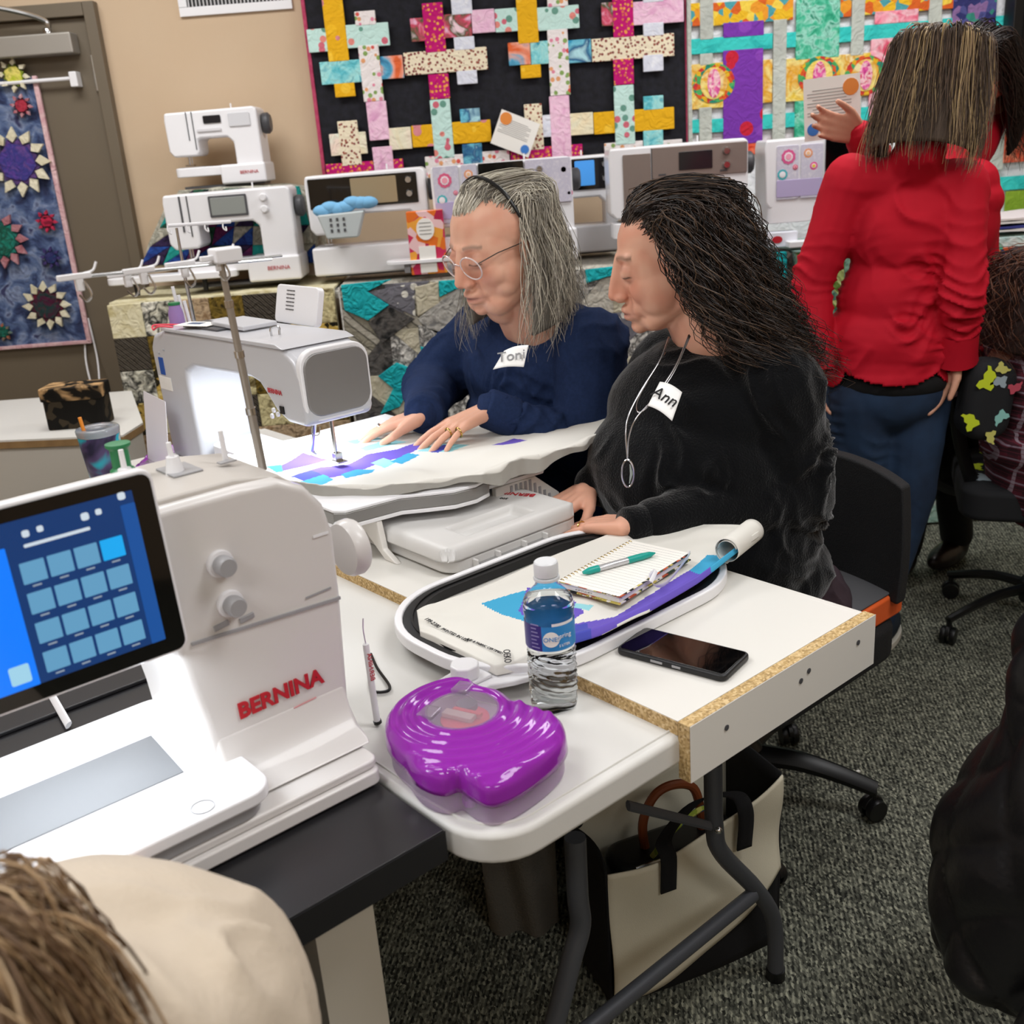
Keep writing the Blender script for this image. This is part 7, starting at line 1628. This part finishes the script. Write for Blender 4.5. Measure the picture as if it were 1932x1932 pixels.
# ---------------------------------------------------------------- standing women in red shirts
def standing(label, hc, face, up, sc, pts, m_shirt, hairf, m_pants, hem=.03, cut=None, skin='#d8a48a', boots=False, legs=None, seed=1):
    """pts: sl, sr, el, er, wl, wr, chest, waist, hip (all scene points)"""
    M = hframe(hc, face, up, sc); sl, sr, el, er, wl, wr, ch, wa, hp = [V(p) for p in pts]
    P = person(label, (hp.x, hp.y, 0)); ax = (sl-sr); ax.z = 0; ax.normalize(); fwd = V((ax.y, -ax.x, 0))*-1
    R3 = Matrix(((ax.x, -ax.y, 0, 0), (ax.y, ax.x, 0, 0), (0, 0, 1, 0), (0, 0, 0, 1)))
    g = G(); add_head(g, M, neck=-.115); nk = M @ V((0, -.035, -.12)); g.cap(nk, ch+V((0, 0, .10)), .044, .035); g.cap(ch+V((0, 0, .1)), hp, .035, .035)
    for s_, e_, w_ in ((sl, el, wl), (sr, er, wr)): g.cap(ch+V((0, 0, .1)), s_, .04, .035); g.cap(s_, e_, .034, .03); g.cap(e_, w_, .030, .022)
    dn = [ (w_-e_).normalized() for e_, w_ in ((el, wl), (er, wr))]
    for i, (w_, d) in enumerate(((wl, dn[0]), (wr, dn[1]))):
        hd = hands[i] if (hands := (label_hands.get(label) or (d, d))) else d
        add_hand(g, w_, hd, fwd*-1 + ax*(1 if i == 0 else -1)*1.2, -1 if i == 0 else 1, .92, .35, .10, .35)
    L_ = legs or [((hp+ax*.09), hp+ax*.10+V((0, 0, -.42)), hp+ax*.10+V((0, -.03, -.82))), ((hp-ax*.09), hp-ax*.10+V((0, 0, -.42)), hp-ax*.10+V((0, -.03, -.82)))]
    for a, b, c in L_: g.cap(a, b, .032, .03); g.cap(b, c, .03, .028)
    me = remesh(g, .0048, 3, .5); co = getco(me); no = getno(me); co, c, h = face_finish(co, no, M, skin, 0, '#5a4636', '#b06a62', '#c07860')
    setco(me, co); vcol(me, c); fin(me, 'body', M_skin, P)
    g = G(); g.sph(ch, (.155, .105, .15), 28, 18, R3); g.sph(ch+V((0, 0, .07)), (.16, .085, .085), 24, 14, R3); g.sph(wa, (.140, .105, .15), 24, 16, R3); g.sph(wa*.45+hp*.55+V((0, 0, .02)), (.150+hem, .115+hem*.5, .13), 24, 14, R3)
    g.cap(sl, sr, .062, .062); g.cap(ch+V((0, 0, .12)), M @ V((0, -.045, -.145)), .080, .062)
    for s_, e_, w_ in ((sl, el, wl), (sr, er, wr)): g.cap(s_, e_, .066, .053); g.cap(e_, w_+(e_-w_)*.10, .055, .044)
    if cut: g.sph(hp+V((0, 0, .075)), (.160, .125, .10), 24, 14, R3); g.sph(hp+V((0, 0, .035)), (.168, .134, .09), 24, 14, R3)
    me = remesh(g, .0058, 5)
    sp = [(tuple(el), .12, tuple((wl-el).normalized()), .05, .007), (tuple(er), .12, tuple((wr-er).normalized()), .05, .007), (tuple(wa), .15, (.5, .1, .9), .11, .009), (tuple(ch), .16, (.9, .2, .5), .14, .006), (tuple(wa*.3+hp*.7), .18, (-.6, .1, .7), .12, .010), (tuple(el*.4+wl*.6), .08, tuple((wl-el).normalized()), .035, .004), (tuple(er*.4+wr*.6), .08, tuple((wr-er).normalized()), .035, .004)]
    wrinkle(me, sp, seed, .002)
    if cut:
        bm = bmesh.new(); bm.from_mesh(me); bmesh.ops.delete(bm, geom=[v for v in bm.verts if v.co.z < cut(v.co)], context='VERTS')
        loose = [v for v in bm.verts if not v.link_faces]; bmesh.ops.delete(bm, geom=loose, context='VERTS'); bm.to_mesh(me); bm.free()
    o = fin(me, 'shirt', m_shirt, P)
    if cut: q_ = o.modifiers.new('cloth', 'SOLIDIFY'); q_.thickness = .003
    g = G()
    g.sph(hp+V((0, 0, -.0)), (.160, .115, .12), 24, 14, R3)
    for a, b, c in L_: g.cap(a, b, .092, .068); g.cap(b, c, .066, .052)
    me = remesh(g, .008, 4); wrinkle(me, [(tuple(L_[0][0]+V((0, 0, -.06))), .14, (.3, 0, 1), .05, .004), (tuple(L_[0][1]), .12, (.2, .1, 1), .05, .004)], seed+3, .0015); fin(me, 'trousers', m_pants, P)
    for a, b, c in L_:
        f_ = V((face[0], face[1], 0)).normalized() if not boots else V((-.75, -.66, 0)); rz = Matrix.Rotation(math.atan2(f_.y, f_.x), 4, 'Z'); q = V((c.x, c.y, 0))+f_*.05
        g = G(); g.sph(q+V((0, 0, .048)), (.125, .044, .044), 20, 12, rz); g.cap(V((c.x, c.y, .06)), V((c.x, c.y, .12 if not boots else .26)), .045, .045 if not boots else .055)
        fin(remesh(g, .006, 4), 'boot' if boots else 'shoe', mat('brown_boot', '#1e1210', .3) if boots else mat('navy_shoe', '#16202c', .7), P)
        if not boots: G().prism([(q.x+.128*math.cos(t_)*f_.x-.047*math.sin(t_)*f_.y, q.y+.128*math.cos(t_)*f_.y+.047*math.sin(t_)*f_.x) for t_ in [2*PI*k/24 for k in range(24)]], .0, .022).build('sole', mat('sole_white', '#c8c4b8', .6), P, world=True, bev=.004)
    hairf(P, M); return P, M, (ax, fwd, R3)
label_hands = {}; WK[0] = 1.15
m_redsh = mat('red_shirt', '#c01228', .75, bump=(500, .12, .0006), mix=(7, '#b01026', .6), spec=.25)
m_jean = mat('dark_denim', '#16243a', .85, bump=(420, .3, .001), mix=(9, '#243c5a', .8))
Yr = 2.62
def hair_brown(P, M):
    gd = guides(17, 108, 118, [(.088, .090, 0), (.03, .100, 0), (-.03, .106, .0), (-.09, .110, -.006), (-.145, .110, -.014), (-.195, .104, -.024)])
    hairshell([[(x*.96, y*.96-.002, z*.975-.003) for x, y, z in q] for q in gd], M, mat('brown_under_hair', '#4a3a2c', .7), P)
    strands('hair', gd, 1300, ['#6e5844', '#5a4636', '#8a7256', '#4a3a2e', '#b89c70', '#5e4a38', '#3e3026'], P, M, .0012, .010, (.0045, 1.6), 1.6, 25, clump=160, tuft=.30)
lb_r = 'woman in long red shirt and dark jeans standing with her back turned, brown highlighted hair'
hcr = aty(1768, 168, Yr+.02)
SLr, SRr = aty(1605, 340, Yr+.04), aty(1812, 352, Yr-.03)
ptr = [SLr, SRr, aty(1530, 545, Yr+.06), aty(1818, 560, Yr-.10), aty(1540, 690, Yr+.0), aty(1800, 668, Yr-.04), aty(1712, 430, Yr+.02), aty(1690, 560, Yr+.03), aty(1668, 735, Yr+.04)]
hpz = ptr[-1]
lgr = [(hpz+V((-.065, 0, -.02)), aty(1632, 940, Yr+.06), V((aty(1640, 1150, Yr+.1).x, Yr+.12, .10))), (hpz+V((.085, 0, -.02)), aty(1715, 930, Yr+.02), V((aty(1655, 1195, Yr).x, Yr+.03, .10)))]
label_hands[lb_r] = (V((-.0, .1, -1)), V((-.35, .2, -1)))
redP, redM, (axr, fwr, R3r) = standing(lb_r, hcr, V((.62, .72, -.32)), (.05, .05, 1), 1.10, ptr, m_redsh, hair_brown, m_jean, .022, cut=lambda c: ((hpz.z+.050+.020*math.cos((c.x-hpz.x)*22+.3)*-1+.004*math.sin(c.x*40)) if abs(c.x-hpz.x) < .19 and c.z < hpz.z+.2 and c.z > hpz.z-.2 and (c.x-ptr[5].x)**2+(c.y-ptr[5].y)**2 > .0 else -9) if (c-V(ptr[5])).length > .075 and (c-V(ptr[4])).length > .075 else -9, legs=lgr, seed=31)
# shirt details: yoke seam, hem tail, open cuff with black sleeve, jeans pockets
g = G(); g.sph(hpz+V((.005, -.008, .030)), (.158, .114, .062), 24, 12, R3r); fin(remesh(g, .008, 2), 'undershirt', mat('black_undershirt', '#0b0b0c', .9), redP)
wr_ = V(ptr[5]); er_ = V(ptr[3]); d_ = (wr_-er_).normalized()
G().tube([wr_-d_*.02, wr_+d_*.02, wr_+d_*.035], [.040, .038, .034], 20).build('black_sleeve', mat('black_undershirt'), redP, world=True, smooth=180)
G().tube([wr_-d_*.07, wr_-d_*.01, wr_+d_*.012], [.050, .055, .060], 20, cap=False).build('open_cuff', m_redsh, redP, world=True, smooth=180)
wl_ = V(ptr[4]); el_ = V(ptr[2]); d_ = (wl_-el_).normalized()
G().tube([wl_-d_*.05, wl_-d_*.01, wl_+d_*.014], [.046, .046, .044], 20, cap=False).build('cuff', m_redsh, redP, world=True, smooth=180)
ys = [aty(px, py, Yr-.10) for px, py in ((1565, 318), (1610, 303), (1660, 305), (1720, 316), (1775, 326), (1826, 318))]
# ---- second woman in red beyond her
def hair_dark(P, M):
    gd = guides(15, 104, 118, [(.088, .092, 0), (.03, .104, 0), (-.04, .112, .01), (-.11, .108, .016), (-.18, .10, .03), (-.25, .085, .05)])
    hairshell([[(x*.96, y*.96-.002, z*.975-.003) for x, y, z in q] for q in gd], M, mat('dark_under_hair'), P)
    strands('hair', gd, 900, ['#2a1e1a', '#1c1412', '#3a2c26', '#241a16'], P, M, .0014, .012, (.007, 2.6), 1.8, 35, clump=90, tuft=.2)
Y2 = 2.93
lb_2 = 'dark-haired woman in red shirt and brown boots mostly hidden behind the other woman in red'
pt2 = [aty(1700, 330, Y2+.08), aty(1835, 345, Y2-.05), aty(1665, 300, Y2-.0), aty(1850, 540, Y2-.04), aty(1632, 262, Y2-.02), aty(1800, 640, Y2-.1), aty(1775, 430, Y2), aty(1775, 560, Y2), aty(1775, 720, Y2+.02)]
pt2[4] = aty(1622, 252, Y2-.05); pt2[2] = aty(1660, 330, Y2-.05)
h2 = V(pt2[8])
lg2 = [(h2+V((-.08, 0, 0)), aty(1740, 880, Y2+.1), V((aty(1735, 1000, Y2+.15).x-.02, Y2+.22, .10))), (h2+V((.08, 0, 0)), aty(1800, 880, Y2+.12), V((aty(1830, 1010, Y2+.2).x, Y2+.30, .10)))]
label_hands[lb_2] = (V((-.9, -.2, .25)), V((-.5, .1, -1)))
red2, red2M, _ = standing(lb_2, aty(1822, 165, Y2+.06), V((-.35, -.3, -.4)), (.0, .0, 1), 1.08, pt2, mat('red_shirt'), hair_dark, mat('black_trousers', '#0d0c0e', .85), .03, legs=lg2, boots=True, seed=41)
# ---------------------------------------------------------------- plaid shirt at the right edge
def make_plaid():
    m = mat('plaid_flannel', '#4a1a26', .9); n = m.node_tree.nodes; Lk = m.node_tree.links; b = n['Principled BSDF']; tc = [q for q in n if q.type == 'TEX_COORD'][0]
    prev = None
    for i, (dr_, sc_, col, th_) in enumerate((('Z', 9, '#1a1014', .62), ('X', 9, '#2a1018', .62), ('Z', 9.0, '#a894a4', .955), ('X', 9.0, '#b0a0ac', .955), ('Z', 27, '#6e2436', .93))):
        w_ = n.new('ShaderNodeTexWave'); w_.bands_direction = dr_; w_.inputs['Scale'].default_value = sc_; w_.inputs['Distortion'].default_value = .6; w_.inputs['Detail'].default_value = 0; w_.inputs['Phase Offset'].default_value = i*1.9
        Lk.new(tc.outputs['Object'], w_.inputs['Vector']); r_ = n.new('ShaderNodeMath'); r_.operation = 'GREATER_THAN'; r_.inputs[1].default_value = th_; Lk.new(w_.outputs['Fac'], r_.inputs[0])
        mu = n.new('ShaderNodeMath'); mu.operation = 'MULTIPLY'; mu.inputs[1].default_value = .7; Lk.new(r_.outputs[0], mu.inputs[0])
        x = n.new('ShaderNodeMix'); x.data_type = 'RGBA'; x.inputs['A'].default_value = lin('#5c1c2c'); x.inputs['B'].default_value = lin(col); Lk.new(mu.outputs[0], x.inputs['Factor'])
        if prev: Lk.new(prev, x.inputs['A'])
        prev = x.outputs['Result']
    Lk.new(prev, b.inputs['Base Color'])
    Yp = 2.62; hp = aty(1965, 900, Yp); hc = aty(1985, 575, Yp); ch = aty(1962, 730, Yp)
    P = person('person in maroon plaid flannel shirt with curly hair seated at the right edge', (hp.x, Yp, 0)); M = hframe(hc, V((.9, -.3, -.2)), (0, 0, 1), 1.1)
    g = G(); add_head(g, M); g.cap(M @ V((0, -.05, -.16)), ch, .05, .05); g.cap(ch, V((hp.x, Yp, .58)), .06, .06)
    sl, sr = ch+V((-.02, .17, .08)), ch+V((-.0, -.16, .08)); ws = []
    for s_ in (sl, sr):
        e_ = s_+V((.05, 0, -.25)); w_ = e_+V((.22, 0, .02)); ws.append((s_, e_, w_)); g.cap(ch, s_, .04, .035); g.cap(s_, e_, .034, .03); g.cap(e_, w_, .03, .022); add_hand(g, w_, (1, 0, -.2), (0, 0, 1), 1, .9, .3, .1, .4)
    for s in (-1, 1): g.cap(V((hp.x, Yp+.1*s, .56)), V((hp.x+.42, Yp+.1*s, .56)), .07, .055); g.cap(V((hp.x+.42, Yp+.1*s, .56)), V((hp.x+.40, Yp+.1*s, .06)), .05, .04)
    me = remesh(g, .0055, 3); co = getco(me); no = getno(me); co, c, h = face_finish(co, no, M, '#d8a48a', 0, '#5a4636'); setco(me, co); vcol(me, c); fin(me, 'body', M_skin, P)
    g = G(); g.sph(ch, (.12, .19, .19)); g.sph(V((hp.x, Yp, ch.z-.2)), (.135, .19, .2)); g.sph(V((hp.x-.01, Yp, .60)), (.15, .20, .09)); g.cap(sl, sr, .065, .065); g.cap(ch+V((0, 0, .12)), M @ V((0, -.04, -.15)), .07, .055)
    for s_, e_, w_ in ws: g.cap(s_, e_, .065, .055); g.cap(e_, w_, .055, .045)
    me = remesh(g, .007, 4); wrinkle(me, [(tuple(ch), .2, (.2, .1, 1), .09, .006), (tuple(V((hp.x, Yp, .65))), .2, (.4, .2, 1), .07, .006)], 51, .002); fin(me, 'flannel_shirt', m, P)
    g = G()
    for s in (-1, 1): g.cap(V((hp.x, Yp+.1*s, .58)), V((hp.x+.42, Yp+.1*s, .575)), .085, .07); g.cap(V((hp.x+.42, Yp+.1*s, .575)), V((hp.x+.40, Yp+.1*s, .1)), .068, .055)
    fin(remesh(g, .009, 3), 'jeans', mat('denim'), P)
    for s in (-1, 1): G().sph((hp.x+.44, Yp+.1*s, .045), (.13, .045, .044), 18, 10).build('shoe', M_black, P, world=True)
    gd = guides(13, 110, 125, [(.088, .10, 0), (.03, .125, 0), (-.04, .135, 0), (-.10, .13, 0), (-.15, .12, .01)])
    hairshell([[(x*.95, y*.95, z*.97-.003) for x, y, z in q] for q in gd], M, mat('auburn_under', '#2a1812', .7), P)
    strands('hair', gd, 380, ['#4a2c20', '#38201a', '#6a4432', '#2c1a14'], P, M, .0014, .02, (.014, 5), 1.6, 55, clump=70, tuft=.2)
make_plaid()
# ---------------------------------------------------------------- foreground person in cream sweater
def make_fore():
    c1 = at(95, 1850, .955); Dn = V((0, 0, 0)); sh = at(250, 2050, .925); hc = atd(-215, 2150, .55)
    P = person('person in soft cream sweater with blonde hair seated at the front machine, seen from behind', (c1.x, c1.y, 0))
    M = hframe(hc, V((-.62, .72, -.35)), (0, 0, 1), 1.05)
    g = G(); add_head(g, M); ch = c1+V((-.06, .0, -.10)); g.cap(M @ V((0, -.05, -.16)), ch, .05, .05); g.cap(ch, V((c1.x-.05, c1.y-.05, .5)), .06, .06)
    el = sh+V((.02, .03, -.20)); wr = TW(-.62, .10, .80); g.cap(ch, sh, .04, .035); g.cap(sh, el, .034, .03); g.cap(el, wr, .03, .022); add_hand(g, wr, dirT(-.2, 1, 0), (0, 0, 1), -1, .9, .2, .1, .4)
    s2 = c1+V((-.30, .16, -.03)); e2 = s2+V((-.02, .12, -.18)); g.cap(ch, s2, .04, .035); g.cap(s2, e2, .034, .03); w2 = TW(-.80, .12, .80); g.cap(e2, w2, .03, .022); add_hand(g, w2, dirT(.2, 1, 0), (0, 0, 1), 1, .9, .2, .1, .4)
    for s in (-1, 1): q = V((c1.x-.05, c1.y-.05, .52))-E1*.1*s; g.cap(q, q+E2*.40, .07, .055); g.cap(q+E2*.40, q+E2*.38+V((0, 0, -.45)), .05, .04)
    me = remesh(g, .0055, 3); co = getco(me); no = getno(me); co, c, h = face_finish(co, no, M, '#d8a48a', 0, '#8a6a4a'); setco(me, co); vcol(me, c); fin(me, 'body', M_skin, P)
    g = G(); R3 = Matrix.Rotation(A0, 4, 'Z')
    g.sph(c1+V((-.05, .0, -.125)), (.225, .15, .17), 28, 18, R3); g.sph(c1+V((-.05, -.02, -.30)), (.23, .17, .22), 24, 16, R3); g.cap(c1+V((.07, .02, -.07)), sh+V((0, .02, -.01)), .085, .080); g.cap(c1+V((-.05, 0, -.02)), M @ V((0, -.04, -.16)), .08, .055)
    g.cap(sh, el, .078, .062); g.cap(el, wr, .062, .045); g.cap(s2, e2, .07, .06); g.cap(e2, w2, .06, .045)
    me = remesh(g, .007, 5); wrinkle(me, [(tuple(c1+V((.05, 0, -.05))), .14, (.9, .2, .2), .10, .006), (tuple(sh), .12, (.6, .5, .3), .08, .006)], 61, .002)
    fin(me, 'sweater', mat('cream_knit', '#c9baa6', .9, bump=(200, .4, .002)), P)
    g = G()
    for s in (-1, 1): q = V((c1.x-.05, c1.y-.05, .53))-E1*.1*s; g.cap(q, q+E2*.40, .09, .07); g.cap(q+E2*.40, q+E2*.38+V((0, 0, -.43)), .068, .055)
    fin(remesh(g, .009, 3), 'jeans', mat('denim'), P)
    for s in (-1, 1): q = V((c1.x-.05, c1.y-.05, .045))-E1*.1*s+E2*.42; G().sph(tuple(q), (.045, .13, .044), 18, 10, R3).build('shoe', M_black, P, world=True)
    gd = guides(15, 106, 118, [(.088, .096, 0), (.03, .11, 0), (-.05, .12, 0), (-.12, .118, .0), (-.19, .11, .01)])
    hairshell([[(x*.96, y*.96, z*.975-.003) for x, y, z in q] for q in gd], M, mat('blonde_under', '#6e563e', .7), P)
    strands('hair', gd, 800, ['#8c6f50', '#a88a66', '#6e563e', '#c0a480', '#7a6048'], P, M, .0012, .012, (.008, 2.2), 1.7, 65, clump=70, tuft=.2)
    # loose lock falling over the shoulder
    lk = []
    for k in range(5):
        o_ = V((.012*k, -.008*k, 0)); lk.append([I_ for I_ in [tuple(p+o_) for p in (M @ V((.07, -.05, .02)), M @ V((.11, -.09, -.06)), c1+V((-.075, -.03, .09)), c1+V((-.035, -.035, .075)), c1+V((-.012, -.065, .05)), c1+V((-.02, -.11, .0)))]])
    strands('loose_lock', lk, 160, ['#8c6f50', '#a88a66', '#7a6048'], P, Matrix(), .0011, .010, (.004, 1.5), 1.6, 66, clump=14, rj=0)
    cf = thing('stool', 'dark seat under the person in the cream sweater', 'stool', (c1.x-.05, c1.y-.05, 0))
    G().lathe([(.17, .40), (.18, .41), (.18, .435), (.16, .445)], (0, 0, 0), 28).build('seat', M_blackf, cf)
    for k in range(4): a = PI/4+k*PI/2; G().tube([(.12*math.cos(a), .12*math.sin(a), .40), (.17*math.cos(a), .17*math.sin(a), 0)], .012, 8).build('leg', M_steelg, cf)
make_fore()
